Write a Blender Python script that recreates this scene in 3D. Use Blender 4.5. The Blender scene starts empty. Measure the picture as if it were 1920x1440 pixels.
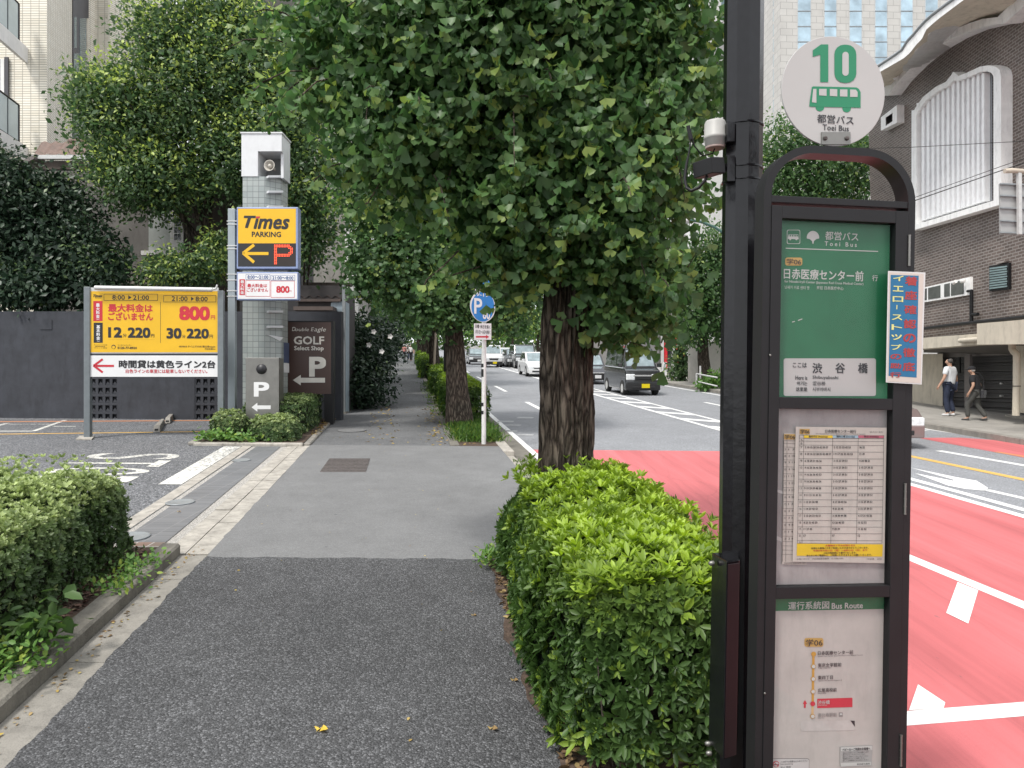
import bpy, bmesh, math, random
import numpy as np
from mathutils import Vector, Matrix, noise as mnoise
random.seed(7); rng = np.random.default_rng(11)
SC = bpy.context.scene; COL = SC.collection; R = math.radians
# ------------------------------------------------------------------ camera, sky, sun, exposure
F = 1400.0; CX = 960.0; HY = 720.0; H = 2.0
cam = bpy.data.cameras.new('camera'); cam.sensor_width = 36; cam.lens = 36*F/1920; cam.clip_start = .05; cam.clip_end = 3000
camo = bpy.data.objects.new('camera', cam); COL.objects.link(camo)
camo.location = (0, 0, H); camo.rotation_euler = (R(90), 0, 0); SC.camera = camo
SUN_EL, SUN_ROT = R(58), R(218)
W = bpy.data.worlds.new("World"); SC.world = W; W.use_nodes = True
wn = W.node_tree; bg = wn.nodes['Background']
sk = wn.nodes.new('ShaderNodeTexSky'); sk.sky_type = 'NISHITA'; sk.sun_disc = False; sk.sun_elevation = SUN_EL; sk.sun_rotation = SUN_ROT
sk.dust_density = 3
mx = wn.nodes.new('ShaderNodeMix'); mx.data_type = 'RGBA'; mx.inputs[0].default_value = .86
mx.inputs[7].default_value = (10.4, 10.6, 10.9, 1)
wn.links.new(sk.outputs[0], mx.inputs[6]); wn.links.new(mx.outputs[2], bg.inputs[0]); bg.inputs[1].default_value = .1
sl = bpy.data.lights.new('sun', 'SUN'); sl.energy = 2.3; sl.angle = R(10); sl.color = (1, .965, .91)
so = bpy.data.objects.new('sun', sl); COL.objects.link(so)
sd = Vector((math.sin(SUN_ROT)*math.cos(SUN_EL), math.cos(SUN_ROT)*math.cos(SUN_EL), math.sin(SUN_EL)))
so.rotation_euler = sd.to_track_quat('Z', 'Y').to_euler()
vs = SC.view_settings; vs.view_transform = 'Standard'; vs.look = 'None'; vs.exposure = .6; vs.gamma = 1; vs.use_curve_mapping = False
SC.render.engine = 'CYCLES'; cy = SC.cycles
cy.max_bounces = 6; cy.diffuse_bounces = 3; cy.glossy_bounces = 3; cy.transmission_bounces = 4; cy.transparent_max_bounces = 6
# ------------------------------------------------------------------ geometry of the place
RD = -.14                                     # road direction: dx per dy; the street climbs away from the camera
def gz(x, y): return .056*(y + RD*x)
def P(px, py, Y): return Vector(((px-CX)/F*Y, Y, H+(HY-py)/F*Y))
def G(px, py, dz=0.0):
    a = (px-CX)/F; b = (HY-py)/F
    Y = (H-dz)/(.056*(1+RD*a)-b)
    return Vector((a*Y, Y, H+b*Y))
def S(c, y, dz=0.0):                          # street coordinates: c across (right), y along
    x = c+RD*y
    return Vector((x, y, gz(x, y)+dz))
RDV = Vector((RD, 1, gz(RD, 1))).normalized()
class Plane:
    def __init__(s, O, ux, uy):
        s.O = Vector(O); s.ux = Vector(ux).normalized(); uy = Vector(uy); s.n = s.ux.cross(uy).normalized(); s.uy = s.n.cross(s.ux)
    def px(s, x, y, w=0.0):
        d = Vector(((x-CX)/F, 1, (HY-y)/F)); o = Vector((0, 0, H))
        t = (s.O+s.n*w-o).dot(s.n)/d.dot(s.n); q = o+d*t-s.O
        return q.dot(s.ux), q.dot(s.uy)
    def pt(s, u, v, w=0.0): return s.O+s.ux*u+s.uy*v+s.n*w
# ------------------------------------------------------------------ materials
MATS = {}
def nt(name):
    m = bpy.data.materials.new(name); m.use_nodes = True; t = m.node_tree
    return m, t, t.nodes['Principled BSDF'], t.links
def node(t, kind, **kw):
    n = t.nodes.new(kind)
    for k, v in kw.items(): setattr(n, k, v)
    return n
def ramp(t, stops):
    r = t.nodes.new('ShaderNodeValToRGB'); e = r.color_ramp.elements
    while len(e) < len(stops): e.new(.5)
    for i, (p, c) in enumerate(stops):
        e[i].position = p; e[i].color = (*c, 1) if len(c) == 3 else c
    return r
def mix(t, blend='MIX', fac=.5):
    m = t.nodes.new('ShaderNodeMix'); m.data_type = 'RGBA'; m.blend_type = blend; m.inputs[0].default_value = fac
    return m
def g3(v): return (v, v, v)
def M(name, col, rough=.6, metal=0, var=.12, vs=3.0, bump=0.0, bs=60.0, spec=.5, coat=0, emit=0, dirt=0):
    if name in MATS: return MATS[name]
    m, t, b, L = nt(name); MATS[name] = m
    tc = node(t, 'ShaderNodeTexCoord')
    n1 = node(t, 'ShaderNodeTexNoise'); n1.inputs['Scale'].default_value = vs; n1.inputs['Detail'].default_value = 6; n1.inputs['Roughness'].default_value = .65
    L.new(tc.outputs['Object'], n1.inputs['Vector'])
    lo = tuple(max(0, c*(1-var)) for c in col); hi = tuple(min(1, c*(1+var)) for c in col)
    r = ramp(t, [(.3, lo), (.7, hi)]); L.new(n1.outputs[0], r.inputs[0]); out = r.outputs[0]
    if dirt:
        n2 = node(t, 'ShaderNodeTexNoise'); n2.inputs['Scale'].default_value = vs*2.7; n2.inputs['Detail'].default_value = 8; n2.inputs['Roughness'].default_value = .75
        mp = node(t, 'ShaderNodeMapping'); mp.inputs['Scale'].default_value = (1, 1, .25); L.new(tc.outputs['Object'], mp.inputs[0]); L.new(mp.outputs[0], n2.inputs['Vector'])
        r2 = ramp(t, [(.5, g3(1)), (.75, g3(1-dirt))]); L.new(n2.outputs[0], r2.inputs[0])
        k = mix(t, 'MULTIPLY', 1); L.new(out, k.inputs[6]); L.new(r2.outputs[0], k.inputs[7]); out = k.outputs[2]
    L.new(out, b.inputs['Base Color'])
    b.inputs['Roughness'].default_value = rough; b.inputs['Metallic'].default_value = metal; b.inputs['Specular IOR Level'].default_value = spec
    b.inputs['Coat Weight'].default_value = coat
    if emit: L.new(out, b.inputs['Emission Color']); b.inputs['Emission Strength'].default_value = emit
    if bump:
        n3 = node(t, 'ShaderNodeTexNoise'); n3.inputs['Scale'].default_value = bs; n3.inputs['Detail'].default_value = 4
        L.new(tc.outputs['Object'], n3.inputs['Vector'])
        bp = node(t, 'ShaderNodeBump'); bp.inputs['Strength'].default_value = bump; bp.inputs['Distance'].default_value = .02
        L.new(n3.outputs[0], bp.inputs['Height']); L.new(bp.outputs[0], b.inputs['Normal'])
    return m
def asphalt(name, base, scale, bump, contrast, big=.12, speck=.35, rough=.85):
    m, t, b, L = nt(name); MATS[name] = m
    tc = node(t, 'ShaderNodeTexCoord')
    v = node(t, 'ShaderNodeTexVoronoi'); v.inputs['Scale'].default_value = scale; L.new(tc.outputs['Object'], v.inputs['Vector'])
    rc = ramp(t, [(0, tuple(c*(1-contrast) for c in base)), (.75, tuple(c*(1+contrast*.6) for c in base)), (1, tuple(min(1, c*(1+speck*4)) for c in base))])
    sep = node(t, 'ShaderNodeSeparateColor'); L.new(v.outputs['Color'], sep.inputs[0]); L.new(sep.outputs[0], rc.inputs[0])
    n = node(t, 'ShaderNodeTexNoise'); n.inputs['Scale'].default_value = .9; n.inputs['Detail'].default_value = 7; n.inputs['Roughness'].default_value = .7; L.new(tc.outputs['Object'], n.inputs['Vector'])
    rb = ramp(t, [(.3, g3(1-big)), (.7, g3(1+big))]); L.new(n.outputs[0], rb.inputs[0])
    k = mix(t, 'MULTIPLY', 1); L.new(rc.outputs[0], k.inputs[6]); L.new(rb.outputs[0], k.inputs[7])
    rd = ramp(t, [(0, g3(1.1)), (.45, g3(1)), (.8, g3(.35))]); L.new(v.outputs['Distance'], rd.inputs[0])
    k2 = mix(t, 'MULTIPLY', contrast); L.new(k.outputs[2], k2.inputs[6]); L.new(rd.outputs[0], k2.inputs[7])
    sv = node(t, 'ShaderNodeTexVoronoi'); sv.inputs['Scale'].default_value = 2.3; L.new(tc.outputs['Object'], sv.inputs['Vector'])
    rs = ramp(t, [(.03, g3(.62)), (.055, g3(1))]); L.new(sv.outputs['Distance'], rs.inputs[0]); nb = node(t, 'ShaderNodeTexNoise'); nb.inputs['Scale'].default_value = 3.2; nb.inputs['Detail'].default_value = 9; nb.inputs['Roughness'].default_value = .8; L.new(tc.outputs['Object'], nb.inputs['Vector'])
    rn2 = ramp(t, [(.42, g3(1)), (.75, g3(1-big*1.3))]); L.new(nb.outputs[0], rn2.inputs[0])
    k4 = mix(t, 'MULTIPLY', 1); L.new(k2.outputs[2], k4.inputs[6]); L.new(rs.outputs[0], k4.inputs[7]); k5 = mix(t, 'MULTIPLY', 1); L.new(k4.outputs[2], k5.inputs[6]); L.new(rn2.outputs[0], k5.inputs[7])
    L.new(k5.outputs[2], b.inputs['Base Color'])
    bp = node(t, 'ShaderNodeBump'); bp.invert = True; bp.inputs['Strength'].default_value = bump; bp.inputs['Distance'].default_value = .012
    L.new(v.outputs['Distance'], bp.inputs['Height']); L.new(bp.outputs[0], b.inputs['Normal'])
    b.inputs['Roughness'].default_value = rough; b.inputs['Specular IOR Level'].default_value = .3
    return m
def worn(name, col, under, amt=.56, scale=9, rough=.6, stretch=(1, 1, 1), crack=0):
    m, t, b, L = nt(name); MATS[name] = m
    tc = node(t, 'ShaderNodeTexCoord'); mp = node(t, 'ShaderNodeMapping'); mp.inputs['Scale'].default_value = stretch; mp.inputs['Rotation'].default_value = (0, 0, math.atan(RD)); L.new(tc.outputs['Object'], mp.inputs[0])
    n = node(t, 'ShaderNodeTexNoise'); n.inputs['Scale'].default_value = scale; n.inputs['Detail'].default_value = 9; n.inputs['Roughness'].default_value = .75; L.new(mp.outputs[0], n.inputs['Vector'])
    nb = node(t, 'ShaderNodeTexNoise'); nb.inputs['Scale'].default_value = .45; nb.inputs['Detail'].default_value = 4; L.new(mp.outputs[0], nb.inputs['Vector'])
    ma = node(t, 'ShaderNodeMath', operation='MULTIPLY_ADD'); ma.inputs[1].default_value = .30; L.new(nb.outputs[0], ma.inputs[0]); mb_ = node(t, 'ShaderNodeMath', operation='SUBTRACT'); L.new(n.outputs[0], ma.inputs[2]); L.new(ma.outputs[0], mb_.inputs[0]); mb_.inputs[1].default_value = .15
    r = ramp(t, [(amt, g3(0)), (amt+.05, g3(1))]); L.new(mb_.outputs[0], r.inputs[0])
    n2 = node(t, 'ShaderNodeTexNoise'); n2.inputs['Scale'].default_value = 1.3; n2.inputs['Detail'].default_value = 6; L.new(mp.outputs[0], n2.inputs['Vector'])
    rb = ramp(t, [(.3, tuple(c*.86 for c in col)), (.7, tuple(min(1, c*1.1) for c in col))]); L.new(n2.outputs[0], rb.inputs[0])
    k = mix(t); L.new(r.outputs[0], k.inputs[0]); L.new(rb.outputs[0], k.inputs[6]); k.inputs[7].default_value = (*under, 1); out = k.outputs[2]
    if crack:
        mt = node(t, 'ShaderNodeMapping'); mt.inputs['Scale'].default_value = (1.5, .16, 1); L.new(mp.outputs[0], mt.inputs[0]); nk = node(t, 'ShaderNodeTexNoise'); nk.inputs['Scale'].default_value = 2.2; nk.inputs['Detail'].default_value = 7; nk.inputs['Roughness'].default_value = .7; L.new(mt.outputs[0], nk.inputs['Vector'])
        rk = ramp(t, [(.35, (.74, .70, .70)), (.62, g3(1))]); L.new(nk.outputs[0], rk.inputs[0]); kk = mix(t, 'MULTIPLY', 1); L.new(out, kk.inputs[6]); L.new(rk.outputs[0], kk.inputs[7]); out = kk.outputs[2]
        v = node(t, 'ShaderNodeTexVoronoi'); v.feature = 'DISTANCE_TO_EDGE'; v.inputs['Scale'].default_value = 1.1
        nn = mix(t, 'LINEAR_LIGHT', .25); L.new(mp.outputs[0], nn.inputs[6]); L.new(n2.outputs[1], nn.inputs[7]); L.new(nn.outputs[2], v.inputs['Vector'])
        rc = ramp(t, [(.004, g3(.55)), (.012, g3(1))]); L.new(v.outputs[0], rc.inputs[0])
        k3 = mix(t, 'MULTIPLY', crack); L.new(out, k3.inputs[6]); L.new(rc.outputs[0], k3.inputs[7]); out = k3.outputs[2]
    L.new(out, b.inputs['Base Color']); b.inputs['Roughness'].default_value = rough
    n3 = node(t, 'ShaderNodeTexNoise'); n3.inputs['Scale'].default_value = 160; L.new(tc.outputs['Object'], n3.inputs['Vector'])
    bp = node(t, 'ShaderNodeBump'); bp.inputs['Strength'].default_value = .35; bp.inputs['Distance'].default_value = .01; L.new(n3.outputs[0], bp.inputs['Height']); L.new(bp.outputs[0], b.inputs['Normal'])
    return m
def brick(name, c1, c2, mortar, bw, bh, ms=.01, rough=.7, off=.5, bump=.4, var=.5):
    m, t, b, L = nt(name); MATS[name] = m
    uv = node(t, 'ShaderNodeUVMap'); br = node(t, 'ShaderNodeTexBrick'); L.new(uv.outputs[0], br.inputs['Vector'])
    br.inputs['Color1'].default_value = (*c1, 1); br.inputs['Color2'].default_value = (*c2, 1); br.inputs['Mortar'].default_value = (*mortar, 1)
    br.inputs['Scale'].default_value = 1; br.inputs['Brick Width'].default_value = bw; br.inputs['Row Height'].default_value = bh; br.inputs['Mortar Size'].default_value = ms; br.offset = off
    br.inputs['Mortar Smooth'].default_value = .1
    n = node(t, 'ShaderNodeTexNoise'); n.inputs['Scale'].default_value = .7; n.inputs['Detail'].default_value = 7; L.new(uv.outputs[0], n.inputs['Vector'])
    rb = ramp(t, [(.3, g3(1-.25*var)), (.7, g3(1+.2*var))]); L.new(n.outputs[0], rb.inputs[0])
    k = mix(t, 'MULTIPLY', 1); L.new(br.outputs[0], k.inputs[6]); L.new(rb.outputs[0], k.inputs[7]); L.new(k.outputs[2], b.inputs['Base Color'])
    bp = node(t, 'ShaderNodeBump'); bp.invert = True; bp.inputs['Strength'].default_value = bump; bp.inputs['Distance'].default_value = .02; L.new(br.outputs[1], bp.inputs['Height']); L.new(bp.outputs[0], b.inputs['Normal'])
    b.inputs['Roughness'].default_value = rough
    return m
def leafmat(name, dark, mid, light, young, trans=.3, rough=.45, spec=.4):
    m, t, b, L = nt(name); MATS[name] = m
    a = node(t, 'ShaderNodeAttribute', attribute_name='rnd'); a2 = node(t, 'ShaderNodeAttribute', attribute_name='tone')
    r = ramp(t, [(0, dark), (.5, mid), (1, light)]); L.new(a.outputs['Fac'], r.inputs[0])
    k = mix(t); L.new(a2.outputs['Fac'], k.inputs[0]); L.new(r.outputs[0], k.inputs[6]); k.inputs[7].default_value = (*young, 1)
    L.new(k.outputs[2], b.inputs['Base Color']); b.inputs['Roughness'].default_value = rough; b.inputs['Specular IOR Level'].default_value = spec
    tr = node(t, 'ShaderNodeBsdfTranslucent'); hs = node(t, 'ShaderNodeHueSaturation'); hs.inputs['Value'].default_value = 1.5; hs.inputs['Saturation'].default_value = 1.1
    L.new(k.outputs[2], hs.inputs['Color']); L.new(hs.outputs[0], tr.inputs[0])
    ms = node(t, 'ShaderNodeMixShader'); ms.inputs[0].default_value = trans
    L.new(b.outputs[0], ms.inputs[1]); L.new(tr.outputs[0], ms.inputs[2]); L.new(ms.outputs[0], t.nodes['Material Output'].inputs[0])
    return m
def bark(name, c1, c2, sc=22, bump=.8):
    m, t, b, L = nt(name); MATS[name] = m
    tc = node(t, 'ShaderNodeTexCoord'); mp = node(t, 'ShaderNodeMapping'); mp.inputs['Scale'].default_value = (1, 1, .2); L.new(tc.outputs['Object'], mp.inputs[0])
    nw = node(t, 'ShaderNodeTexNoise'); nw.inputs['Scale'].default_value = sc*.45; nw.inputs['Detail'].default_value = 5; L.new(mp.outputs[0], nw.inputs['Vector'])
    wv = mix(t, 'LINEAR_LIGHT', .06); L.new(mp.outputs[0], wv.inputs[6]); L.new(nw.outputs[1], wv.inputs[7])
    v = node(t, 'ShaderNodeTexVoronoi'); v.feature = 'DISTANCE_TO_EDGE'; v.inputs['Scale'].default_value = sc; L.new(wv.outputs[2], v.inputs['Vector'])
    n = node(t, 'ShaderNodeTexNoise'); n.inputs['Scale'].default_value = sc*3.5; n.inputs['Detail'].default_value = 9; n.inputs['Roughness'].default_value = .75
    mp2 = node(t, 'ShaderNodeMapping'); mp2.inputs['Scale'].default_value = (1, 1, .5); L.new(tc.outputs['Object'], mp2.inputs[0]); L.new(mp2.outputs[0], n.inputs['Vector'])
    n2 = node(t, 'ShaderNodeTexNoise'); n2.inputs['Scale'].default_value = 3; n2.inputs['Detail'].default_value = 6; L.new(tc.outputs['Object'], n2.inputs['Vector'])
    hh = node(t, 'ShaderNodeMath', operation='MULTIPLY_ADD'); rv = ramp(t, [(0, g3(0)), (.32, g3(1))]); L.new(v.outputs[0], rv.inputs[0]); L.new(rv.outputs[0], hh.inputs[0]); hh.inputs[1].default_value = .62
    ns = node(t, 'ShaderNodeMath', operation='MULTIPLY'); ns.inputs[1].default_value = .42; L.new(n.outputs[0], ns.inputs[0]); L.new(ns.outputs[0], hh.inputs[2])
    r = ramp(t, [(.18, c1), (.5, tuple(x*.62+y*.38 for x, y in zip(c1, c2))), (.92, c2)]); L.new(hh.outputs[0], r.inputs[0])
    r2 = ramp(t, [(.3, (.72, .76, .72)), (.7, (1.2, 1.13, 1.06))]); L.new(n2.outputs[0], r2.inputs[0])
    k = mix(t, 'MULTIPLY', 1); L.new(r.outputs[0], k.inputs[6]); L.new(r2.outputs[0], k.inputs[7]); L.new(k.outputs[2], b.inputs['Base Color'])
    bp = node(t, 'ShaderNodeBump'); bp.inputs['Strength'].default_value = bump; bp.inputs['Distance'].default_value = .035; L.new(hh.outputs[0], bp.inputs['Height']); L.new(bp.outputs[0], b.inputs['Normal'])
    b.inputs['Roughness'].default_value = .92; b.inputs['Specular IOR Level'].default_value = .15
    return m
def glass(name, col, rough=.08, alpha=0):
    m, t, b, L = nt(name); MATS[name] = m
    tc = node(t, 'ShaderNodeTexCoord'); n = node(t, 'ShaderNodeTexNoise'); n.inputs['Scale'].default_value = .8; n.inputs['Detail'].default_value = 3; L.new(tc.outputs['Object'], n.inputs['Vector'])
    r = ramp(t, [(.3, tuple(c*.7 for c in col)), (.7, tuple(min(1, c*1.3) for c in col))]); L.new(n.outputs[0], r.inputs[0]); L.new(r.outputs[0], b.inputs['Base Color'])
    b.inputs['Roughness'].default_value = rough; b.inputs['Specular IOR Level'].default_value = .9; b.inputs['Coat Weight'].default_value = .5; b.inputs['Coat Roughness'].default_value = .03
    return m
# ------------------------------------------------------------------ objects
def tag(o, label=None, cat=None, group=None, kind=None):
    if label: o['label'] = label
    if cat: o['category'] = cat
    if group: o['group'] = group
    if kind: o['kind'] = kind
    return o
BASE = {}
def thing(name, label, cat, loc, group=None, rot=None):
    o = bpy.data.objects.new(name, None); COL.objects.link(o); o.empty_display_size = .2
    mtx = Matrix.Translation(Vector(loc))
    if rot is not None: mtx = mtx @ rot.to_4x4()
    o.location = Vector(loc)
    if rot is not None: o.rotation_euler = rot.to_euler()
    BASE[o.name] = mtx
    return tag(o, label, cat, group)
def base_of(o):
    while o.parent: o = o.parent
    return BASE.get(o.name, Matrix.Identity(4))
TXT = {}
def glyphs(s, bold, shear):
    k = (s, bold, shear)
    if k in TXT: return TXT[k]
    c = bpy.data.curves.new('t', 'FONT'); c.body = s; c.shear = shear; c.resolution_u = 2 if len(s) > 3 else 5; c.fill_mode = 'FRONT'
    o = bpy.data.objects.new('t', c); COL.objects.link(o); bpy.context.view_layer.update()
    me = bpy.data.meshes.new_from_object(o.evaluated_get(bpy.context.evaluated_depsgraph_get()))
    vv = [v.co.copy() for v in me.vertices]; ff = [tuple(p.vertices) for p in me.polygons]
    bpy.data.objects.remove(o); bpy.data.curves.remove(c); bpy.data.meshes.remove(me)
    xs = [v.x for v in vv] or [0]; ys = [v.y for v in vv] or [0]
    TXT[k] = (vv, ff, min(xs), max(xs), min(ys), max(ys)); return TXT[k]
class MB:
    def __init__(s): s.v = []; s.f = []; s.m = []; s.sm = []; s.mats = []
    def mi(s, m):
        if m not in s.mats: s.mats.append(m)
        return s.mats.index(m)
    def add(s, vv, ff, m, smooth=False):
        b = len(s.v); i = s.mi(m); s.v += [Vector(q) for q in vv]
        for q in ff: s.f.append(tuple(b+j for j in q)); s.m.append(i); s.sm.append(smooth)
        return s
    def box(s, c, d, m, rot=None):
        c = Vector(c); x, y, z = (q/2 for q in d)
        vv = [Vector((a, b, e)) for a in (-x, x) for b in (-y, y) for e in (-z, z)]
        if rot is not None: vv = [rot @ q for q in vv]
        return s.add([c+q for q in vv], [(0, 1, 3, 2), (4, 6, 7, 5), (0, 4, 5, 1), (2, 3, 7, 6), (0, 2, 6, 4), (1, 5, 7, 3)], m)
    def hexa(s, lo, hi, m):                   # two quads (4 points each, same order)
        vv = list(lo)+list(hi)
        return s.add(vv, [(3, 2, 1, 0), (4, 5, 6, 7)]+[(i, (i+1) % 4, 4+(i+1) % 4, 4+i) for i in range(4)], m)
    def prism(s, pts, vec, m):                # polygon points + extrusion vector
        n = len(pts); vec = Vector(vec); a = [Vector(q) for q in pts]
        return s.add(a+[q+vec for q in a], [tuple(range(n))[::-1], tuple(range(n, 2*n))]+[(i, (i+1) % n, n+(i+1) % n, n+i) for i in range(n)], m)
    def poly(s, pts, m): return s.add(pts, [tuple(range(len(pts)))], m)
    def ribbon(s, a, b, m, smooth=False):     # two polylines of equal length
        n = len(a); return s.add(list(a)+list(b), [(i, i+1, n+i+1, n+i) for i in range(n-1)], m, smooth)
    def tube(s, pts, r, m, n=8, cap=True, smooth=True):
        pts = [Vector(q) for q in pts]; k = len(pts); rr = r if isinstance(r, (list, tuple)) else [r]*k
        vv = []; up = None
        for i, q in enumerate(pts):
            d = (pts[min(i+1, k-1)]-pts[max(i-1, 0)]).normalized()
            if up is None: up = Vector((0, 0, 1)) if abs(d.z) < .9 else Vector((1, 0, 0))
            a = d.cross(up)
            if a.length < 1e-4: a = d.cross(Vector((.3, 1, .2)))
            a.normalize(); b = d.cross(a).normalized(); up = a.cross(d)
            vv += [q+(a*math.cos(2*math.pi*j/n)+b*math.sin(2*math.pi*j/n))*rr[i] for j in range(n)]
        ff = [(i*n+j, i*n+(j+1) % n, (i+1)*n+(j+1) % n, (i+1)*n+j) for i in range(k-1) for j in range(n)]
        s.add(vv, ff, m, smooth)
        if cap: s.add(vv[:n], [tuple(range(n))[::-1]], m); s.add(vv[-n:], [tuple(range(n))], m)
        return s
    def lathe(s, prof, O, axis, m, n=24, smooth=True):   # (radius, height) pairs along axis
        O = Vector(O); ax = Vector(axis).normalized(); a = ax.orthogonal().normalized(); b = ax.cross(a)
        vv = [O+ax*h+(a*math.cos(2*math.pi*j/n)+b*math.sin(2*math.pi*j/n))*r for r, h in prof for j in range(n)]
        ff = [(i*n+j, i*n+(j+1) % n, (i+1)*n+(j+1) % n, (i+1)*n+j) for i in range(len(prof)-1) for j in range(n)]
        s.add(vv, ff, m, smooth); s.add(vv[:n], [tuple(range(n))[::-1]], m); s.add(vv[-n:], [tuple(range(n))], m)
        return s
    # --- drawing on a plane, given in photograph pixels
    def prect(s, pl, x0, y0, x1, y1, w, m): return s.ppoly(pl, [(x0, y1), (x1, y1), (x1, y0), (x0, y0)], w, m)
    def ppoly(s, pl, pts, w, m): return s.poly([pl.pt(*pl.px(x, y), w) for x, y in pts], m)
    def pbox(s, pl, x0, y0, x1, y1, w0, w1, m): return s.pprism(pl, [(x0, y1), (x1, y1), (x1, y0), (x0, y0)], w0, w1, m)
    def pprism(s, pl, pts, w0, w1, m): return s.prism([pl.pt(*pl.px(x, y), w0) for x, y in pts], pl.n*(w1-w0), m)
    def prr(s, pl, x0, y0, x1, y1, r, w, m):
        pts = []
        for cx, cy, a0 in ((x1-r, y0+r, -90), (x1-r, y1-r, 0), (x0+r, y1-r, 90), (x0+r, y0+r, 180)):
            for k in range(5): a = R(a0+k*22.5); pts.append((cx+r*math.cos(a), cy+r*math.sin(a)))
        return s.ppoly(pl, pts[::-1], w, m)
    def pdisc(s, pl, x, y, r, w, m, n=28, ry=None):
        return s.ppoly(pl, [(x+r*math.cos(2*math.pi*k/n), y-(ry or r)*math.sin(2*math.pi*k/n)) for k in range(n)], w, m)
    def pline(s, pl, pts, t, w, m):
        for (x0, y0), (x1, y1) in zip(pts[:-1], pts[1:]):
            d = math.hypot(x1-x0, y1-y0) or 1; nx, ny = -(y1-y0)/d*t/2, (x1-x0)/d*t/2
            s.ppoly(pl, [(x0+nx, y0+ny), (x1+nx, y1+ny), (x1-nx, y1-ny), (x0-nx, y0-ny)], w, m)
        return s
    def ptext(s, pl, txt, x0, y0, x1, y1, w, m, bold=.0, shear=0.0):
        vv, ff, a, b, c, d = glyphs(txt, bold, shear)
        xc, yc = (x0+x1)/2, (y0+y1)/2; uc, vc = pl.px(xc, yc)
        wu = pl.px(x1, yc)[0]-pl.px(x0, yc)[0]; hv = pl.px(xc, y0)[1]-pl.px(xc, y1)[1]
        kx = wu/max(b-a, 1e-6); ky = hv/max(d-c, 1e-6)
        bo = bold*.75
        for i, (dx, dy) in enumerate(((-bo, -bo), (bo, bo), (-bo, bo), (bo, -bo)) if bold else ((0, 0),)):
            s.add([pl.pt(uc+(q.x+dx-(a+b)/2)*kx, vc+(q.y+dy-(c+d)/2)*ky, w+i*.00015) for q in vv], ff, m)
        return s
    def build(s, name, parent=None, bevel=0, uv=False, seg=2, local=False, label=None):
        me = bpy.data.meshes.new(name)
        vv = s.v
        if parent is not None and not local:
            inv = base_of(parent).inverted(); vv = [inv @ q for q in s.v]
        me.from_pydata([tuple(q) for q in vv], [], s.f)
        for m in s.mats: me.materials.append(m)
        me.polygons.foreach_set('material_index', s.m); me.polygons.foreach_set('use_smooth', s.sm)
        if uv:
            ul = me.uv_layers.new(name='UVMap')
            for p in me.polygons:
                n = p.normal
                if abs(n.z) < .75:
                    tx = Vector((-n.y, n.x, 0)); tx = tx.normalized() if tx.length > 1e-6 else Vector((1, 0, 0))
                    for li in p.loop_indices: q = s.v[me.loops[li].vertex_index]; ul.data[li].uv = (q.dot(tx), q.z)
                else:
                    for li in p.loop_indices: q = s.v[me.loops[li].vertex_index]; ul.data[li].uv = (q.x, q.y)
        me.update()
        o = bpy.data.objects.new(name, me); COL.objects.link(o)
        if parent is not None: o.parent = parent
        if bevel:
            bv = o.modifiers.new('bevel', 'BEVEL'); bv.width = bevel; bv.segments = seg; bv.limit_method = 'ANGLE'; bv.angle_limit = R(40)
        if label: o['label'] = label
        return o
def struct(name, mb, uv=False): return tag(mb.build(name, uv=uv), kind='structure')
def copy_tree(o, parent=None):
    c = o.copy(); COL.objects.link(c)
    if parent is not None: c.parent = parent
    for ch in list(o.children): copy_tree(ch, c)
    return c
# ------------------------------------------------------------------ leaves
SHAPES = {
 'quad': ([(0, 0, 0), (.45, .27, .06), (1, 0, 0), (.45, -.27, .06)], [(0, 1, 2), (0, 2, 3)]),
 'oval': ([(0, 0, 0), (.32, .15, .05), (.7, .16, .03), (1, 0, -.08), (.7, -.16, .03), (.32, -.15, .05)], [(0, 1, 2, 3), (0, 3, 4, 5)]),
 'broad': ([(0, 0, 0), (.25, .26, .05), (.65, .24, .04), (1, 0, -.06), (.65, -.24, .04), (.25, -.26, .05)], [(0, 1, 2, 3), (0, 3, 4, 5)]),
 'fan': ([(.3, 0, 0)]+[(.3+r*math.cos(R(a)), r*math.sin(R(a)), z) for a, r, z in ((-52, .62, .27), (-34, .71, .14), (-11, .73, -.02), (0, .44, .0), (11, .73, -.02), (34, .71, .14), (52, .62, .27))]+[(0, 0, .03), (.3, .014, 0), (.3, -.014, 0)],
         [(0, 1, 2, 3, 4), (0, 4, 5, 6, 7), (8, 10, 9)]),
 'blade': ([(0, -.03, 0), (0, .03, 0), (.6, .025, .12), (1, 0, .0), (.6, -.025, .12)], [(0, 1, 2, 3, 4)]),
}
def unit(a): return a/np.maximum(np.linalg.norm(a, axis=1, keepdims=True), 1e-9)
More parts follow.
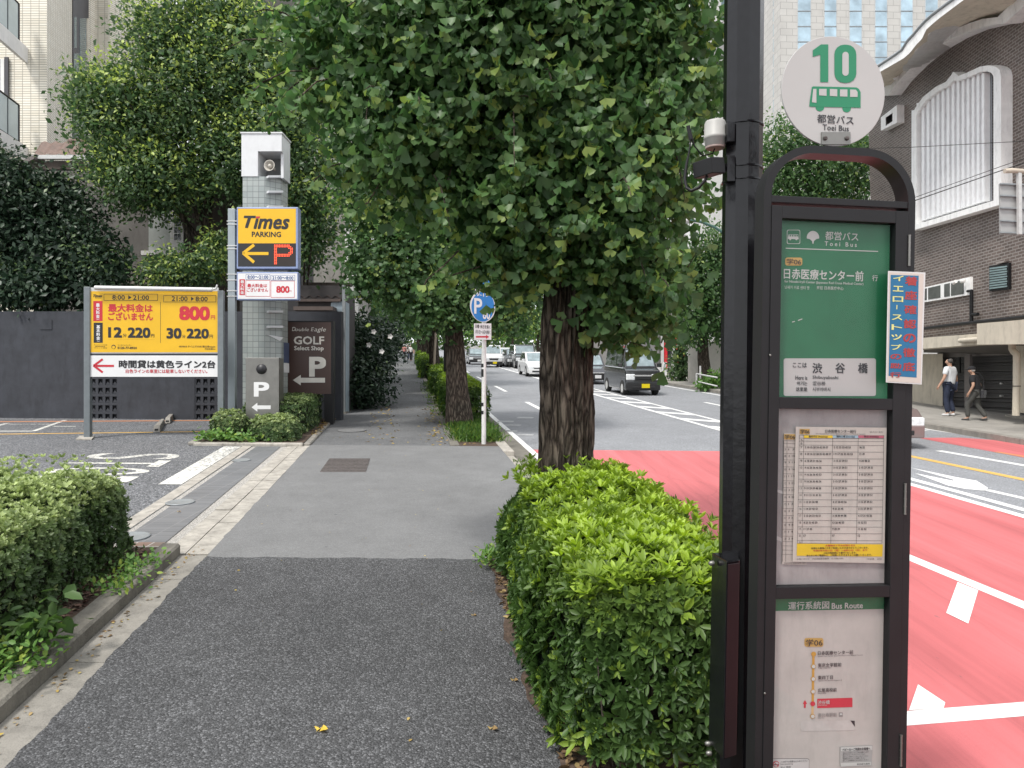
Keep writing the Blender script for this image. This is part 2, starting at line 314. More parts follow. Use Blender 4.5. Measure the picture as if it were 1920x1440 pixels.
def leaves(name, parent, pos, axis, nrm, size, shape, mat, rnd, tone, extra=None, kind=None):
    tv, tf = SHAPES[shape]; tv = np.array(tv); k = len(tv); n = len(pos)
    a = unit(axis); s = unit(np.cross(nrm, a)+1e-6); nn = np.cross(a, s)
    V = pos[:, None, :]+size[:, None, None]*(tv[None, :, 0, None]*a[:, None]+tv[None, :, 1, None]*s[:, None]+tv[None, :, 2, None]*nn[:, None])
    V = V.reshape(-1, 3)
    inv = np.array(base_of(parent).inverted()) if parent is not None else np.eye(4)
    V = V@inv[:3, :3].T+inv[:3, 3]
    lens = np.array([len(f) for f in tf]); flat = np.concatenate([np.array(f) for f in tf])
    idx = (np.arange(n)[:, None]*k+flat[None]).ravel(); lt = np.tile(lens, n); ls = np.concatenate([[0], np.cumsum(lt)[:-1]])
    me = bpy.data.meshes.new(name); me.vertices.add(len(V)); me.vertices.foreach_set('co', V.ravel().astype(np.float32))
    me.loops.add(len(idx)); me.loops.foreach_set('vertex_index', idx.astype(np.int32))
    me.polygons.add(len(lt)); me.polygons.foreach_set('loop_start', ls.astype(np.int32)); me.polygons.foreach_set('loop_total', lt.astype(np.int32))
    me.materials.append(mat)
    for nm, arr in (('rnd', rnd), ('tone', tone)):
        at = me.attributes.new(nm, 'FLOAT', 'FACE'); at.data.foreach_set('value', np.repeat(arr, len(tf)).astype(np.float32))
    me.update(calc_edges=True); me.validate()
    o = bpy.data.objects.new(name, me); COL.objects.link(o)
    if parent is not None: o.parent = parent
    return o
def rdir(n): return unit(rng.normal(size=(n, 3)))
def crown_points(blobs, ncl, per, sig, shell=.5, keep=.62):
    B = np.array(blobs, float); w = (B[:, 3]*B[:, 4]+B[:, 4]*B[:, 5]+B[:, 3]*B[:, 5]); w /= w.sum()
    C = []; O = []
    while len(C) < ncl:
        i = rng.choice(len(B), p=w); d = rdir(1)[0]; r = rng.random()**shell
        q = B[i, :3]+d*B[i, 3:6]*r; ok = True
        for j in range(len(B)):
            if j != i and np.linalg.norm((q-B[j, :3])/B[j, 3:6]) < keep: ok = rng.random() < .15
            if not ok: break
        if ok: C.append(q); O.append(d/B[i, 3:6])
    C = np.array(C); O = unit(np.array(O))
    pos = np.repeat(C, per, 0)+rng.normal(size=(ncl*per, 3))*sig; out = np.repeat(O, per, 0)
    return C, pos, out
def tree(name, label, base, trunk_r, blobs, ncl, per, sig, size, shape, lmat, bmat, group=None, tone=0.1, droop=.5, trunk_top=None, limbs=6, cat='tree', shell=.45, sz=.3, tn=10, tonefn=None, keep=.62, trunk=True, tip_light=0.0, inner=None, nr_=.6):
    t = thing(name, label, cat, base, group)
    C, pos, out = crown_points(blobs, ncl, per, sig, shell, keep)
    n = len(pos); down = np.array([[0, 0, -1.0]])
    ax = out*.5+rdir(n)*.8+down*droop; nr = out*(1.3-nr_)+rdir(n)*nr_+np.array([[0, 0, .6]])
    rn = np.clip(np.repeat(rng.random(ncl), per)*.45+rng.random(n)*.55, 0, 1)
    tnv = np.clip(np.repeat(rng.random(ncl) < tone, per)*rng.uniform(.3, 1, n), 0, 1)
    if tonefn is not None: tnv = np.clip(tnv+tonefn(pos, out)*rng.uniform(.2, 1, n), 0, 1)
    if tip_light: tnv = np.clip(tnv+np.clip((pos[:, 2]-np.repeat(C[:, 2], per))/sig-.35, 0, 1)*np.repeat(rng.random(ncl), per)*tip_light*np.clip(.65+out[:, 2], .15, 1), 0, 1)  # clump tops lightened: new growth plus light from above, put into leaf colour
    szs = size*rng.uniform(1-sz, 1+sz, n)
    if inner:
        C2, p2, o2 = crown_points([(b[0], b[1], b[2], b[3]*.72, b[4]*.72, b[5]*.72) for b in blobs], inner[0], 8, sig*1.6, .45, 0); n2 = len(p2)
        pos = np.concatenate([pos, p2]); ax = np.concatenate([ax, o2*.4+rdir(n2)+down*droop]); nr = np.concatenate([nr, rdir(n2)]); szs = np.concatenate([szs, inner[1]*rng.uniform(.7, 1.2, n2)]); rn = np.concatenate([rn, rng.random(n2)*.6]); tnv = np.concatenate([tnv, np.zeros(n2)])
    leaves('crown', t, pos, ax, nr, szs, shape, lmat, rn, tnv)
    if trunk:
        mb = MB(); b = Vector(base); top = Vector(trunk_top) if trunk_top else Vector((blobs[0][0], blobs[0][1], blobs[0][2]+blobs[0][5]*.3))
        k = 9; pts = []; rr = []
        for i in range(k):
            f = i/(k-1); q = b.lerp(top, f); q.x += math.sin(f*5+b.x)*trunk_r*.35; q.y += math.cos(f*4+b.y)*trunk_r*.3; pts.append(q)
            rr.append(trunk_r*(1.25 if i == 0 else 1)*(1-.72*f))
        pts[0].z -= .1
        mb.tube(pts, rr, bmat, tn)
        for i in range(limbs):
            f = .35+.5*random.random(); q = pts[int(f*(k-1))]; c = Vector(C[random.randrange(len(C))])
            mid = q.lerp(c, .5)+Vector((0, 0, .15*(c-q).length)); r0 = trunk_r*(1-.72*f)*.6
            mb.tube([q, q.lerp(mid, .6)+Vector((0, 0, .02)), mid, mid.lerp(c, .6), c], [r0, r0*.75, r0*.55, r0*.35, r0*.12], bmat, 6)
        mb.build('trunk', t)
    return t
# ================================================================== materials in use
asph_near = asphalt('rough_asphalt', (.084, .085, .088), 95, .85, .36, .2, .35)
asph_mid = asphalt('smooth_asphalt', (.172, .173, .174), 170, .2, .2, .13, .1)
asph_far = asphalt('path_asphalt', (.125, .127, .13), 120, .3, .25, .2, .25)
asph_lot = asphalt('lot_asphalt', (.13, .133, .14), 60, .6, .5, .14, .45)
asph_road = asphalt('road_asphalt', (.235, .242, .256), 90, .3, .22, .09, .2)
conc = M('concrete', (.235, .22, .195), .85, var=.2, vs=4, bump=.4, bs=70, dirt=.35)
conc_dark = M('kerb_concrete', (.165, .153, .13), .9, var=.3, vs=3, bump=.5, bs=60, dirt=.45)
conc_light = M('pale_concrete', (.37, .345, .305), .88, var=.28, vs=5, bump=.4, bs=80, dirt=.5)
soil = M('soil', (.075, .05, .036), .95, var=.5, vs=16, bump=1, bs=40)
white_mark = worn('white_paint', (.74, .74, .73), (.24, .22, .22), .645, 30)
old_mark = worn('old_white_paint', (.68, .67, .62), (.2, .2, .2), .52, 18)
yel_mark = worn('yellow_paint', (.66, .40, .10), (.2, .2, .2), .66, 20)
org_mark = worn('orange_paint', (.55, .22, .09), (.2, .2, .2), .6, 20)
red_mark = worn('red_lane_paint', (.57, .145, .152), (.20, .10, .105), .655, 40, .7, (1, .22, 1), crack=.2)
white = M('white_enamel', (.78, .78, .76), .35, var=.04)
black_gloss = M('black_gloss_paint', (.006, .006, .0075), .19, var=.3, vs=30, bump=.06, bs=30, spec=.4)
black_mat = M('black_aluminium', (.0078, .0078, .0088), .5, var=.2, vs=8, bump=.05, bs=300, spec=.35)
maroon_mat = M('maroon_glow_aluminium', (.022, .011, .013), .45, metal=0, var=.2, vs=8)
steel = M('brushed_steel', (.22, .215, .20), .42, metal=.85, var=.12, vs=6)
galv = M('galvanised_steel', (.30, .32, .33), .5, metal=.5, var=.12, vs=12)
galv_light = M('pale_grey_steel', (.55, .55, .54), .5, metal=.2, var=.1, vs=9)
rubber = M('rubber', (.02, .02, .02), .8)
# ================================================================== ground
def sheet(mb, c0, c1, y0, y1, dz, m): return mb.poly([S(c0, y0, dz), S(c1, y0, dz), S(c1, y1, dz), S(c0, y1, dz)], m)
mb = MB(); mb.poly([Vector((x, y, gz(x, y)-.32)) for x, y in ((-900, -300), (900, -300), (900, 1200), (-900, 1200))], M('far_ground', (.16, .16, .15), .9, var=.3, vs=.2)); struct('ground', mb)
mb = MB(); sheet(mb, 1.95, 13.2, -12, 260, -.12, asph_road); struct('road', mb)
mb = MB(); mb.poly([S(.82, -5, .0095), S(.82, 6.85, .0095)]+[S(c, 6.85+.012*math.sin(c*9)+.008*math.sin(c*23)+.005*math.sin(c*61), .0095) for c in np.arange(.8, -1.84, -.06)]+[S(-1.862+.006*math.sin(y*5)+.006*math.sin(y*17)+.004*math.sin(y*43), y, .0095) for y in np.arange(6.8, -5, -.04)], asph_near); struct('sidewalk', mb)
mb = MB(); mb.poly([S(1.75, 6.5, .0045), S(1.75, 14.3, .0045)]+[S(-1.858+.006*math.sin(y*4)+.006*math.sin(y*13), y, .0105 if 0 else .0045) for y in np.arange(14.3, 6.45, -.08)], asph_mid); struct('driveway_crossing', mb)
mb = MB(); sheet(mb, -2.6, 1.0, 14.3, 260, 0, asph_far); struct('footpath', mb)
mb = MB(); sheet(mb, -32, -2.92, -5, 22, 0, asph_lot); struct('parking_lot_ground', mb)
mb = MB(); sheet(mb, 13.2, 30, -12, 260, 0, M('far_pavement', (.29, .275, .25), .9, var=.14, vs=2, bump=.3, bs=120, dirt=.25)); struct('far_pavement', mb)
mb = MB()
for c0, c1, y0, y1 in ((.72, 1.78, -5, 6.9), (1.0, 1.78, 14.3, 25), (1.0, 1.78, 25, 260)): sheet(mb, c0, c1, y0, y1, -.012 if y0 > 20 else .006, soil)
edge = [(.70+.03*math.sin(y*2.3)+.025*math.sin(y*7.1)+.012*math.sin(y*21), y) for y in np.arange(2.6, 6.9, .12)]
mb.poly([S(c, y, .014) for c, y in edge]+[S(.9, 6.85, .014), S(.9, 2.6, .014)], soil)
struct('planting_soil', mb)
mb = MB(); pts = [S(-7, -5, .05), S(-2.3, -5, .05), S(-2.3, 7.0, .05), S(-7, 7.0, .05)]; mb.poly(pts, soil)
mb.poly([S(-4.0, 14.2, .05), S(-1.98, 14.2, .05), S(-1.98, 18.6, .05), S(-4.0, 18.6, .05)], soil); struct('planter_soil', mb)
mb = MB()
def kerb_run(mb, c0, c1, y0, y1, z0, z1, m, step=.62):
    y = y0
    while y < y1-.05:
        e = min(y+step, y1); j = random.uniform(-.004, .004)
        mb.hexa([S(c0, y+.006, z0), S(c1, y+.006, z0), S(c1, e, z0), S(c0, e, z0)], [S(c0, y+.006, z1+j), S(c1, y+.006, z1+j), S(c1, e, z1+j), S(c0, e, z1+j)], m); y = e
kerb_run(mb, 1.75, 1.95, -5, 7, -.2, .02, conc_light); kerb_run(mb, 1.75, 1.95, 7, 13.6, -.2, -.075, conc_light)
kerb_run(mb, 1.75, 1.95, 13.6, 90, -.2, .02, conc_light, 1.2); kerb_run(mb, .82, 1.0, 14.3, 60, -.1, .03, conc_dark, 1.2)
kerb_run(mb, 13.2, 13.4, -12, 120, -.2, .015, conc, 1.5); struct('kerb', mb).modifiers.new('b', 'BEVEL').width = .012
mb = MB(); kerb_run(mb, -2.29, -2.11, -5, 6.95, -.1, .105, conc_dark, 1.2)
kerb_run(mb, -1.98, -1.85, 14.2, 19, -.1, .05, conc, .8); kerb_run(mb, -4.05, -1.98, 14.08, 14.22, -.1, .06, conc_light, .3)
mb.hexa([S(-4.15, 14.1, 0), S(-4.0, 14.1, 0), S(-4.0, 18.6, 0), S(-4.15, 18.6, 0)], [S(-4.15, 14.1, .07), S(-4.0, 14.1, .07), S(-4.0, 18.6, .07), S(-4.15, 18.6, .07)], conc)
o = struct('planter_kerb', mb); o.modifiers.new('b', 'BEVEL').width = .018
mb = MB(); kerb_run(mb, -2.105, -1.85, -5, 6.9, -.1, .006, conc, 1.6)
y = 6.95
while y < 14.0:
    for c0, c1 in ((-2.27, -2.07), (-2.07, -1.85)):
        y1 = y+.6+random.uniform(-.02, .02); j = random.uniform(-.004, .006)
        mb.hexa([S(c0+.006, y+.008, -.1), S(c1-.006, y+.008, -.1), S(c1-.006, y1, -.1), S(c0+.006, y1, -.1)], [S(c0+.006, y+.008, .004+j), S(c1-.006, y+.008, .004+j), S(c1-.006, y1, .004+j), S(c0+.006, y1, .004+j)], conc_light)
    y += .61
kerb_run(mb, -3.10, -2.93, 6.95, 14.05, -.1, .006, conc_light, 1.8)
sheet(mb, -3.10, -2.27, 6.9, 14.05, -.004, M('washed_gravel', (.42, .40, .37), .9, var=.75, vs=70, bump=1, bs=110))
sheet(mb, 1.97, 2.35, -10, 120, -.115, conc_dark)
struct('gutter', mb)
tiles = brick('gutter_tiles', (.12, .125, .135), (.16, .165, .175), (.24, .24, .24), .28, .075, .004, .5, 0, .3, .6)
tiles2 = brick('coloured_gutter_tiles', (.09, .13, .12), (.19, .12, .095), (.4, .4, .38), .16, .16, .006, .5, 0, .3, .9)
mb = MB(); sheet(mb, -2.84, -2.38, 7.35, 14.05, .004, tiles); sheet(mb, -2.84, -2.38, 6.95, 7.35, .004, tiles2); struct('gutter_tile_strip', mb, uv=True)
# ---- markings
mb = MB(); mr = MB()
DR = -.116
def mk(mb, pts, m, dz=DR): mb.poly([G(x, y, dz) for x, y in pts][::-1], m)
def band(mb, c0, c1, y0, y1, m, dz=DR): sheet(mb, c0, c1, y0, y1, dz, m)
def cxy(px, py, dz=-.12): q = G(px, py, dz); return q.x-RD*q.y, q.y
# red bus lane: from the kerb line to the double white line
yr = G(1225, 845, -.12).y
c2 = cxy(1815, 946)[0]
sheet(mr, 2.48, c2+.1, -10, yr, -.1175, red_mark)
c3 = cxy(1800, 823)[0]; c4 = cxy(1920, 829)[0]
mk(mr, [(1722, 821), (1800, 820.5), (1920, 829), (2300, 868), (2300, 935), (1920, 858), (1867, 848), (1758, 828)], red_mark, -.1175); struct('red_lane', mr)
band(mb, 2.34, 2.48, 11.8, 120, white_mark)
def rel(cc): return cc
# double white line by the red lane and the hatched median beyond
band(mb, c2+.10, c2+.25, -8, 120, white_mark, -.1135); band(mb, c2+.42, c2+.57, -8, 17, white_mark)
ca, cb = c2+.10, c2+1.15
band(mb, cb-.13, cb, 17.2, 62, white_mark)
y = 18.0
while y < 60: mb.poly([S(ca+.1, y+.75, DR), S(cb-.1, y, DR), S(cb-.1, y+.55, DR), S(ca+.1, y+1.3, DR)], white_mark); y += 2.0
y = 17
cdash = cxy(970, 745)[0]
while y < 110: band(mb, cdash-.08, cdash+.08, y+5.5, y+9.5, white_mark); y += 9.5
cy2 = cxy(1800, 773)[0]
c5 = cxy(1310, 752)[0]
y = 21
while y < 110: band(mb, c5-.08, c5+.08, y, y+6, white_mark); y += 11
c6 = cxy(1300, 737)[0]; c6 = 12.85
band(mb, c6-.08, c6+.08, 18.5, 120, white_mark)
# bay marks, arrows and lane lines on the right
def R4(*p): return [(1640+x/2.25, 800+y/2.25) for x, y in p]
def lineq(a, b, e0, e1, h0, h1):              # a long line through two pixel points, continued at both ends
    A = G(*a, DR); B = G(*b, DR); d = (B-A); A2 = A-d*e0; B2 = B+d*e1; nrm = Vector((d.y, -d.x, 0)).normalized(); nrm.z = gz(nrm.x, nrm.y)
    return [A2-nrm*h0, B2-nrm*h0, B2+nrm*h1, A2+nrm*h1]
A, B = R4((145, 551), (630, 752)); mb.poly(lineq(A, B, .9, 1.0, .075, .075), white_mark)
A, B = R4((130, 1230), (630, 1190)); mb.poly(lineq(A, B, .12, .6, .075, .075), white_mark)
mk(mb, R4((350, 655), (437, 690), (395, 830), (302, 785)), white_mark, -.114); mk(mb, R4((183, 1087), (298, 1163), (290, 1190), (145, 1195)), white_mark, -.114)
mk(mb, R4((150, 172), (340, 212), (430, 228), (478, 258), (470, 270), (380, 262), (310, 248), (170, 196), (330, 228), (335, 224)), white_mark)
A, B = R4((470, 266), (630, 302)); mb.poly(lineq(A, B, 0, 3, .07, .07), white_mark)
A, B = R4((270, 101), (630, 163)); mb.poly(lineq(A, B, 0, 3, .09, .09), white_mark)
my = MB(); A, B = R4((155, 125), (630, 223)); my.poly(lineq(A, B, 2.5, 3, .09, .09), yel_mark)
A, B = R4((512, 106), (630, 125)); my.poly(lineq(A, B, 0, 4, .07, .07), org_mark)
A, B = (1727, 803), (1860, 822); mb.poly(lineq(A, B, 0, 3, .07, .07), white_mark)
# faded lettering on the near lane
faint = worn('faint_paint', (.36, .365, .37), (.19, .195, .2), .5, 20)
for px, py in ((948, 790), (962, 797), (955, 808), (985, 783), (985, 815)): mk(mb, [(px-14, py-1.5), (px+16, py-1), (px+14, py+1.5), (px-16, py+1)], faint)
# parking lot markings
def R7(*p): return [(x/4, 760+y/4) for x, y in p]
def lot(pts, w, m, mbx):
    for a, b in zip(pts[:-1], pts[1:]):
        A = G(*a, .004); B = G(*b, .004); d = (B-A).normalized(); nn = Vector((d.y, -d.x, 0)).normalized()*w/2; nn.z = gz(nn.x, nn.y)
        mbx.poly([A-nn, B-nn, B+nn, A+nn], m)
lot(R7((-400, 221), (1640, 195)), .11, yel_mark, my); lot(R7((-400, 125), (1640, 113)), .16, org_mark, my)
lot(R7((-300, 193), (252, 193)), .1, old_mark, mb); lot(R7((252, 193), (490, 110)), .1, old_mark, mb); lot(R7((60, 142), (385, 141)), .06, old_mark, mb); lot(R7((395, 157), (565, 157)), .1, old_mark, mb); lot(R7((-40, 158), (60, 133)), .1, old_mark, mb)
sheet(mb, -3.44, -3.12, 10.3, 14.0, .004, old_mark)
for i, ch in enumerate("STOP"):
    vv, ff, a, b, c, d = glyphs(ch, .03, 0); y1 = 13.05-i*.73
    mb.add([S(-5.45+1.55*(q.y-c)/(d-c), y1-.62*(q.x-a)/(b-a), .004) for q in vv], ff, old_mark)
struct('white_marking', mb); struct('yellow_marking', my)
# ---- covers
iron = M('cast_iron', (.12, .105, .1), .7, metal=.4, var=.3, vs=30, bump=.8, bs=60)
t = thing('manhole_cover', 'rectangular brown iron access cover set in the smooth grey paving', 'manhole cover', G(648, 872))
mb = MB(); q = [G(x, y, .004) for x, y in ((600, 885), (686, 885), (694, 860), (618, 860))]; mb.prism(q, (0, 0, .006), iron); mb.build('cover_plate', t)
mb = MB()
for k in range(9):
    f = .08+.105*k
    a = q[0].lerp(q[3], f)+Vector((0, 0, .0065)); b = q[1].lerp(q[2], f)+Vector((0, 0, .0065)); e = (q[3]-q[0])*.04
    mb.hexa([a, b, b+e, a+e], [p+Vector((0, 0, .006)) for p in (a, b, b+e, a+e)], iron)
mb.build('raised_rib', t)
for i, (px, py, r, lb) in enumerate(((338, 942, .17, 'round drain cap in the concrete strip, between the other two'), (242, 1007, .2, 'round drain cap in the concrete strip beside the left hedge'), (453, 863, .15, 'round drain cap in the concrete strip nearest the pillar planting'), (660, 807, .32, 'flat round grey cover in the footpath asphalt beyond the crossing'))):
    q = G(px, py, .006); t = thing('drain_cover', lb, 'drain cover', q); mb = MB(); mb.lathe([(.001, .0), (r, 0), (r, .008), (r*.9, .011), (r*.85, .007), (.001, .007)], q, (-.0, -.056, 1), galv if i < 3 else asph_mid, 24); mb.build('lid', t)
# ================================================================== buildings and walls, left
tile_w = brick('cream_wall_tile', (.80, .76, .66), (.72, .67, .56), (.30, .27, .22), .30, .088, .010, .55, 0, .35, .25)
stucco = M('grey_stucco', (.33, .315, .29), .9, var=.14, vs=1.5, bump=.4, bs=60, dirt=.3)
fascia = M('white_fascia', (.7, .69, .67), .6, var=.06, dirt=.12)
dark_panel = M('dark_panel', (.06, .058, .066), .5, var=.1)
gl_blue = glass('window_glass', (.16, .24, .26)); gl_dark = glass('dark_glass', (.03, .035, .04)); frost = M('frosted_glass', (.42, .5, .52), .25, var=.08, vs=2, coat=.3)
bt = thing('apartment_building', 'cream tiled apartment block with glass balconies at the left edge', 'building', P(60, 800, 27))
def wallq(mb, x0, Y0, x1, Y1, ytop, m, ybot=760):
    a = P(x0, ybot, Y0); b = P(x1, ybot, Y1); zt = 22.0 if ytop is None else None
    A = Vector((a.x, Y0, gz(a.x, Y0)-.2)); B = Vector((b.x, Y1, gz(b.x, Y1)-.2))
    mb.poly([A, B, Vector((B.x, B.y, zt)), Vector((A.x, A.y, zt))], m)
mb = MB()
prof = [(-40, 27), (88, 27), (135, 30.2), (135, 30.6), (165, 32.6), (178, 33), (203, 33), (206, 33.6), (303, 36), (330, 40)]
for (x0, Y0), (x1, Y1) in zip(prof[:-1], prof[1:]): wallq(mb, x0, Y0, x1, Y1, None, tile_w)
wallq(mb, 330, 40, -400, 44, None, tile_w); wallq(mb, -400, 44, -40, 27, None, tile_w); mb.build('wall', bt, uv=True)
wpl = Plane(P(135, 100, 30.55), P(165, 100, 32.55)-P(135, 100, 30.55), (0, 0, 1)); wpl.O = wpl.O+wpl.n*.02
for y0, y1 in ((-40, 34), (150, 167)): mb = MB(); mb.pbox(wpl, 135.5, y0, 165, y1, 0, .03, dark_panel); mb.build('spandrel', bt)
for (y0, y1) in ((28, 150), (160, 262)):
    mb = MB(); mb.pbox(wpl, 135.5, y0, 161, y1, .002, .028, dark_panel); o = mb.build('window', bt)
    mb = MB(); mb.pbox(wpl, 137.5, y0+4, 142, y1-60 if y0 < 100 else y1-4, .03, .04, gl_blue); mb.pbox(wpl, 148, y0+6, 160, y1-6, .03, .04, gl_blue); mb.pbox(wpl, 137, y1-50, 147, y1-4, .032, .042, gl_blue); mb.build('pane', o)
# balconies: slab, glass front, frame
for yb, yt, s0 in ((78, -60, 0), (268, 190, 1)):
    pl = Plane(P(33, yb, 26.5), P(-25, yb, 24.6)-P(33, yb, 26.5), (0, 0, 1)); dxy = -pl.n if pl.n.y < 0 else pl.n
    bt2 = MB(); A = P(33, yb, 26.5); B = P(-60, yb, 23.4); zz = A.z; B = Vector((B.x, B.y, zz)); back = Vector((-.2, 2.0, 0))
    bt2.hexa([A+Vector((0, 0, -.55)), B+Vector((0, 0, -.55)), B+back+Vector((0, 0, -.55)), A+back+Vector((0, 0, -.55))], [A, B, B+back, A+back], fascia); bs = bt2.build('balcony_slab', bt)
    up = Vector((0, 0, 1.35)); g = MB(); d = (B-A).normalized()
    g.hexa([A+d*.08+Vector((0, .05, .06)), B+Vector((0, .05, .06)), B+Vector((0, .08, .06)), A+d*.08+Vector((0, .08, .06))], [A+d*.08+up+Vector((0, .05, 0)), B+up+Vector((0, .05, 0)), B+up+Vector((0, .08, 0)), A+d*.08+up+Vector((0, .08, 0))], frost); g.build('balcony_glass', bs)
    f = MB(); f.tube([A+Vector((0, .06, 0)), A+Vector((0, .06, 1.37))], .035, black_mat, 6); f.tube([A+Vector((0, .06, 1.37)), B+Vector((0, .06, 1.37))], .035, black_mat, 6); f.tube([A+d*.75+Vector((0, .03, 0)), A+d*.75+Vector((0, .03, 1.37))], .025, black_mat, 6); f.tube([A+Vector((0, .04, .06)), B+Vector((0, .04, .06))], .03, black_mat, 6); f.build('balcony_rail', bs)
mb = MB(); fpl = Plane(P(0, 200, 26.96), (1, 0, 0), (0, 0, 1)); mb.pbox(fpl, 10, 108, 17, 200, 0, .06, dark_panel); mb.pbox(fpl, -30, 112, 3, 200, 0, .05, gl_dark); o = mb.build('balcony_window', bt)
mb = MB(); mb.pbox(fpl, 3, 112, 10, 205, 0, .07, fascia); mb.build('curtain', o)
# upper dark house behind the crown
t = thing('white_eaved_house', 'dark walled house with white eaves and a row of windows above the parking pillar', 'building', P(570, 700, 34))
mb = MB(); pl = Plane(P(560, 60, 33), (1, -.04, 0), (0, 0, 1)); dk = M('dark_siding', (.05, .05, .055), .6)
mb.pprism(pl, [(480, 800), (625, 800), (625, 5), (480, 5)], -6, 0, dk); mb.build('wall', t)
mb = MB(); mb.pprism(pl, [(440, 14), (640, 14), (640, -10), (440, -10)], -6.4, .9, fascia); mb.build('roof', t)
mb = MB(); mb.pbox(pl, 518, 50, 612, 86, .01, .06, black_mat); o = mb.build('window', t)
mb = MB()
for a in (522, 545, 568, 591): mb.pbox(pl, a, 54, a+19, 83, .06, .07, frost)
mb.build('pane', o)
mb = MB()
for k in range(9): mb.pbox(pl, 516, 90+k*5, 620, 92+k*5, .01, .05, M('louvre_grey', (.22, .22, .22), .6))
mb.build('louvre', t)
# the old tiled house in the parking lot
rooftile = M('brown_roof_tile', (.15, .095, .075), .65, var=.3, vs=6, dirt=.3)
def tile_roof(mb, pl, x0, x1, ybot, ytop, run, m, pitch=.24, rows=6):
    u0, v0 = pl.px(x0, ybot); u1, v1 = pl.px(x1, ytop); n = max(4, int((u1-u0)/pitch*8)); vv = []; ff = []
    for r in range(rows+1):
        for lo in (0, 1):
            f = (r+lo*.98)/(rows+1)
            for i in range(n+1):
                u = u0+(u1-u0)*i/n; wv = .035*math.sin(2*math.pi*(u-u0)/pitch); off = .045*(1-lo)
                vv.append(pl.pt(u, v0+(v1-v0)*f+wv+off, -run*f))
    for r in range(2*rows+1):
        for i in range(n): a = r*(n+1)+i; ff.append((a, a+1, a+n+2, a+n+1))
    mb.add(vv, ff, m, True)
t = thing('tiled_house', 'old grey stucco house with brown tiled roofs behind the dark wall', 'house', P(300, 760, 23))
pl = Plane(P(300, 400, 23.5), (1, 0, 0), (0, 0, 1)); mb = MB()
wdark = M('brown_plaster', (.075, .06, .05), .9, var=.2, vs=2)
mb.pprism(pl, [(70, 800), (450, 800), (450, 320), (70, 320)], -5, 0, M('shaded_stucco', (.15, .14, .13), .9, var=.2, vs=1.5, dirt=.4)); mb.pprism(pl, [(335, 800), (450, 800), (450, 330), (335, 330)], .003, .04, wdark); mb.build('wall', t)  # main wall's stucco colour darkened to stand for shade from the trees
mb = MB(); tile_roof(mb, pl, 62, 292, 293, 258, .45, rooftile, .36, 4); mb.pbox(pl, 60, 300, 292, 293, .02, .14, galv_light)
o = mb.build('roof', t); mb = MB(); u0 = pl.px(110, 256); mb.tube([pl.pt(pl.px(112, 256)[0], u0[1], -.5), pl.pt(pl.px(292, 256)[0], u0[1], -.5)], .1, rooftile, 8); mb.build('ridge', o)
mb = MB(); mb.pprism(pl, [(18, 330), (75, 303), (75, 296), (18, 322)], -.5, .3, M('grey_gable', (.16, .14, .13), .8)); mb.build('gable_board', t)
mb = MB(); mb.pbox(pl, 66, 318, 292, 302, -.3, .02, wdark); mb.build('eave_shadow_board', t)  # dark band stands for the shade under the roof edge
pl2 = Plane(P(250, 520, 22.5), (1, 0, 0), (0, 0, 1)); mb = MB(); tile_roof(mb, pl2, 195, 330, 541, 512, .55, M('grey_roof_tile', (.16, .135, .12), .75, var=.3, vs=6, dirt=.3), .26, 4); mb.build('porch_roof', t)
mb = MB(); mb.pbox(pl, 281, 400, 330, 478, .04, .08, M('pale_panel', (.36, .38, .36), .6)); mb.pbox(pl, 270, 472, 345, 480, .04, .2, fascia); mb.build('window_ledge', t)
mb = MB(); mb.pbox(pl, 322, 395, 346, 476, .045, .11, fascia); o = mb.build('window', t)
mb = MB()
for i in range(2):
    for k in range(3): mb.pbox(pl, 329.5+i*6.5, 414+k*13, 335+i*6.5, 425+k*13, .11, .115, gl_dark)
mb.build('pane', o)
# dark rendered wall with pierced blocks
wallm = M('charcoal_render', (.036, .039, .048), .75, var=.25, vs=2, bump=.3, bs=120, dirt=.4)
t = thing('boundary_wall', 'long charcoal painted wall with pierced block panels behind the parking bays', 'wall', P(200, 786, 18.75))
pl = Plane(P(200, 700, 18.75), (1, 0, 0), (0, 0, 1)); mb = MB()
for x0, x1, w in ((-420, 8, 0), (8, 169, .03), (222, 366, .03), (418, 640, 0)): mb.pprism(pl, [(x0, 800), (x1, 800), (x1, 584), (x0, 584)], -.25, w, wallm)
for x0, x1 in ((169, 222), (366, 418)): mb.pprism(pl, [(x0, 706), (x1, 706), (x1, 584), (x0, 584)], -.25, .03, wallm)
mb.pbox(pl, 77, 600, 99, 618, .03, .045, wallm); mb.build('wall_panel', t)
mb = MB(); bl2 = M('block_recess', (.02, .022, .027), .85)
for x0, x1 in ((169, 222), (366, 418)):
    mb.pprism(pl, [(x0, 800), (x1, 800), (x1, 706), (x0, 706)], -.25, -.06, bl2)
    cw = (x1-x0)/4
    for k in range(5): mb.pbox(pl, x0+k*cw-2.6 if k else x0, 800, x0+k*cw+2.6 if k < 4 else x1, 706, -.06, .015, wallm)
    for r in range(6):
        y = 706+r*16.4; mb.pbox(pl, x0, y+4.6, x1, y-.5, -.06, .018, wallm)
        for k in range(4): a = x0+(k+.5)*cw; mb.pprism(pl, [(a-4.4, y+15.5), (a+4.4, y+15.5), (a, y+9.5)], -.06, .0, wallm)
mb.build('pierced_block', t)
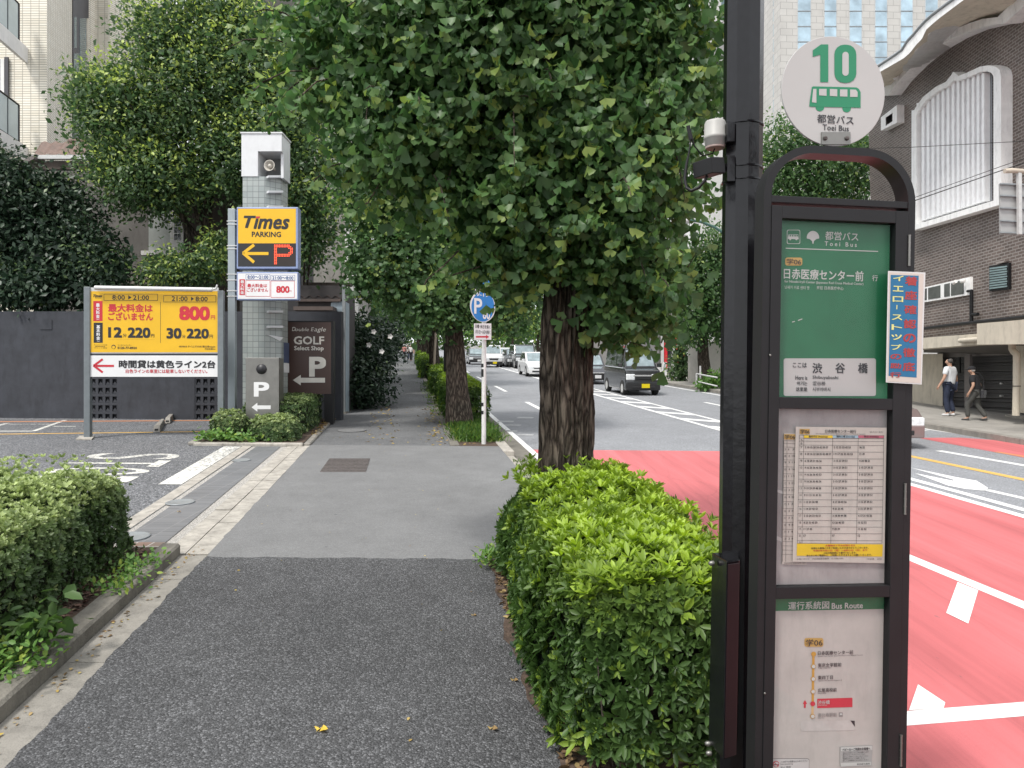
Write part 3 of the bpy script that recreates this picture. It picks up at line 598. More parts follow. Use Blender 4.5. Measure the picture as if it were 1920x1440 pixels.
# grey stucco building past the pillar
t = thing('grey_stucco_building', 'plain grey stucco building with white stair rails behind the golf sign', 'building', P(620, 700, 27))
mb = MB(); pl = Plane(P(620, 480, 27), (1, .1, 0), (0, 0, 1)); mb.pprism(pl, [(588, 800), (664, 800), (664, 130), (588, 130)], -7, 0, stucco); mb.build('wall', t)
mb = MB(); mb.pprism(pl, [(648, 620), (672, 620), (672, 380), (648, 380)], .02, .2, fascia)
for k in range(5): mb.pprism(pl, [(664, 560+k*12), (700, 610+k*12), (700, 615+k*12), (664, 565+k*12)], -.3, -.2, fascia)
mb.build('stair_rail', t)
# little clapboard gate house with tiled pent roof
clap = M('blue_clapboard', (.33, .40, .45), .7, var=.14, vs=5, dirt=.3)
t = thing('clapboard_shed', 'weathered blue clapboard porch with a brown tile roof right of the pillar', 'shed', P(630, 760, 20.5))
pl = Plane(P(630, 650, 20.6), (1, 0, 0), (0, 0, 1)); mb = MB(); mb.pprism(pl, [(560, 790), (644, 790), (644, 535), (560, 535)], -1.5, -.02, M('shed_dark', (.05, .045, .045), .8)); 
mb.pprism(pl, [(622, 778), (646, 778), (646, 565), (622, 565)], -.6, .0, clap); mb.build('wall', t)
mb = MB()
for k in range(15): y = 568+k*14; mb.pprism(pl, [(621, y+13.5), (645, y+13.5), (645, y), (621, y)], .0, .03+.012*(k % 2), clap)
mb.build('clapboard', t)
mb = MB(); mb.pbox(pl, 643, 782, 648, 535, .0, .09, galv); mb.build('corner_post', t)
mb = MB(); tile_roof(mb, pl, 560, 638, 560, 530, .7, rooftile, .24, 4); mb.pbox(pl, 556, 566, 640, 561, -.1, .1, M('gutter_brown', (.1, .075, .065), .6)); mb.pbox(pl, 556, 530, 648, 524, -.9, -.6, wdark); mb.build('roof', t)
mb = MB(); mb.pbox(pl, 560, 585, 632, 578, .05, .5, M('gutter_brown', (.1, .075, .065), .6)); mb.build('awning', t)
mb = MB(); mb.pbox(pl, 617, 800, 650, 772, -.3, .14, conc); mb.build('stone_step', t)
# ================================================================== buildings, right
bk = brick('brown_wall_brick', (.095, .072, .062), (.155, .12, .105), (.275, .25, .232), .23, .085, .013, .6, .5, .6, .8)
wstone = M('white_moulding', (.86, .86, .85), .75, var=.08, vs=3, dirt=.3); cream = M('cream_plaster', (.58, .525, .43), .85, var=.1, vs=2, dirt=.35)
FP = Plane(P(1735, 640, 24.02), (-.0286, -1, 0), (0, 0, 1))
def C2(*p): return [(1640+x/3, y/3) for x, y in p]
def C3(*p): return [(1640+x/3.13, 440+y/3.13) for x, y in p]
def C8(*p): return [(1700+x/6, 640+y/6) for x, y in p]
bt = thing('brick_building', 'brown brick building with a wavy white roofline and a white slatted arched window', 'building', P(1735, 770, 24))
low = C2((-40, 540), (65, 540), (150, 535), (210, 455), (300, 365), (400, 285), (520, 215), (640, 165), (770, 135), (830, 130), (845, 118), (960, 20), (1100, -60), (1700, -300))
top = C2((-40, 505), (65, 505), (120, 500), (170, 440), (260, 345), (380, 250), (500, 180), (620, 130), (700, 105), (770, 97), (790, 95), (930, -40), (1070, -120), (1700, -420))
mb = MB(); fl = [FP.pt(*FP.px(x, y)) for x, y in low]
bb = [FP.pt(*FP.px(x, 648), 0) for x in (2500, 1640)]
mb.prism(bb+[q for q in fl], -FP.n*9, bk); mb.build('wall', bt, uv=True)
mb = MB(); a = [FP.pt(*FP.px(x, y), .45) for x, y in low]; b = [FP.pt(*FP.px(x, y), .45) for x, y in top]; n = len(a)
mb.ribbon(a, b, wstone); mb.ribbon([q-FP.n*.45 for q in a], a, wstone); mb.ribbon(b, [q-FP.n*9 for q in b], wstone); mb.build('cornice', bt)
def resample(pts, k):
    pts = [Vector(q) for q in pts]; d = [0]
    for p, q in zip(pts[:-1], pts[1:]): d.append(d[-1]+(q-p).length)
    out = []
    for i in range(k):
        s = d[-1]*i/(k-1); j = max(x for x in range(len(d)) if d[x] <= s+1e-9); j = min(j, len(pts)-2); f = (s-d[j])/max(d[j+1]-d[j], 1e-9); out.append(pts[j].lerp(pts[j+1], f))
    return out
elow = C2((-120, 480), (30, 405), (150, 335), (185, 315), (215, 272), (268, 215), (272, 182), (350, 112), (500, 0), (640, -90), (900, -300), (1500, -700))
etop = C2((-120, 455), (20, 380), (140, 300), (165, 280), (190, 230), (240, 185), (262, 148), (330, 88), (450, 0), (600, -110), (860, -330), (1450, -740))
mb = MB(); e = [FP.pt(*FP.px(x, y, 1.7), 1.7) for x, y in elow]; f = [FP.pt(*FP.px(x, y, 1.7), 1.7) for x, y in etop]
inner = resample([q-FP.n*.3+Vector((0, 0, .02)) for q in b], len(e)*3); outer = resample(e, len(e)*3); outert = resample(f, len(e)*3)
mb.ribbon(inner, outer, cream, True); eo = mb.build('eave_soffit', bt)
mb = MB(); mb.ribbon(outer, outert, wstone); mb.ribbon(outert, [q-FP.n*.4 for q in outert], wstone); mb.ribbon([q-FP.n*.4 for q in outert], [q-FP.n*4+Vector((0, 0, .6)) for q in inner], galv_light)
mb.tube([q+Vector((0, 0, .05)) for q in outert], .05, galv, 6); mb.build('eave_fascia', eo)
mb = MB(); q = C2((148, 400), (222, 375), (222, 440), (148, 465)); mb.pprism(FP, q, .5, 1.1, wstone)
for k in range(4): mb.ppoly(FP, C2((152, 410+k*13), (190, 397+k*13), (190, 402+k*13), (152, 415+k*13)), 1.11, galv)
mb.build('roof_vent', bt)
# arched slatted window
og = C2((212, 1297), (212, 650), (225, 612), (270, 547), (340, 490), (400, 460), (428, 425), (440, 405), (452, 410), (472, 427), (520, 408), (590, 375), (640, 367), (680, 375), (703, 393), (711, 430), (710, 1150))
ig = C2((234, 1262), (234, 655), (245, 625), (285, 568), (350, 515), (408, 486), (435, 458), (446, 452), (462, 456), (476, 452), (528, 432), (592, 405), (632, 400), (655, 410), (666, 425), (668, 440), (668, 1128))
wb = MB(); pt_o = [FP.pt(*FP.px(x, y, .3), .3) for x, y in og]; pt_i = [FP.pt(*FP.px(x, y, .3), .3) for x, y in ig]; n = len(pt_o)
wb.add(pt_o+pt_i, [(i, (i+1) % n, n+(i+1) % n, n+i) for i in range(n)], wstone)
wb.add(pt_o+[q-FP.n*.3 for q in pt_o], [((i+1) % n, i, n+i, n+(i+1) % n) for i in range(n)], wstone); wb.add(pt_i+[q-FP.n*.26 for q in pt_i], [(i, (i+1) % n, n+(i+1) % n, n+i) for i in range(n)], wstone)
wo = wb.build('arched_window_frame', bt)
wb = MB(); wb.ppoly(FP, ig, .03, M('slat_backing', (.27, .28, .30), .8, dirt=.2)); wb.build('backing', wo)
def yat(poly, x):
    for (x0, y0), (x1, y1) in zip(poly[:-1], poly[1:]):
        if x0 <= x <= x1 and x1 > x0: return y0+(y1-y0)*(x-x0)/(x1-x0)
    return None
sl_m = M('slat_white', (.88, .89, .90), .7, var=.06, vs=4, dirt=.25)
for k in range(15):
    x0 = 1640+(242+k*28.6)/3; x1 = x0+5.2; xm = min(x1, 1862); yt = yat(ig[1:], (x0+xm)/2) or 140; yb = 1262/3-(x0-1718)*(134/3)/(434/3)
    wb = MB(); wb.pprism(FP, [(x0, yb), (xm, yb-1.5), (xm, yt), (x0, yt+1)], .04, .2, sl_m); wb.build('slat', wo)
# other windows, pipes, canopy, garage
wb = MB(); o4 = C2((35, 660), (125, 590), (125, 690), (35, 735)); i4 = C2((62, 662), (100, 635), (100, 682), (62, 708)); q0 = [FP.pt(*FP.px(x, y, .25), .25) for x, y in o4]; q1 = [FP.pt(*FP.px(x, y, .25), .25) for x, y in i4]
wb.add(q0+q1, [(i, (i+1) % 4, 4+(i+1) % 4, 4+i) for i in range(4)], wstone); wb.add(q0+[q-FP.n*.25 for q in q0], [((i+1) % 4, i, 4+i, 4+(i+1) % 4) for i in range(4)], wstone); o = wb.build('square_window', bt)
wb = MB(); wb.ppoly(FP, i4, .05, gl_dark); wb.build('pane', o)
wb = MB(); wb.pprism(FP, C3((250, 322), (577, 248), (577, 352), (250, 405)), .0, .08, wstone); o = wb.build('strip_window', bt)
wb = MB()
for x0, x1 in ((262, 322), (330, 402), (425, 458), (465, 540)):
    def yl(x, b): return (322-(x-250)*.226 if not b else 405-(x-250)*.162)
    wb.pprism(FP, C3((x0, yl(x0, 1)-11), (x1, yl(x1, 1)-11), (x1, yl(x1, 0)+9), (x0, yl(x0, 0)+9)), .08, .09, M('dim_pane', (.10, .105, .10), .25, var=.2, vs=3))
wb.build('pane', o)
wb = MB(); wb.pprism(FP, C3((687, 183), (803, 165), (803, 320), (687, 333)), .0, .07, black_mat); o = wb.build('louvre_window', bt)
wb = MB()
for k in range(9): y = 192+k*14.5; wb.pprism(FP, C3((695, y+12), (795, y-1), (795, y-10), (695, y+3)), .075+.01*(k % 2), .1, M('louvre_glass', (.22, .30, .31), .15))
wb.build('glass_louvre', o)
wb = MB(); wb.pprism(FP, C3((735, 160), (790, 152), (785, 162), (740, 172)), 0, .12, M('stone_sill', (.3, .27, .25), .8)); wb.build('window_hood', bt)
wb = MB(); wb.tube([FP.pt(*FP.px(x, y), .12) for x, y in C3((150, 570), (297, 553), (540, 523), (877, 487), (1400, 425))], .055, black_mat, 8); wb.tube([FP.pt(*FP.px(x, y), .1) for x, y in C3((590, 328), (588, 400), (588, 516))], .05, black_mat, 8); wb.tube([FP.pt(*FP.px(x, y), .1) for x, y in C3((565, 332), (592, 328))], .04, black_mat, 6); wb.tube([FP.pt(*FP.px(x, y), .1) for x, y in C3((590, 470), (628, 466))], .05, black_mat, 6); wb.build('drain_pipe', bt)
wb = MB(); wb.tube([FP.pt(*FP.px(x, y), .3) for x, y in C3((522, 284), (538, 274))], .05, white, 10); wb.lathe([(.03, 0), (.06, .03), (.06, .14), (.03, .16)], FP.pt(*FP.px(*C3((548, 274))[0]), .2), (0, -1, 0), white, 12); wb.build('security_camera', bt)
wb = MB(); wb.pprism(FP, C3((150, 640), (290, 612), (782, 576), (782, 640), (290, 676), (150, 690)), 0, .5, cream); wb.build('canopy_beam', bt)
wb = MB(); wb.pprism(FP, C3((780, 522), (1300, 480), (1300, 640), (780, 645)), 0, .8, cream); wb.build('beam_box', bt)
wb = MB(); wb.tube([FP.pt(*FP.px(x, y, .58), .58) for x, y in C3((500, 622), (778, 602))], .065, cream, 8); wb.build('canopy_pipe', bt)
def deep(x, y, w): return FP.pt(*FP.px(x, y, w), w)
gar = C8((350, 150), (1230, 110)); wb = MB()
wallL = [deep(x, y, -.9) for x, y in C8((-500, 770), (405, 735), (405, 140), (-500, 150))]; wb.poly(wallL, cream)
wb.build('ground_floor_wall', bt); wb = MB(); wr = [deep(x, y, -.2) for x, y in C8((1205, 800), (3000, 900), (3000, -40), (1205, 20))]; wb.prism(wr, -FP.n*.4, cream); wb.build('garage_pier', bt)
wb = MB(); top2 = [deep(x, y, -1.2) for x, y in C8((400, 740), (1212, 775), (1212, 150), (400, 185))]; shut = M('shutter_paint', (.05, .048, .05), .5, var=.1, dirt=.2); wb.poly(top2, shut)
for k in range(12):
    f = k/12; l0 = top2[3].lerp(top2[0], f); r0 = top2[2].lerp(top2[1], f); h = Vector((0, 0, -.09 if k % 2 else -.05)); wb.hexa([l0+h, r0+h, r0, l0], [q+FP.n*.05 for q in (l0+h*.7, r0+h*.7, r0, l0)], shut)
so_ = wb.build('garage_shutter', bt)
for x, y in C8((628, 474), (625, 614), (952, 684), (1020, 690)): wb = MB(); wb.pbox(FP, x-1.6, y+1.4, x+1.6, y-1.4, -1.17, -1.1, galv_light); wb.build('shutter_latch', so_)
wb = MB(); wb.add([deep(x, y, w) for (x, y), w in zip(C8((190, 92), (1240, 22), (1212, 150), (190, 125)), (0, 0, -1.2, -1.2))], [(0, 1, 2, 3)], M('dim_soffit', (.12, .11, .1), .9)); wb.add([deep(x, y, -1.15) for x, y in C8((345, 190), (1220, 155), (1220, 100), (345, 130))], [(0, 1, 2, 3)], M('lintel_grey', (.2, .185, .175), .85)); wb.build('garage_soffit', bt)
wb = MB(); wb.pprism(FP, C8((348, 740), (405, 738), (405, 150), (348, 152)), -.9, -.82, M('jamb_grey', (.17, .155, .15), .8)); wb.pbox(FP, 1700+248/6, 640+360/6, 1700+288/6, 640+182/6, -.89, -.85, black_mat); wb.build('garage_jamb', bt)
wb = MB(); wb.tube([deep(x, y, .25) for x, y in C8((1185, 30), (1185, 85), (1200, 110), (1236, 145), (1238, 175), (1236, 500), (1228, 835))], .085, cream, 10); wb.tube([deep(x, y, .25) for x, y in C8((1236, 500), (1236, 508))], .1, black_mat, 10); wb.build('downpipe', bt)
wb = MB(); wb.prism([G(x, y, .0) for x, y in C8((1105, 850), (1320, 880), (1320, 855), (1180, 835))], (0, 0, .06), conc_light); wb.build('doorstep', bt)
# tall office tower
t = thing('office_tower', 'tall pale stone office tower with vertical strips of blue windows', 'building', P(1600, 700, 70))
stone = brick('tower_stone', (.50, .485, .46), (.46, .445, .42), (.32, .31, .295), 1.15, .62, .025, .7, .5, .2, .3)
TP = Plane(P(1463, 300, 70), (1, .06, 0), (0, 0, 1)); mb = MB()
mb.prism([TP.pt(*TP.px(x, y)) for x, y in ((1463, 800), (2000, 800), (2000, -700), (1463, -700))], -TP.n*14, stone); mb.build('wall', t, uv=True)
sg = glass('sky_window', (.33, .45, .53), .05)
for i, (x0, x1) in enumerate(((1495, 1520), (1545, 1568), (1592, 1615.5), (1640, 1663), (1688, 1711), (1734, 1758), (1782, 1806), (1830, 1854))):
    mb = MB(); mb.pbox(TP, x0, 235, x1, -600, -.02, .05, M('mullion_white', (.5, .52, .53), .5)); o = mb.build('window_strip', t)
    mb = MB(); y = 222
    while y > -590:
        mb.pbox(TP, x0+1, y+(i % 2)*2, x1-1, y-26, .055, .075, sg); mb.pbox(TP, x0, y-27.2, x1, y-28.5, .05, .1, galv); y -= 28.8
    mb.build('pane', o)
TQ = Plane(TP.O, (.25, -1, 0), (0, 0, 1)); mb = MB(); sideA = TP.O
for k in range(26):
    z = 12+k*1.45+TP.O.z-20; c = TP.O-TP.n*4; mb.hexa([Vector((TP.O.x-.04, TP.O.y+1.5, z)), Vector((TP.O.x-.04, TP.O.y+9, z)), Vector((TP.O.x-.04, TP.O.y+9, z+1.2)), Vector((TP.O.x-.04, TP.O.y+1.5, z+1.2))], [Vector((TP.O.x-.1, TP.O.y+1.5, z)), Vector((TP.O.x-.1, TP.O.y+9, z)), Vector((TP.O.x-.1, TP.O.y+9, z+1.2)), Vector((TP.O.x-.1, TP.O.y+1.5, z+1.2))], gl_blue)
mb.build('side_window', t)
t = thing('pale_office_block', 'pale grey office block glimpsed between the ginkgo and the black pole', 'building', P(1335, 690, 95))
KP = Plane(P(1335, 100, 95), (1, .1, 0), (0, 0, 1)); mb = MB(); mb.pprism(KP, [(1296, 800), (1440, 800), (1440, -300), (1296, -300)], -12, 0, M('pale_cladding', (.62, .62, .61), .6, var=.05)); mb.build('wall', t)
mb = MB(); mb.pbox(KP, 1338, 105, 1375, 60, 0, .2, M('mesh_screen', (.36, .36, .36), .7)); mb.pbox(KP, 1352, 22, 1366, -60, 0, .15, gl_blue); mb.pbox(KP, 1304, 60, 1312, -60, 0, .15, gl_blue); mb.build('window', t)
# shops along the far pavement
SP = Plane(P(1200, 650, 47), (1, .02, 0), (0, 0, 1)); t = thing('red_shop', 'shop front with red panels and glass behind the black van', 'shop', P(1200, 712, 47))
redp = M('red_panel', (.50, .02, .03), .4, var=.1); mb = MB(); mb.pprism(SP, [(1060, 730), (1287, 730), (1287, 440), (1060, 440)], -6, 0, M('shop_grey', (.22, .21, .2), .7)); mb.build('wall', t)
mb = MB(); mb.pbox(SP, 1238, 684, 1262, 615, .02, .08, gl_dark); mb.pbox(SP, 1160, 690, 1236, 615, .02, .06, M('shop_glass', (.2, .2, .2), .1, var=.5, vs=1.5)); mb.build('glass_front', t)
for x0, y0, x1, y1 in ((1244, 690, 1250, 636), (1265, 684, 1282, 634), (1163, 666, 1172, 650), (1228, 648, 1234, 640)):
    mb = MB(); mb.pbox(SP, x0, y0, x1, y1, .09, .2, redp); mb.build('red_panel', t)
mb = MB(); mb.pbox(SP, 1238, 690, 1243, 610, .1, .25, galv_light); mb.pbox(SP, 1258, 690, 1264, 610, .1, .25, galv_light); mb.build('door_post', t)
mb = MB(); mb.pbox(SP, 1232, 712, 1275, 688, .02, .1, M('white_plinth', (.6, .6, .6), .6)); mb.build('plinth', t)
t = thing('white_boundary_wall', 'white rendered wall behind the far pavement tree and guard rail', 'wall', P(1325, 715, 38))
WP = Plane(P(1325, 650, 38.5), (1, -.3, 0), (0, 0, 1)); mb = MB(); mb.pprism(WP, [(1290, 716), (1420, 722), (1420, 640), (1290, 640)], -.4, 0, M('white_render', (.58, .56, .52), .85, var=.08, vs=1.5, dirt=.3)); mb.build('wall', t)
t = thing('blue_shop_kiosk', 'dark blue kiosk and brick pier beyond the van', 'kiosk', P(1132, 700, 52)); KP2 = Plane(P(1132, 680, 52), (1, 0, 0), (0, 0, 1)); mb = MB(); mb.pprism(KP2, [(1128, 700), (1145, 700), (1145, 655), (1128, 655)], -1.5, 0, M('navy_panel', (.02, .04, .12), .5)); mb.build('kiosk_body', t); mb = MB(); mb.pprism(KP2, [(1114, 700), (1125, 700), (1125, 668), (1114, 668)], -.6, .0, M('brick_red', (.32, .1, .06), .8)); mb.build('brick_pier', t)
t = thing('orange_shop_sign', 'small red and yellow sign boards far up the street above the cars', 'sign', P(940, 690, 90)); KP3 = Plane(P(940, 665, 90), (1, 0, 0), (0, 0, 1)); mb = MB(); mb.pprism(KP3, [(930, 662), (941, 662), (941, 656), (930, 656)], -.3, 0, M('sign_yellow', (.8, .42, .03), .5)); mb.pprism(KP3, [(947, 680), (954, 680), (954, 657), (947, 657)], -.3, 0, M('sign_red', (.5, .12, .08), .5)); mb.pprism(KP3, [(934, 700), (936, 700), (936, 662), (934, 662)], -.25, -.05, galv); mb.build('sign_board', t)
# ================================================================== lamp post and its boxes
pb = G(1378, 1560, 0); pb = Vector((.905, 3.02, gz(.905, 3.02)))
t = thing('lamp_post', 'thick black faceted lamp post with a leaning shaft beside the bus stop sign', 'lamp post', pb)
ptop = P(1402, -700, 3.02); mb = MB(); ax = (ptop-pb); prof = []
def octa(mb, a, b, r0, r1, m, n=12, ph=0):
    d = (b-a).normalized(); u = d.cross(Vector((0, 1, 0))).normalized(); v = u.cross(d); vv = []
    for q, r in ((a, r0), (b, r1)): vv += [q+(u*math.cos(2*math.pi*(k+.5)/n+ph)+v*math.sin(2*math.pi*(k+.5)/n+ph))*r for k in range(n)]
    mb.add(vv, [(k, (k+1) % n, n+(k+1) % n, n+k) for k in range(n)]+[tuple(range(n))[::-1], tuple(range(n, 2*n))], m)
octa(mb, pb-Vector((0, 0, .1)), ptop, .0795, .0765, black_gloss, 10); mb.build('shaft', t, bevel=.006)
for zz in (238, 318, 342): mb = MB(); q = pb.lerp(ptop, (P(0, zz, 3.02).z-pb.z)/ax.z); mb.tube([q-ax.normalized()*.003, q+ax.normalized()*.003], .0815, black_gloss, 20); mb.build('band', t)
def vprism(mb, foot, ya, yb, m):               # upright box from a pixel footprint (px, Y) between two pixel heights, leaning with the post
    za, zb = P(0, ya, 2.9).z, P(0, yb, 2.9).z; lo = [Vector((P(x, 0, Y).x-.018*(zb-za)/2, Y, za)) for x, Y in foot]; hi = [Vector((P(x, 0, Y).x+.018*(zb-za)/2, Y, zb)) for x, Y in foot]
    n = len(foot); mb.add(lo+hi, [tuple(range(n))[::-1], tuple(range(n, 2*n))]+[(i, (i+1) % n, n+(i+1) % n, n+i) for i in range(n)], m)
mb = MB(); vprism(mb, [(1331, 2.99), (1360, 2.845), (1384, 2.875), (1382, 3.0)], 1412, 1046, black_gloss); jb = mb.build('junction_box', t, bevel=.005)
mb = MB(); vprism(mb, [(1361.5, 2.8435), (1383.5, 2.871), (1383.5, 2.878), (1361.5, 2.85)], 1409, 1052, maroon_mat); mb.build('box_cover', jb, bevel=.0015)
JP = Plane(P(1345, 1200, 2.91), Vector((P(1360, 0, 2.845).x-P(1331, 0, 2.99).x, 2.845-2.99, 0)), (0, 0, 1))
for x, y in ((1338, 1056), (1331, 1394), (1333, 1412)): mb = MB(); q = JP.pt(*JP.px(x, y), .0); mb.lathe([(.001, .02), (.006, .02), (.011, .012), (.011, 0)], q, JP.n, steel, 8); mb.build('bolt', jb)
# photo sensor with cap
q = P(1341, 248, 3.0); mb = MB(); w = 42/1400*3/2
mb.lathe([(.03, -.062), (.04, -.055), (.0425, -.03), (.045, -.028), (.045, -.018), (.0435, -.016), (.042, .035), (.038, .043), (.02, .046)], q, (0, 0, 1), M('sensor_plastic', (.36, .355, .335), .5), 24)
sn = mb.build('light_sensor', t); mb = MB(); mb.lathe([(.036, -.066), (.04, -.06), (.001, -.06)], q, (0, 0, 1), M('sensor_base', (.32, .24, .22), .6), 16); mb.build('sensor_base', sn)
mb = MB(); mb.tube([q+Vector((.0, .0, -.06)), q+Vector((-.01, 0, -.085)), q+Vector((-.05, 0, -.095)), q+Vector((-.085, -.01, -.06)), P(1296, 258, 2.99), P(1291, 240, 2.99)], [.003]*4+[.004, .007], black_mat, 6); mb.tube([P(1290, 236, 2.99), P(1296, 262, 2.99)], [.008, .009], black_mat, 8)
mb.tube([P(1295, 262, 2.99), P(1292, 285, 2.99), P(1287, 310, 2.99), P(1284, 335, 2.99), P(1287, 352, 2.98), P(1296, 358, 2.97), P(1310, 352, 2.96), P(1322, 338, 2.95), P(1326, 330, 2.95)], [.003, .003, .006, .006, .0065, .0065, .0065, .006, .006], black_mat, 8); mb.build('sensor_cable', t)
mb = MB(); BR = Matrix.Rotation(R(32), 3, 'Z') @ Matrix.Rotation(R(-8), 3, 'Y'); mb.box(P(1329, 315, 2.96), (.075, .10, .062), black_mat, BR); bx = mb.build('control_box', t, bevel=.003)
mb = MB(); mb.tube([P(1343, 312, 2.97), P(1352, 314, 2.99), P(1368, 315, 3.0)], .016, black_mat, 10); mb.box(P(1368, 318, 2.965), (.03, .04, .10), black_gloss); mb.build('bracket_arm', t); mb = MB(); mb.box(P(1368, 250, 2.965), (.03, .04, .075), black_gloss); mb.build('sensor_bracket', t)
# ================================================================== bus stop sign
green = M('sign_green', (.016, .135, .06), .45, var=.13, vs=7, dirt=.12); gtext = M('pale_lettering', (.50, .50, .48), .5, var=.03); dtext = M('dark_lettering', (.03, .03, .035), .5); gprint = M('green_print', (.012, .19, .09), .5, var=.05)
tan = M('route_badge', (.47, .29, .085), .5, var=.06); redt = M('red_print', (.50, .03, .05), .5, var=.06); paper = M('notice_paper', (.50, .455, .415), .6, var=.07, vs=9, dirt=.12); paper2 = M('faded_paper', (.46, .41, .375), .65, var=.1, vs=12)
disc_m = M('disc_face', (.40, .395, .385), .5, var=.03, vs=3)
yawv = Vector((1, .121, -.0165)); BP = Plane(P(1426, 720, 2.6), yawv, (.0165, 0, 1))
t = thing('bus_stop_sign', 'black arched bus stop sign with a round number 10 disc and three display panels', 'bus stop', Vector((1.12, 2.66, gz(1.12, 2.66))))
def bpt(x, y, w=0): return BP.pt(*BP.px(x, y, w), w)
u0, _ = BP.px(1424, 900); u1, _ = BP.px(1708, 900); _, vt = BP.px(1550, 274); vb = BP.px(1550, 1720)[1]
U0, U1 = u0, u1; r = .185; fw = .027; th = .072
def arch(off, n=12):
    pts = [(U0+off, vb)]
    for k in range(n+1): a = math.pi-k*math.pi/2/n; pts.append((U0+r+(r-off)*math.cos(a), vt-r+(r-off)*math.sin(a)))
    for k in range(n+1): a = math.pi/2-k*math.pi/2/n; pts.append((U1-r+(r-off)*math.cos(a), vt-r+(r-off)*math.sin(a)))
    pts.append((U1-off, vb)); return pts
oa, ia = arch(0), arch(fw); mb = MB(); n = len(oa)
fo = [BP.pt(u, v, 0) for u, v in oa]; fi = [BP.pt(u, v, 0) for u, v in ia]; bo = [BP.pt(u, v, -th) for u, v in oa]; bi = [BP.pt(u, v, -th) for u, v in ia]
mb.ribbon(fi, fo, black_mat); mb.ribbon(bo, bi, black_mat); mb.ribbon(fo, bo, black_mat, True); mb.ribbon(bi, fi, maroon_mat, True)  # inner face tinted maroon for the red glow under the arch
mb.build('arch_frame', t, bevel=.002)
def bar(mb, x0, y0, x1, y1, w0, w1, m):
    a0, b0 = BP.px(x0, (y0+y1)/2)[0], BP.px(x1, (y0+y1)/2)[0]; xm = (x0+x1)/2; c0, d0 = BP.px(xm, y1)[1], BP.px(xm, y0)[1]
    mb.prism([BP.pt(a0, c0, w0), BP.pt(b0, c0, w0), BP.pt(b0, d0, w0), BP.pt(a0, d0, w0)], BP.n*(w1-w0), m)
mb = MB(); ua, ub = U0+fw, U1-fw
def ubar(mb, ua, ub, y0, y1, w0, w1, m, xm=1560):
    c0, d0 = BP.px(xm, y1)[1], BP.px(xm, y0)[1]; mb.prism([BP.pt(ua, c0, w0), BP.pt(ub, c0, w0), BP.pt(ub, d0, w0), BP.pt(ua, d0, w0)], BP.n*(w1-w0), m)
ubar(mb, ua, ub, 371, 384, -.06, -.002, black_mat); mb.build('crossbar', t, bevel=.002)
UL = BP.px(1463, 580)[0]; UR = BP.px(1676, 580)[0]; ULi = BP.px(1442, 580)[0]; URi = BP.px(1699, 580)[0]
mb = MB(); ubar(mb, ULi+.003, UL, 390, 1700, -.05, .004, black_mat); ubar(mb, UR, URi, 390, 1700, -.05, .004, black_mat)
for y0, y1 in ((390, 413.5), (746, 767.5), (1099, 1121), (1640, 1700)): ubar(mb, UL, UR, y0, y1, -.05, .0035, black_mat)
mb.build('door_frame', t, bevel=.0015)
mb = MB(); ubar(mb, ua, ub, 392, 1700, -.066, -.055, black_mat); mb.build('back_panel', t)
for yh in (470, 935, 1405):
    mb = MB(); q = [BP.pt(URi+.004, BP.px(1700, y)[1], .006) for y in (yh-28, yh+28)]; mb.tube(q, .0045, steel, 8)
    for k in range(5): f = k/4; c = q[0].lerp(q[1], f); mb.tube([c-Vector((0, 0, .002)), c+Vector((0, 0, .002))], .0052, steel, 8)
    mb.build('hinge', t)
for x, y in ((1444, 666), (1434, 1300)): mb = MB(); q = bpt(x, y, .0045); mb.lathe([(.004, 0), (.004, .002), (.002, .003)], q, BP.n, steel, 10); mb.build('screw', t)
# disc
Dp = Plane(bpt(1562, 172, -.02), yawv, (.0165, 0, 1)); mb = MB(); cu, cv = Dp.px(1562, 172); rr = .1935
mb.lathe([(.001, -.004), (rr, -.004), (rr+.001, -.003), (rr+.001, .003), (rr, .004), (.001, .004)], Dp.pt(cu, cv), Dp.n, disc_m, 72, False)
w = .0055; mb.ppoly(Dp, [(1522.5, 108), (1536.5, 103.5), (1536.5, 155), (1551.5, 155), (1551.5, 84.5), (1538, 84.5), (1522.5, 95.5)], w, gprint); mb.prr(Dp, 1563, 85, 1604, 156.5, 18, w, gprint); mb.prr(Dp, 1577.5, 98.5, 1589.5, 143.5, 6, w+.0008, disc_m)
mb.ppoly(Dp, [(1516, 199), (1517, 190), (1521, 164), (1524, 163), (1604, 165), (1609, 168), (1612, 174), (1612, 203), (1516, 201)][::-1], w, gprint)
for x, y in ((1536, 202), (1586, 204)): mb.pdisc(Dp, x, y, 8, w-.0005, gprint, ry=7.5)
for q in ([(1520.5, 193), (1523, 168), (1529, 168), (1529, 194)], [(1534, 168), (1548, 168), (1548, 181), (1534, 180)], [(1554, 168), (1568, 168.5), (1568, 182), (1554, 181)], [(1573, 169), (1587, 169), (1587, 182.5), (1573, 182)], [(1592, 169), (1603, 169.5), (1606, 174), (1606, 183), (1592, 183)]): mb.ppoly(Dp, q[::-1], w+.001, disc_m)
mb.ptext(Dp, '都営バス', 1531, 217, 1599, 233, w, dtext, .012); mb.ptext(Dp, 'Toei Bus', 1541, 235.5, 1590, 246, w, dtext, .01); mb.build('number_disc', t)
mb = MB(); mb.pbox(Dp, 1538, 272, 1592, 249, .005, .009, steel); br = mb.build('disc_bracket', t)
for x in (1544.5, 1585): mb = MB(); mb.lathe([(.008, 0), (.008, .004), (.004, .007)], Dp.pt(*Dp.px(x, 261), .009), Dp.n, iron, 8); mb.build('bolt', br)
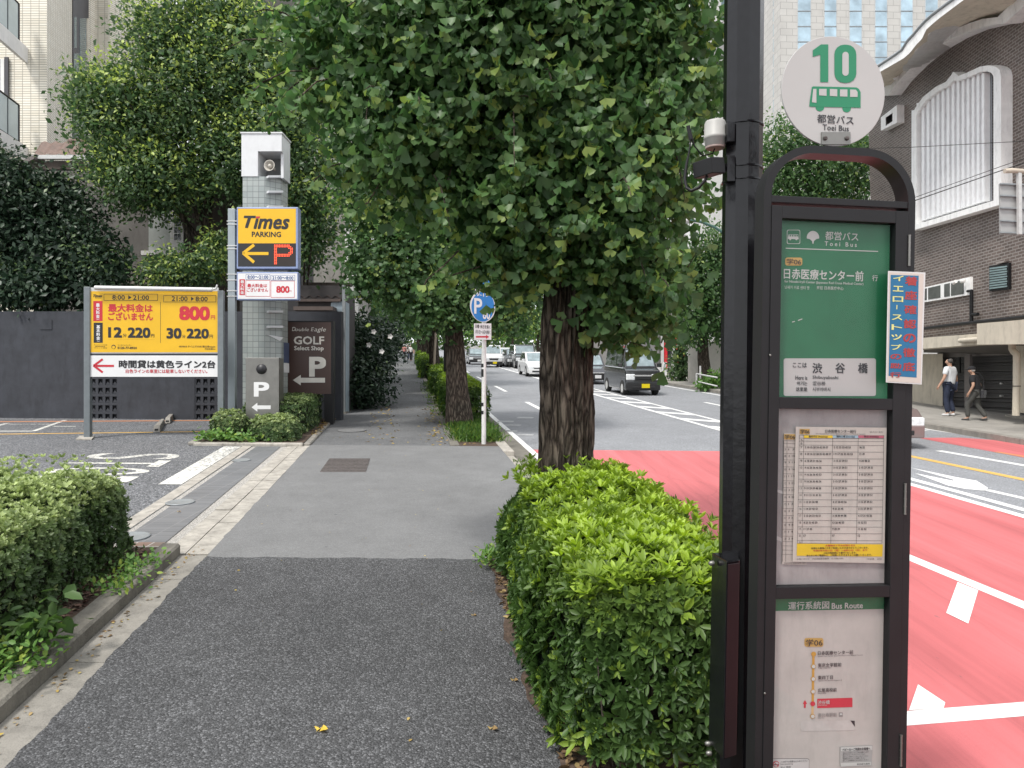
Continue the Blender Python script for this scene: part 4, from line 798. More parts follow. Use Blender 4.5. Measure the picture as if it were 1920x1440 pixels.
# green panel
w = -.03; Gp = Plane(BP.pt(0, 0, w), yawv, (.0165, 0, 1)); mb = MB(); ubar(mb, UL-.006, UR+.006, 405, 752, -.04, w, green); e = .0012
mb.prr(Gp, 1475, 431, 1500, 457.5, 3, e, gtext); mb.prr(Gp, 1476, 432, 1499, 456.5, 3, e*1.5, green)
mb.ppoly(Gp, [(1476.5, 448), (1478, 440), (1496, 440), (1497, 449)][::-1], e*2, gtext)
for x in (1481, 1485.5, 1490, 1494): mb.prect(Gp, x-1.4, 441, x+1.4, 443.6, e*2.5, green)
for x in (1481, 1492.5): mb.pdisc(Gp, x, 449, 1.7, e*2.2, gtext, 10)
fan = [(1523.4, 457.5), (1522.3, 452), (1518, 448.5)]+[(1524-11.6*math.cos(R(a)), 445.5-12.3*math.sin(R(a))) for a in range(-8, 189, 7)]+[(1530, 448.5), (1525.7, 452), (1524.6, 457.5)]
mb.ppoly(Gp, fan[::-1], e, gtext)
mb.ptext(Gp, '都営バス', 1547, 435, 1609, 451, e, gtext, .008); mb.ptext(Gp, 'T o e i   B u s', 1546, 454, 1606, 462, e, gtext, .01)
mb.pline(Gp, [(1473, 465.5), (1646, 471.5)], 1.5, e, gtext); mb.prr(Gp, 1472, 483, 1504, 498, 4, e, tan); mb.ptext(Gp, '学06', 1474.5, 485, 1501.5, 496.5, e*2, dtext, .004)
mb.ptext(Gp, '日赤医療センター前', 1470, 506, 1619, 525, e, gtext, .016); mb.ptext(Gp, '行', 1635, 516, 1645.5, 527, e, gtext, .01)
mb.ptext(Gp, 'for Nisseki-Iryō Center (Japanese Red Cross Medical Center)', 1471, 527.5, 1619, 533.5, e, gtext, .004); mb.ptext(Gp, '닛세키 이료 센터 행', 1471, 536, 1517, 542.5, e, gtext); mb.ptext(Gp, '开往 日赤医疗中心', 1531, 537, 1581, 543.5, e, gtext, .004)
for a, b in (((1485, 604), (1490, 602.5)), ((1496, 601), (1504, 598))): mb.pline(Gp, [a, b], 1.6, e, gtext)
mb.prr(Gp, 1469, 672, 1642, 742.5, 4, e, M('name_plate', (.45, .435, .425), .5, var=.05))
mb.ptext(Gp, 'ここは', 1486, 680, 1512, 689, e*2, dtext, .02); 
for ch, x in (('渋', 1523), ('谷', 1566), ('橋', 1608.5)): mb.ptext(Gp, ch, x, 681, x+17.5, 699.5, e*2, dtext, .025)
for a, b, y in (('Here is', 'Shibuyabashi', 704.5), ('여기는', '涩谷桥', 715), ('这里是', '시부야바시', 726)):
    x1 = {'Here is': 1491, '여기는': 1494, '这里是': 1492}[a]; mb.ptext(Gp, a, x1, y, 1513, y+7.5, e*2, dtext, .016); x2 = {'Shibuyabashi': 1571, '涩谷桥': 1547, '시부야바시': 1556}[b]; mb.ptext(Gp, b, 1523, y, x2, y+7.8, e*2, dtext, .005)
mb.build('stop_name_panel', t)
# timetable board
mb = MB(); ubar(mb, UL-.006, UR+.006, 760, 1106, -.04, w, M('timetable_board', (.34, .315, .31), .5, var=.2, vs=6, dirt=.25))
for pts in ([(1452, 916), (1500, 930), (1500, 938), (1452, 921)], [(1452, 1003), (1478, 1014), (1478, 1022), (1452, 1010)]): mb.ppoly(Gp, pts[::-1], e, M('board_streak', (.5, .47, .46), .5))  # two paler slanted streaks at the left of the board
mb.build('timetable_board', t)
def sheet_of(name, label, pts, m, wz):
    s_ = thing(name, label, 'paper sheet', bpt(*pts[0], w+wz)); b = MB(); a = [bpt(x, y, w+wz) for x, y in pts]; b.prism(a, BP.n*.0006, m); return s_, b
s1, b1 = sheet_of('timetable_sheet', 'older faded bus timetable sheet, mostly hidden by the newer sheet in front', [(1466, 1058), (1512, 1059), (1516, 814), (1470, 812)], paper2, .004)
Sp = Plane(BP.pt(0, 0, w+.0048), yawv, (.0165, 0, 1))
b1.prr(Sp, 1470, 814, 1491, 824, 1, e, tan); b1.ptext(Sp, '学06', 1471, 815, 1490, 823, e*2, dtext, .005)
rows = [826, 831, 838, 850, 862, 875, 888, 901, 914, 927, 940, 953, 966, 979, 992, 1005, 1015, 1023, 1031, 1039]
for y in rows: b1.pline(Sp, [(1469-(y-826)*.012, y), (1500, y+1)], .5, e, dtext)
for x in (1469.5, 1475.5): b1.pline(Sp, [(x, 826), (x-2.5, 1053)], .5, e, dtext)
for k, y in enumerate(rows[2:16]): b1.ptext(Sp, '%d' % (7+k), 1470.5, y+3, 1474, y+7, e, dtext); b1.ptext(Sp, '%d %d' % (k % 4+1, 7+k*3 % 40), 1478, y+3, 1490, y+6.5, e, dtext)
b1.ptext(Sp, '渋谷営業所 03-3400-1000', 1490-20, 1054, 1510, 1057, e, dtext); b1.build('printed_page', s1)
s2, b2 = sheet_of('timetable_sheet', 'newer bus timetable sheet with a yellow notice band at its foot', [(1486, 1053), (1658, 1056), (1662, 802), (1492, 800)], paper, .010)
Sp = Plane(BP.pt(0, 0, w+.0108), yawv, (.0165, 0, 1))
b2.prr(Sp, 1499, 804, 1518, 814, 1, e, tan); b2.ptext(Sp, '学06', 1500, 805, 1517, 813, e*2, dtext, .008); b2.ptext(Sp, '日赤医療センター前行', 1547, 805.5, 1605, 811.5, e, dtext, .006); b2.ptext(Sp, '(for Nisseki-Iryō Center (Japanese Red Cross Medical Center))', 1530, 812.2, 1622, 815, e, dtext); b2.ptext(Sp, "'25.7.21～8.31", 1630, 808.5, 1655, 811.5, e, dtext)
def slx(x, y): return x-(y-816)*.018
for x0, x1, m in ((1507, 1561, M('print_yellow', (.68, .47, .02), .55, var=.08)), (1561, 1609, M('print_blue', (.30, .42, .50), .55)), (1609, 1657, M('print_pink', (.45, .11, .16), .55))): b2.ppoly(Sp, [(x0, 821), (x1, 821.4), (x1, 816.4), (x0, 816)], e, m)
for s_, x0, x1 in (('臨時平日 (Weekday)', 1516, 1551), ('臨時土曜 (Saturday)', 1568, 1602), ('休日 (Holiday)', 1619, 1647)): b2.ptext(Sp, s_, x0, 816.6, x1, 820.6, e*2, dtext, .01)
ry = [816, 821.3, 827, 834.5, 847, 859.8, 872.5, 885.5, 898.3, 911.2, 924, 936.8, 949.6, 962.6, 975.5, 987.5, 1000, 1013, 1018.6]
for y in ry: b2.pline(Sp, [(slx(1498, y), y), (slx(1657, y), y+.8)], .55, e, dtext)
for x in (1498.5, 1507, 1561, 1609, 1657): b2.pline(Sp, [(slx(x, 816), 816), (slx(x, 1018.6), 1018.6)], .55, e, dtext)
TT = [('', '', ''), ('', '', ''), ('2 10 15 20 34 42 50 57', '2 12 23 33 43 53', '36 52'), ('4 10 16 22 28 35 42 48 57', '1 9 17 25 33 43 53', '21 49'), ('6 18 29 31 46 56', '3 13 27 39 51', '4 34 48 51'), ('9 16 26 36 46 56', '3 15 27 39 51', '3 15 27 39 51'), ('9 16 26 36 43 53', '3 15 27 39 51', '3 15 27 39 51'), ('9 16 26 36 46 56', '3 15 27 39 51', '3 15 27 39 51'), ('9 19 29 39 48 58', '3 15 27 39 51', '3 15 27 39 51'), ('9 11 21 31 41 51', '3 15 27 39 51', '3 15 27 39 51'), ('1 12 24 36 48', '4 17 30 43 56', '3 15 27 39 51'), ('1 14 27 42 51', '9 21 33 45', '3 15 27 39 51'), ('2 13 24 33 42 51', '3 18 30 44 58', '4 17 31 43 56'), ('8 23 33 43 59', '13 26 40 53', '13 32 52'), ('11 27 43', '9 29 39', '11 32 52'), ('17', '17', '12'), ('', '', '')]
for k, (y, row) in enumerate(zip(ry[1:18], TT)):
    h = min(4.2, ry[k+2]-y-1.5); b2.ptext(Sp, '%d' % (5+k), slx(1501, y), y+2, slx(1504.5, y), y+2+h, e, dtext)
    for s_, x in zip(row, (1509.5, 1563.5, 1611.5)):
        if s_: b2.ptext(Sp, s_, slx(x, y), y+2.3, slx(x+1.85*len(s_)*1.06, y), y+2.3+h*.9, e, dtext, .02)
b2.ppoly(Sp, [(1493.5, 1042), (1654, 1043.5), (1655, 1020.5), (1494, 1019)], e, MATS['print_yellow'])
for s_, x0, y0, x1, m in (('大臨時ダイヤのお知らせ大', 1547, 1020.5, 1603, redt), ('日頃から都営バスをご利用いただきありがとうございます。', 1521, 1025.2, 1628, dtext), ('令和7年7月21日（月）～8月31日（日）まで', 1524, 1029.8, 1626, redt), ('上記の時刻表にて運行いたします。', 1543, 1034.4, 1605, dtext), ('あらかじめご確認の上、ご利用いただきますようお願いいたします。', 1512, 1038.8, 1634, dtext)): b2.ptext(Sp, s_, x0, y0, x1, y0+3.6, e*2, m, .008)
b2.ptext(Sp, 'お問い合わせ　渋谷自動車営業所　03-3400-1000', 1494, 1046, 1581, 1049, e, dtext); b2.ptext(Sp, '渋谷橋　2025', 1625, 1046.5, 1653, 1049.5, e, dtext); b2.build('printed_page', s2)
# route board
mb = MB(); ubar(mb, UL-.006, UR+.006, 1112, 1650, -.04, w, M('route_board', (.45, .415, .39), .55, var=.1, vs=5, dirt=.16)); mb.ppoly(Gp, [(1449, 1145.5), (1664, 1141.5), (1666, 1110), (1449, 1112)], e, green)
mb.ptext(Gp, '運行系統図', 1477.5, 1127.5, 1554, 1142, e*2, gtext, .012); mb.ptext(Gp, 'Bus Route', 1559, 1130, 1617, 1140.5, e*2, gtext, .02)
mb.prr(Gp, 1508, 1196, 1543.5, 1212.5, 4, e, tan); mb.ptext(Gp, '学06', 1510, 1198, 1541.5, 1211, e*2, dtext, .004)
ln = M('route_line', (.50, .27, .05), .5); lf = M('route_line_faded', (.55, .38, .2), .5)
mb.pline(Gp, [(1525, 1226), (1523.5, 1318)], 4.4, e, ln); mb.pline(Gp, [(1523.5, 1318), (1523, 1342)], 4.4, e, lf)
for i, (nm, sub, y, x1, x2) in enumerate((('日赤医療センター前', 'Nisseki-Iryo Center (Japanese Red Cross Medical Center)', 1226, 1599, 1617), ('東京女学館前', 'Tokyo Jogakkan', 1249, 1577, 1557), ('東四丁目', 'Higashi-Yonchome (Higashi-4)', 1272.5, 1561, 1578), ('広尾高校前', 'Hiroo-Koko', 1296, 1568, 1549), ('渋谷橋', 'Shibuyabashi', 1319, 1555, 1550), ('恵比寿駅前', 'Ebisu Sta.', 1342.5, 1568, 1545))):
    x = 1525-(y-1226)*.018
    if i == 4: mb.ppoly(Gp, [(1532, 1327.5), (1598, 1325.5), (1598, 1308), (1532, 1310)], e, redt)
    mb.pdisc(Gp, x, y, 4.6, e*2, ln if i != 4 else redt, 20); 
    if i in (1, 2, 3, 5): mb.pdisc(Gp, x, y, 3.4, e*3, gtext, 18)
    tm = gtext if i == 4 else (dtext if i < 4 else M('faded_lettering', (.25, .23, .22), .6))
    mb.ptext(Gp, nm, 1533, y-6.5+(0 if i != 4 else 0), x1, y+1, e*2, tm, .004); mb.ptext(Gp, sub, 1533, y+1.8, x2, y+4.4, e*2, tm)
mb.ppoly(Gp, [(1507, 1327), (1510.5, 1327), (1510.5, 1319.5), (1513, 1319.5), (1509, 1312), (1505, 1319.5), (1507, 1319.5)], e, redt)
for a, b in (((1574, 1338), (1579, 1338)),): mb.prr(Gp, 1572.5, 1335.5, 1580, 1344, 1, e, MATS['faded_lettering']); mb.prect(Gp, 1574, 1337, 1578.5, 1340, e*2, gtext)
mb.ppoly(Gp, [(1501, 1371), (1602, 1369), (1602, 1354), (1598, 1350), (1503, 1352.5), (1501, 1356)], e, M('cover_tape', (.46, .43, .41), .4, var=.1, vs=20)); mb.ppoly(Gp, [(1594, 1350.5), (1602, 1362), (1602, 1351)], e*2, dtext)
mb.prr(Gp, 1446, 1422, 1517, 1452, 3, e, dtext); mb.prr(Gp, 1446.6, 1422.6, 1516.4, 1451.4, 3, e*1.5, M('sticker_grey', (.5, .48, .47), .5))
mb.pdisc(Gp, 1454.5, 1432, 6, e*2, redt); mb.pdisc(Gp, 1454.5, 1432, 4.8, e*2.5, MATS['sticker_grey']); mb.pline(Gp, [(1450.5, 1428), (1458.5, 1436)], 1.3, e*3, redt); mb.pline(Gp, [(1450, 1433), (1459, 1433)], 1.6, e*2.8, dtext)
mb.ptext(Gp, 'バス停での喫煙はおやめください', 1463, 1425, 1514, 1429, e*2, dtext); mb.ptext(Gp, 'No smoking', 1463, 1430.5, 1486, 1434, e*2, dtext); mb.ptext(Gp, '禁止 禁煙', 1463, 1436, 1482, 1440, e*2, dtext); mb.build('route_panel', t)
mg, tg0, bg0, Lg = nt('cover_glass'); MATS['cover_glass'] = mg; fr = node(tg0, 'ShaderNodeFresnel'); fr.inputs[0].default_value = 1.5; gl_ = node(tg0, 'ShaderNodeBsdfGlossy'); gl_.inputs['Roughness'].default_value = .03; tp_ = node(tg0, 'ShaderNodeBsdfTransparent'); ms_ = node(tg0, 'ShaderNodeMixShader')
fm_ = node(tg0, 'ShaderNodeMath', operation='MULTIPLY'); fm_.inputs[1].default_value = .4; Lg.new(fr.outputs[0], fm_.inputs[0]); Lg.new(fm_.outputs[0], ms_.inputs[0]); Lg.new(tp_.outputs[0], ms_.inputs[1]); Lg.new(gl_.outputs[0], ms_.inputs[2]); Lg.new(ms_.outputs[0], tg0.nodes['Material Output'].inputs[0])
for y0, y1 in ((412, 749), (766, 1101), (1119, 1642)):
    mb = MB(); c0, d0 = BP.px(1560, y1)[1], BP.px(1560, y0)[1]; mb.poly([BP.pt(UL-.004, c0, -.014), BP.pt(UR+.004, c0, -.014), BP.pt(UR+.004, d0, -.014), BP.pt(UL-.004, d0, -.014)], mg); mb.build('glass_cover', t)
s3, b3 = sheet_of('pushchair_notice', 'small grey and white pushchair notice stuck low on the route panel', [(1575, 1438), (1634, 1435), (1636, 1397), (1575, 1400)], M('notice_grey', (.36, .35, .34), .6, var=.05), .002)
Sp = Plane(BP.pt(0, 0, w+.0028), yawv, (.0165, 0, 1)); b3.ppoly(Sp, [(1576, 1408.5), (1635, 1406), (1635, 1398), (1576, 1401)], e, gtext); b3.ptext(Sp, 'ベビーカーご利用のお客様へ', 1579, 1401.5, 1631, 1406.5, e*2, dtext, .02)
for k in range(5): b3.ptext(Sp, ('安全のため次のことにご協力お願いします', '車内ではベビーカーのストッパーをかけ', '固定ベルトを締めてしっかりと支えてください', '混雑時はたたんでご乗車ください', '詳しくは乗務員におたずねください')[k], 1580, 1409.5+k*3.6, 1628-6*(k % 2), 1412.3+k*3.6, e, dtext)
b3.ppoly(Sp, [(1576, 1437), (1633, 1434.5), (1633, 1428), (1576, 1430.5)], e, gtext); b3.ptext(Sp, '東京都交通局', 1606, 1430, 1630, 1433.5, e*2, dtext); b3.build('printed_card', s3)
# laminated notice taped to the frame edge
yv2 = (BP.n*.012); NP = Plane(bpt(1698, 615, .016), Vector((1, .15, -.02)), (.0165, 0, 1))
t = thing('laminated_notice', 'tall laminated notice of red and yellow characters on blue, taped to the bus stop edge', 'notice', NP.pt(*NP.px(1664, 716)))
mb = MB(); mb.pprism(NP, [(1661, 717), (1728, 721), (1735, 511), (1665, 508)], -.0005, .0005, M('laminate', (.55, .54, .53), .15, coat=.6)); mb.ppoly(NP, [(1663.5, 715), (1725.5, 718.5), (1731.5, 513.5), (1667.5, 510.5)], .0012, M('notice_cream', (.52, .46, .41), .4, var=.06))
mb.ppoly(NP, [(1665.5, 704.5), (1718, 708), (1722, 517), (1669.5, 515.5)], .0018, M('notice_blue', (.008, .12, .25), .4, var=.12, vs=9)); nr_ = M('notice_red', (.33, .035, .035), .45, var=.1); ny = M('notice_yellow', (.62, .60, .22), .45)
for k, ch in enumerate('着座確認の徹底'): y = 519+k*26.8; mb.ptext(NP, ch, 1696.5-k*.75, y, 1718.5-k*.75, y+16, .0024, nr_, .035)
for k, ch in enumerate('イエロ'): y = 517+k*19.5; mb.ptext(NP, ch, 1674-k*.4, y, 1693-k*.4, y+10, .0024, ny, .02)
mb.pline(NP, [(1681, 572), (1680.6, 580)], 1.6, .0024, ny)
for k, ch in enumerate('ストップ'): y = 590+k*18.6; mb.ptext(NP, ch, 1671.5-k*.4, y, 1690.5-k*.4, y+10, .0024, ny, .02)
for k, ch in enumerate('の励行'): y = 664+k*17; mb.ptext(NP, ch, 1669-k*.4, y, 1689-k*.4, y+9.5, .0024, nr_, .03)
mb.build('notice_sheet', t)
# ================================================================== parking signs
def Q3(*p): return [(x/3, 480+y/3) for x, y in p]
sy = M('sign_yellow_face', (.72, .42, .01), .4, var=.04, vs=4); swht = M('sign_white_face', (.70, .70, .70), .4, var=.04); sred = M('sign_red_ink', (.50, .02, .035), .5); sblk = M('sign_black_ink', (.015, .015, .018), .45); sgry = M('post_grey', (.17, .19, .20), .45, metal=.4, var=.1, vs=10)
fb = G(163, 822); t = thing('parking_rate_board', 'yellow and white parking rate board on two grey posts in the lot entrance', 'sign board', fb)
SPn = Plane(P(163, 720, fb.y), (1, .12, 0), (0, 0, 1))
for x0, x1, yb, yt in ((158, 169.5, 824, 538), (408.5, 419.5, 818, 545)): mb = MB(); mb.pbox(SPn, x0, yb, x1, yt, -.1, .03, sgry); mb.build('post', t, bevel=.006)
mb = MB(); mb.prism([G(x, y, .004) for x, y in ((142, 825), (172, 825), (178, 819), (150, 819))], (0, 0, .025), conc_light); mb.build('footing', t)
mb = MB(); mb.pbox(SPn, 169, 662.5, 409, 539, -.06, -.004, galv_light)
def T(s, x0, y0, x1, y1, m, b=0, sh=0, w=.004): (a, c), (d, e) = Q3((x0, y0), (x1, y1)); mb.ptext(SPn, s, a, c, d, e, w, m, b, sh)
def RC(x0, y0, x1, y1, m, w=.002): (a, c), (d, e) = Q3((x0, y0), (x1, y1)); mb.prect(SPn, a, c, d, e, w, m)
RC(510, 198, 1226, 542, sy, 0)
for x0, y0, x1, y1 in ((584, 213, 888, 251), (919, 221, 1216, 260)): RC(x0, y0, x1, y1, sblk, .002); RC(x0+2.5, y0+2.5, x1-2.5, y1-2.5, sy, .004)
T('8:00', 633, 220, 702, 246, sblk, .02, 0, .006); mb.ppoly(SPn, Q3((722, 221), (722, 245), (740, 233)), .006, sblk); T('21:00', 750, 221, 838, 247, sblk, .02, 0, .006)
T('21:00', 967, 227, 1055, 254, sblk, .02, 0, .006); mb.ppoly(SPn, Q3((1075, 229), (1075, 253), (1091, 241)), .006, sblk); T('8:00', 1101, 229, 1168, 255, sblk, .02, 0, .006)
T('Times', 525, 217, 575, 231, sblk, .04, .3); T('PARKING', 535, 234, 566, 238, sblk, .02)
RC(525, 253, 577, 366, sred); RC(527, 375, 578, 488, sblk)
for k, ch in enumerate('最大料金'): T(ch, 541, 267+k*21, 561, 286+k*21, swht, .03)
for k, ch in enumerate('基本料金'): T(ch, 543, 389+k*21, 563, 408+k*21, swht, .03)
T('(税込)', 543, 353, 560, 361, swht); T('(税込)', 545, 475, 562, 483, swht)
T('最大料金は', 610, 271, 858, 314, sred, .035); T('ございません', 610, 318, 860, 361, sred, .035)
T('800', 1013, 287, 1176, 357, sred, .055); T('円', 1187, 334, 1209, 356, sred, .02)
T('12', 612, 403, 683, 456, sblk, .05); T('分', 692, 436, 712, 456, sblk, .01); T('220', 722, 405, 843, 458, sblk, .05); T('円', 850, 439, 868, 458, sblk, .01)
T('30', 940, 408, 1018, 462, sblk, .05); T('分', 1025, 443, 1043, 461, sblk, .01); T('220', 1053, 411, 1172, 462, sblk, .05); T('円', 1179, 443, 1197, 462, sblk, .01)
RC(902, 258, 904, 490, sblk); RC(610, 470, 870, 471, M('thin_line', (.5, .33, .03), .5))
T('コンタクトセンター', 662, 497, 740, 507, sblk); T('0120-77-8924', 662, 511, 769, 523, sblk, .03); mb.pdisc(SPn, *Q3((639, 511))[0], 4, .002, sblk); mb.pdisc(SPn, *Q3((639, 513))[0], 2.9, .004, sy)
for k, s_ in enumerate(('タイムズクラブ会員', '優待駐車場', 'ポイント進呈')): T(s_, 529+6*(k == 1), 497+k*8.5, 603-12*(k == 1), 503+k*8.5, sblk)
T('0039818 タイムズVORT恵比寿maxim', 1008, 503, 1211, 515, sblk, .01); T('渋谷区東3-6', 1152, 518, 1211, 528, sblk, .01); mb.build('yellow_panel', t)
mb = MB(); mb.pbox(SPn, 168.5, 706.5, 409, 666.5, -.05, 0, swht); mb.pline(SPn, Q3((578, 580), (526, 618)), 4, .003, sred); mb.pline(SPn, Q3((526, 616), (578, 655)), 4, .003, sred); mb.pline(SPn, Q3((535, 618), (641, 618)), 4, .004, sred)
T('時間貸は黄色ライン2台', 672, 588, 1212, 630, sblk, .045); T('白色ラインの車室には駐車しないでください。', 709, 637, 1168, 659, sred, .02); mb.build('white_panel', t)
mb = MB(); mb.tube([SPn.pt(*SPn.px(x, y), .09) for x, y in Q3((545, 182), (1200, 193))], .045, galv_light, 8); mb.tube([SPn.pt(*SPn.px(x, y), .09) for x, y in Q3((1195, 194), (1222, 186), (1229, 165))], .02, galv_light, 8); mb.build('light_tube', t)
mb = MB(); mb.pbox(SPn, 400, 800, 408, 790, .0, .1, galv_light); mb.build('socket_box', t)
# ---- box sign on its own post
def Q4(*p): return [(420+x/2.571, 230+y/2.571) for x, y in p]
pY = 15.9; t = thing('parking_pole_sign', 'grey post carrying the yellow lit parking box sign with an arrow', 'sign', Vector((P(434, 720, pY).x, pY, gz(P(434, 720, pY).x, pY))))
SB = Plane(P(434, 600, pY), (1, .05, 0), (0, 0, 1)); mb = MB(); mb.pbox(SB, 428.5, 800, 442, 392, -.08, .05, M('post_pale_grey', (.30, .34, .36), .45, metal=.3, var=.08)); mb.build('post', t, bevel=.008)
for y in (477, 492, 595, 610, 732, 760, 812, 838): mb = MB(); q = Q4((20, y))[0][1]; mb.pbox(SB, 427, q+.8, 448, q-.8, -.09, .06, galv_light); mb.build('clamp', t)
blue = M('sign_blue_frame', (.22, .28, .46), .4); mb = MB(); (a, c), (d, e) = Q4((68, 412), (362, 708)); mb.pbox(SB, a, e, d, c, -.18, .10, blue); bx = mb.build('sign_box', t, bevel=.012)
mb = MB(); w = .104
def T4(pl, s, x0, y0, x1, y1, m, b=0, sh=0, w=.106): (a, c), (d, e) = Q4((x0, y0), (x1, y1)); mb.ptext(pl, s, a, c, d, e, w, m, b, sh)
def R4b(pl, x0, y0, x1, y1, m, w): (a, c), (d, e) = Q4((x0, y0), (x1, y1)); mb.prect(pl, a, c, d, e, w, m)
R4b(SB, 75, 420, 352, 588, sy, .103); R4b(SB, 75, 586, 352, 697, sblk, .104); R4b(SB, 243, 590, 350, 695, M('led_black', (.02, .012, .01), .5), .105)
T4(SB, 'T', 105, 456, 158, 510, sblk, .04, .28); T4(SB, 'ımes', 152, 470, 320, 516, sblk, .035, .28); mb.ppoly(SB, Q4((160, 466), (178, 466), (181, 457), (163, 457)), .107, sred); T4(SB, 'PARKING', 142, 531, 280, 555, sblk, .03)
mb.pline(SB, Q4((152, 593), (99, 634)), 5.5, .107, sy); mb.pline(SB, Q4((99, 632), (152, 677)), 5.5, .107, sy); mb.pline(SB, Q4((108, 635), (221, 635)), 5.6, .108, sy)
led = M('led_red', (1, .09, .03), .5, var=0, emit=1.3)
PG = ["1111111111.", "11111111111", "11.......111", "11........11", "11........11", "11.......111", "11111111111", "1111111111.", "11.........", "11.........", "11.........", "11.........", "11........."]
for r_, row in enumerate(PG):
    for c_, ch in enumerate(row):
        if ch == '1': x, y = 251+c_*7.6, 595+r_*7.4; (a, b_) = Q4((x, y))[0]; mb.pdisc(SB, a, b_, 1.05, .108, led, 6)
mb.build('sign_face', bx)
mb = MB(); (a, c), (d, e) = Q4((68, 723), (363, 857)); mb.pbox(SB, a, e, d, c, -.1, .10, blue); rb_ = mb.build('rate_box', t, bevel=.01); mb = MB()
R4b(SB, 74, 730, 358, 852, swht, .103); sb_ = M('ink_blue', (.05, .10, .25), .5)
for x0, y0, x1, y1 in ((112, 735, 229, 761), (232, 738, 348, 765)): R4b(SB, x0, y0, x1, y1, sb_, .105); R4b(SB, x0+2, y0+2, x1-2, y1-2, swht, .106)
T4(SB, '8:00～21:00', 121, 740, 220, 756, sb_, .03, 0, .108); T4(SB, '21:00～8:00', 240, 744, 340, 760, sb_, .03, 0, .108)
R4b(SB, 82, 758, 108, 834, sred, .105)
for k, ch in enumerate('最大料金'): T4(SB, ch, 87, 763+k*17, 104, 778+k*17, swht, .02, 0, .107)
for x0, y0, x1, y1 in ((112, 763, 229, 841), (232, 766, 346, 846)): R4b(SB, x0, y0, x1, y1, sred, .105); R4b(SB, x0+2, y0+2, x1-2, y1-2, swht, .106)
T4(SB, '最大料金は', 120, 780, 214, 797, sred, .03, 0, .108); T4(SB, 'ございません', 118, 800, 219, 818, sred, .03, 0, .108); T4(SB, '800', 260, 792, 320, 822, sred, .05, 0, .108); T4(SB, '円', 322, 811, 331, 820, sred, 0, 0, .108); mb.build('rate_face', rb_)
# ---- tiled pillar with horn speaker
tile_g = brick('grey_green_tile', (.29, .325, .315), (.36, .39, .375), (.15, .16, .16), .128, .128, .005, .3, 0, .4, .35)
pY = 16.6; t = thing('tiled_pillar', 'tall grey green tiled pillar with a white notched head holding a horn speaker', 'pillar', Vector((P(497, 720, pY).x, pY, gz(P(497, 720, pY).x, pY))))
def foot(o=0): return [(P(455, 0, pY).x, pY), (P(497, 0, pY).x, pY), (P(528, 0, pY+.25).x, pY+.25), (P(539.5, 0, pY+.62).x, pY+.62), (P(455, 0, pY).x-.0, pY+.62)]
z0 = gz(P(497, 720, pY).x, pY)-.2; z1 = P(0, 331, pY).z; z2 = P(0, 251, pY).z; ft = foot(); mb = MB(); mb.prism([Vector((x, y, z0)) for x, y in ft], (0, 0, z1-z0), tile_g); mb.build('shaft', t, uv=True)
capm = M('white_cap', (.62, .63, .64), .6, var=.05, dirt=.12); mb = MB(); xl, xr = ft[0][0]-.02, P(528.5, 0, pY).x; xn = P(484, 0, pY).x
mb.box(((xl+xn)/2, pY+.3, (z1+z2)/2), (xn-xl, .64, z2-z1), capm); zt = P(0, 284, pY).z; mb.box(((xn+xr)/2, pY+.3, (zt+z2)/2), (xr-xn, .64, z2-zt), capm); mb.box((xr-.03, pY+.37, (z1+zt)/2), (.06, .5, zt-z1), capm); mb.box(((xn+xr)/2-.03, pY+.58, (z1+zt)/2), (xr-xn-.06, .07, zt-z1), M('cap_inside', (.2, .2, .2), .8)); mb.box(((xl+xr)/2, pY+.3, z2+.015), (xr-xl+.04, .68, .03), capm); mb.build('head', t)
q = P(506, 311, pY+.06); hm = M('horn_beige', (.45, .42, .37), .45); mb = MB(); mb.lathe([(.02, .28), (.04, .2), (.05, .12), (.085, .02), (.125, -.02), (.125, -.035), (.11, -.025), (.07, .03), (.045, .08), (.045, -.01), (.03, -.03), (.001, -.035)], q, (.12, 1, -.05), hm, 24); mb.build('horn_speaker', t)
SE = Plane(P(500, 400, pY+.03), Vector((ft[2][0]-ft[1][0], ft[2][1]-ft[1][1], 0)), (0, 0, 1)); SE.O = Vector((ft[1][0], ft[1][1], P(0, 400, pY).z))
for y in (264, 337, 409, 912, 985): mb = MB(); (a, c), (d, e) = Q4((205, y-5), (275, y+5)); mb.pbox(SE, a, e, d, c, -.02, .12, capm); mb.build('step_fin', t)
mb = MB(); (a, c), (d, e), (g_, h_) = Q4((207, 1022), (285, 1035), (268, 1053)); mb.pprism(SE, [(a, c), (g_, h_), (d, e)], .0, .02, capm); mb.build('patch_plate', t)
SF = Plane(Vector((ft[2][0], ft[2][1], P(0, 700, pY).z)), Vector((ft[3][0]-ft[2][0], ft[3][1]-ft[2][1], 0)), (0, 0, 1)); mb = MB(); u0 = .25; navy = M('navy_plate', (.05, .07, .14), .5)
zz = lambda y: P(0, 230+y/2.571, pY+.6).z-SF.O.z
for y0, y1, m in ((1062, 1158, navy), (1160, 1205, swht)): mb.prism([SF.pt(.12, zz(y1), .003), SF.pt(.42, zz(y1), .003), SF.pt(.42, zz(y0), .003), SF.pt(.12, zz(y0), .003)], SF.n*.012, m)
mb.build('wall_plate', t)
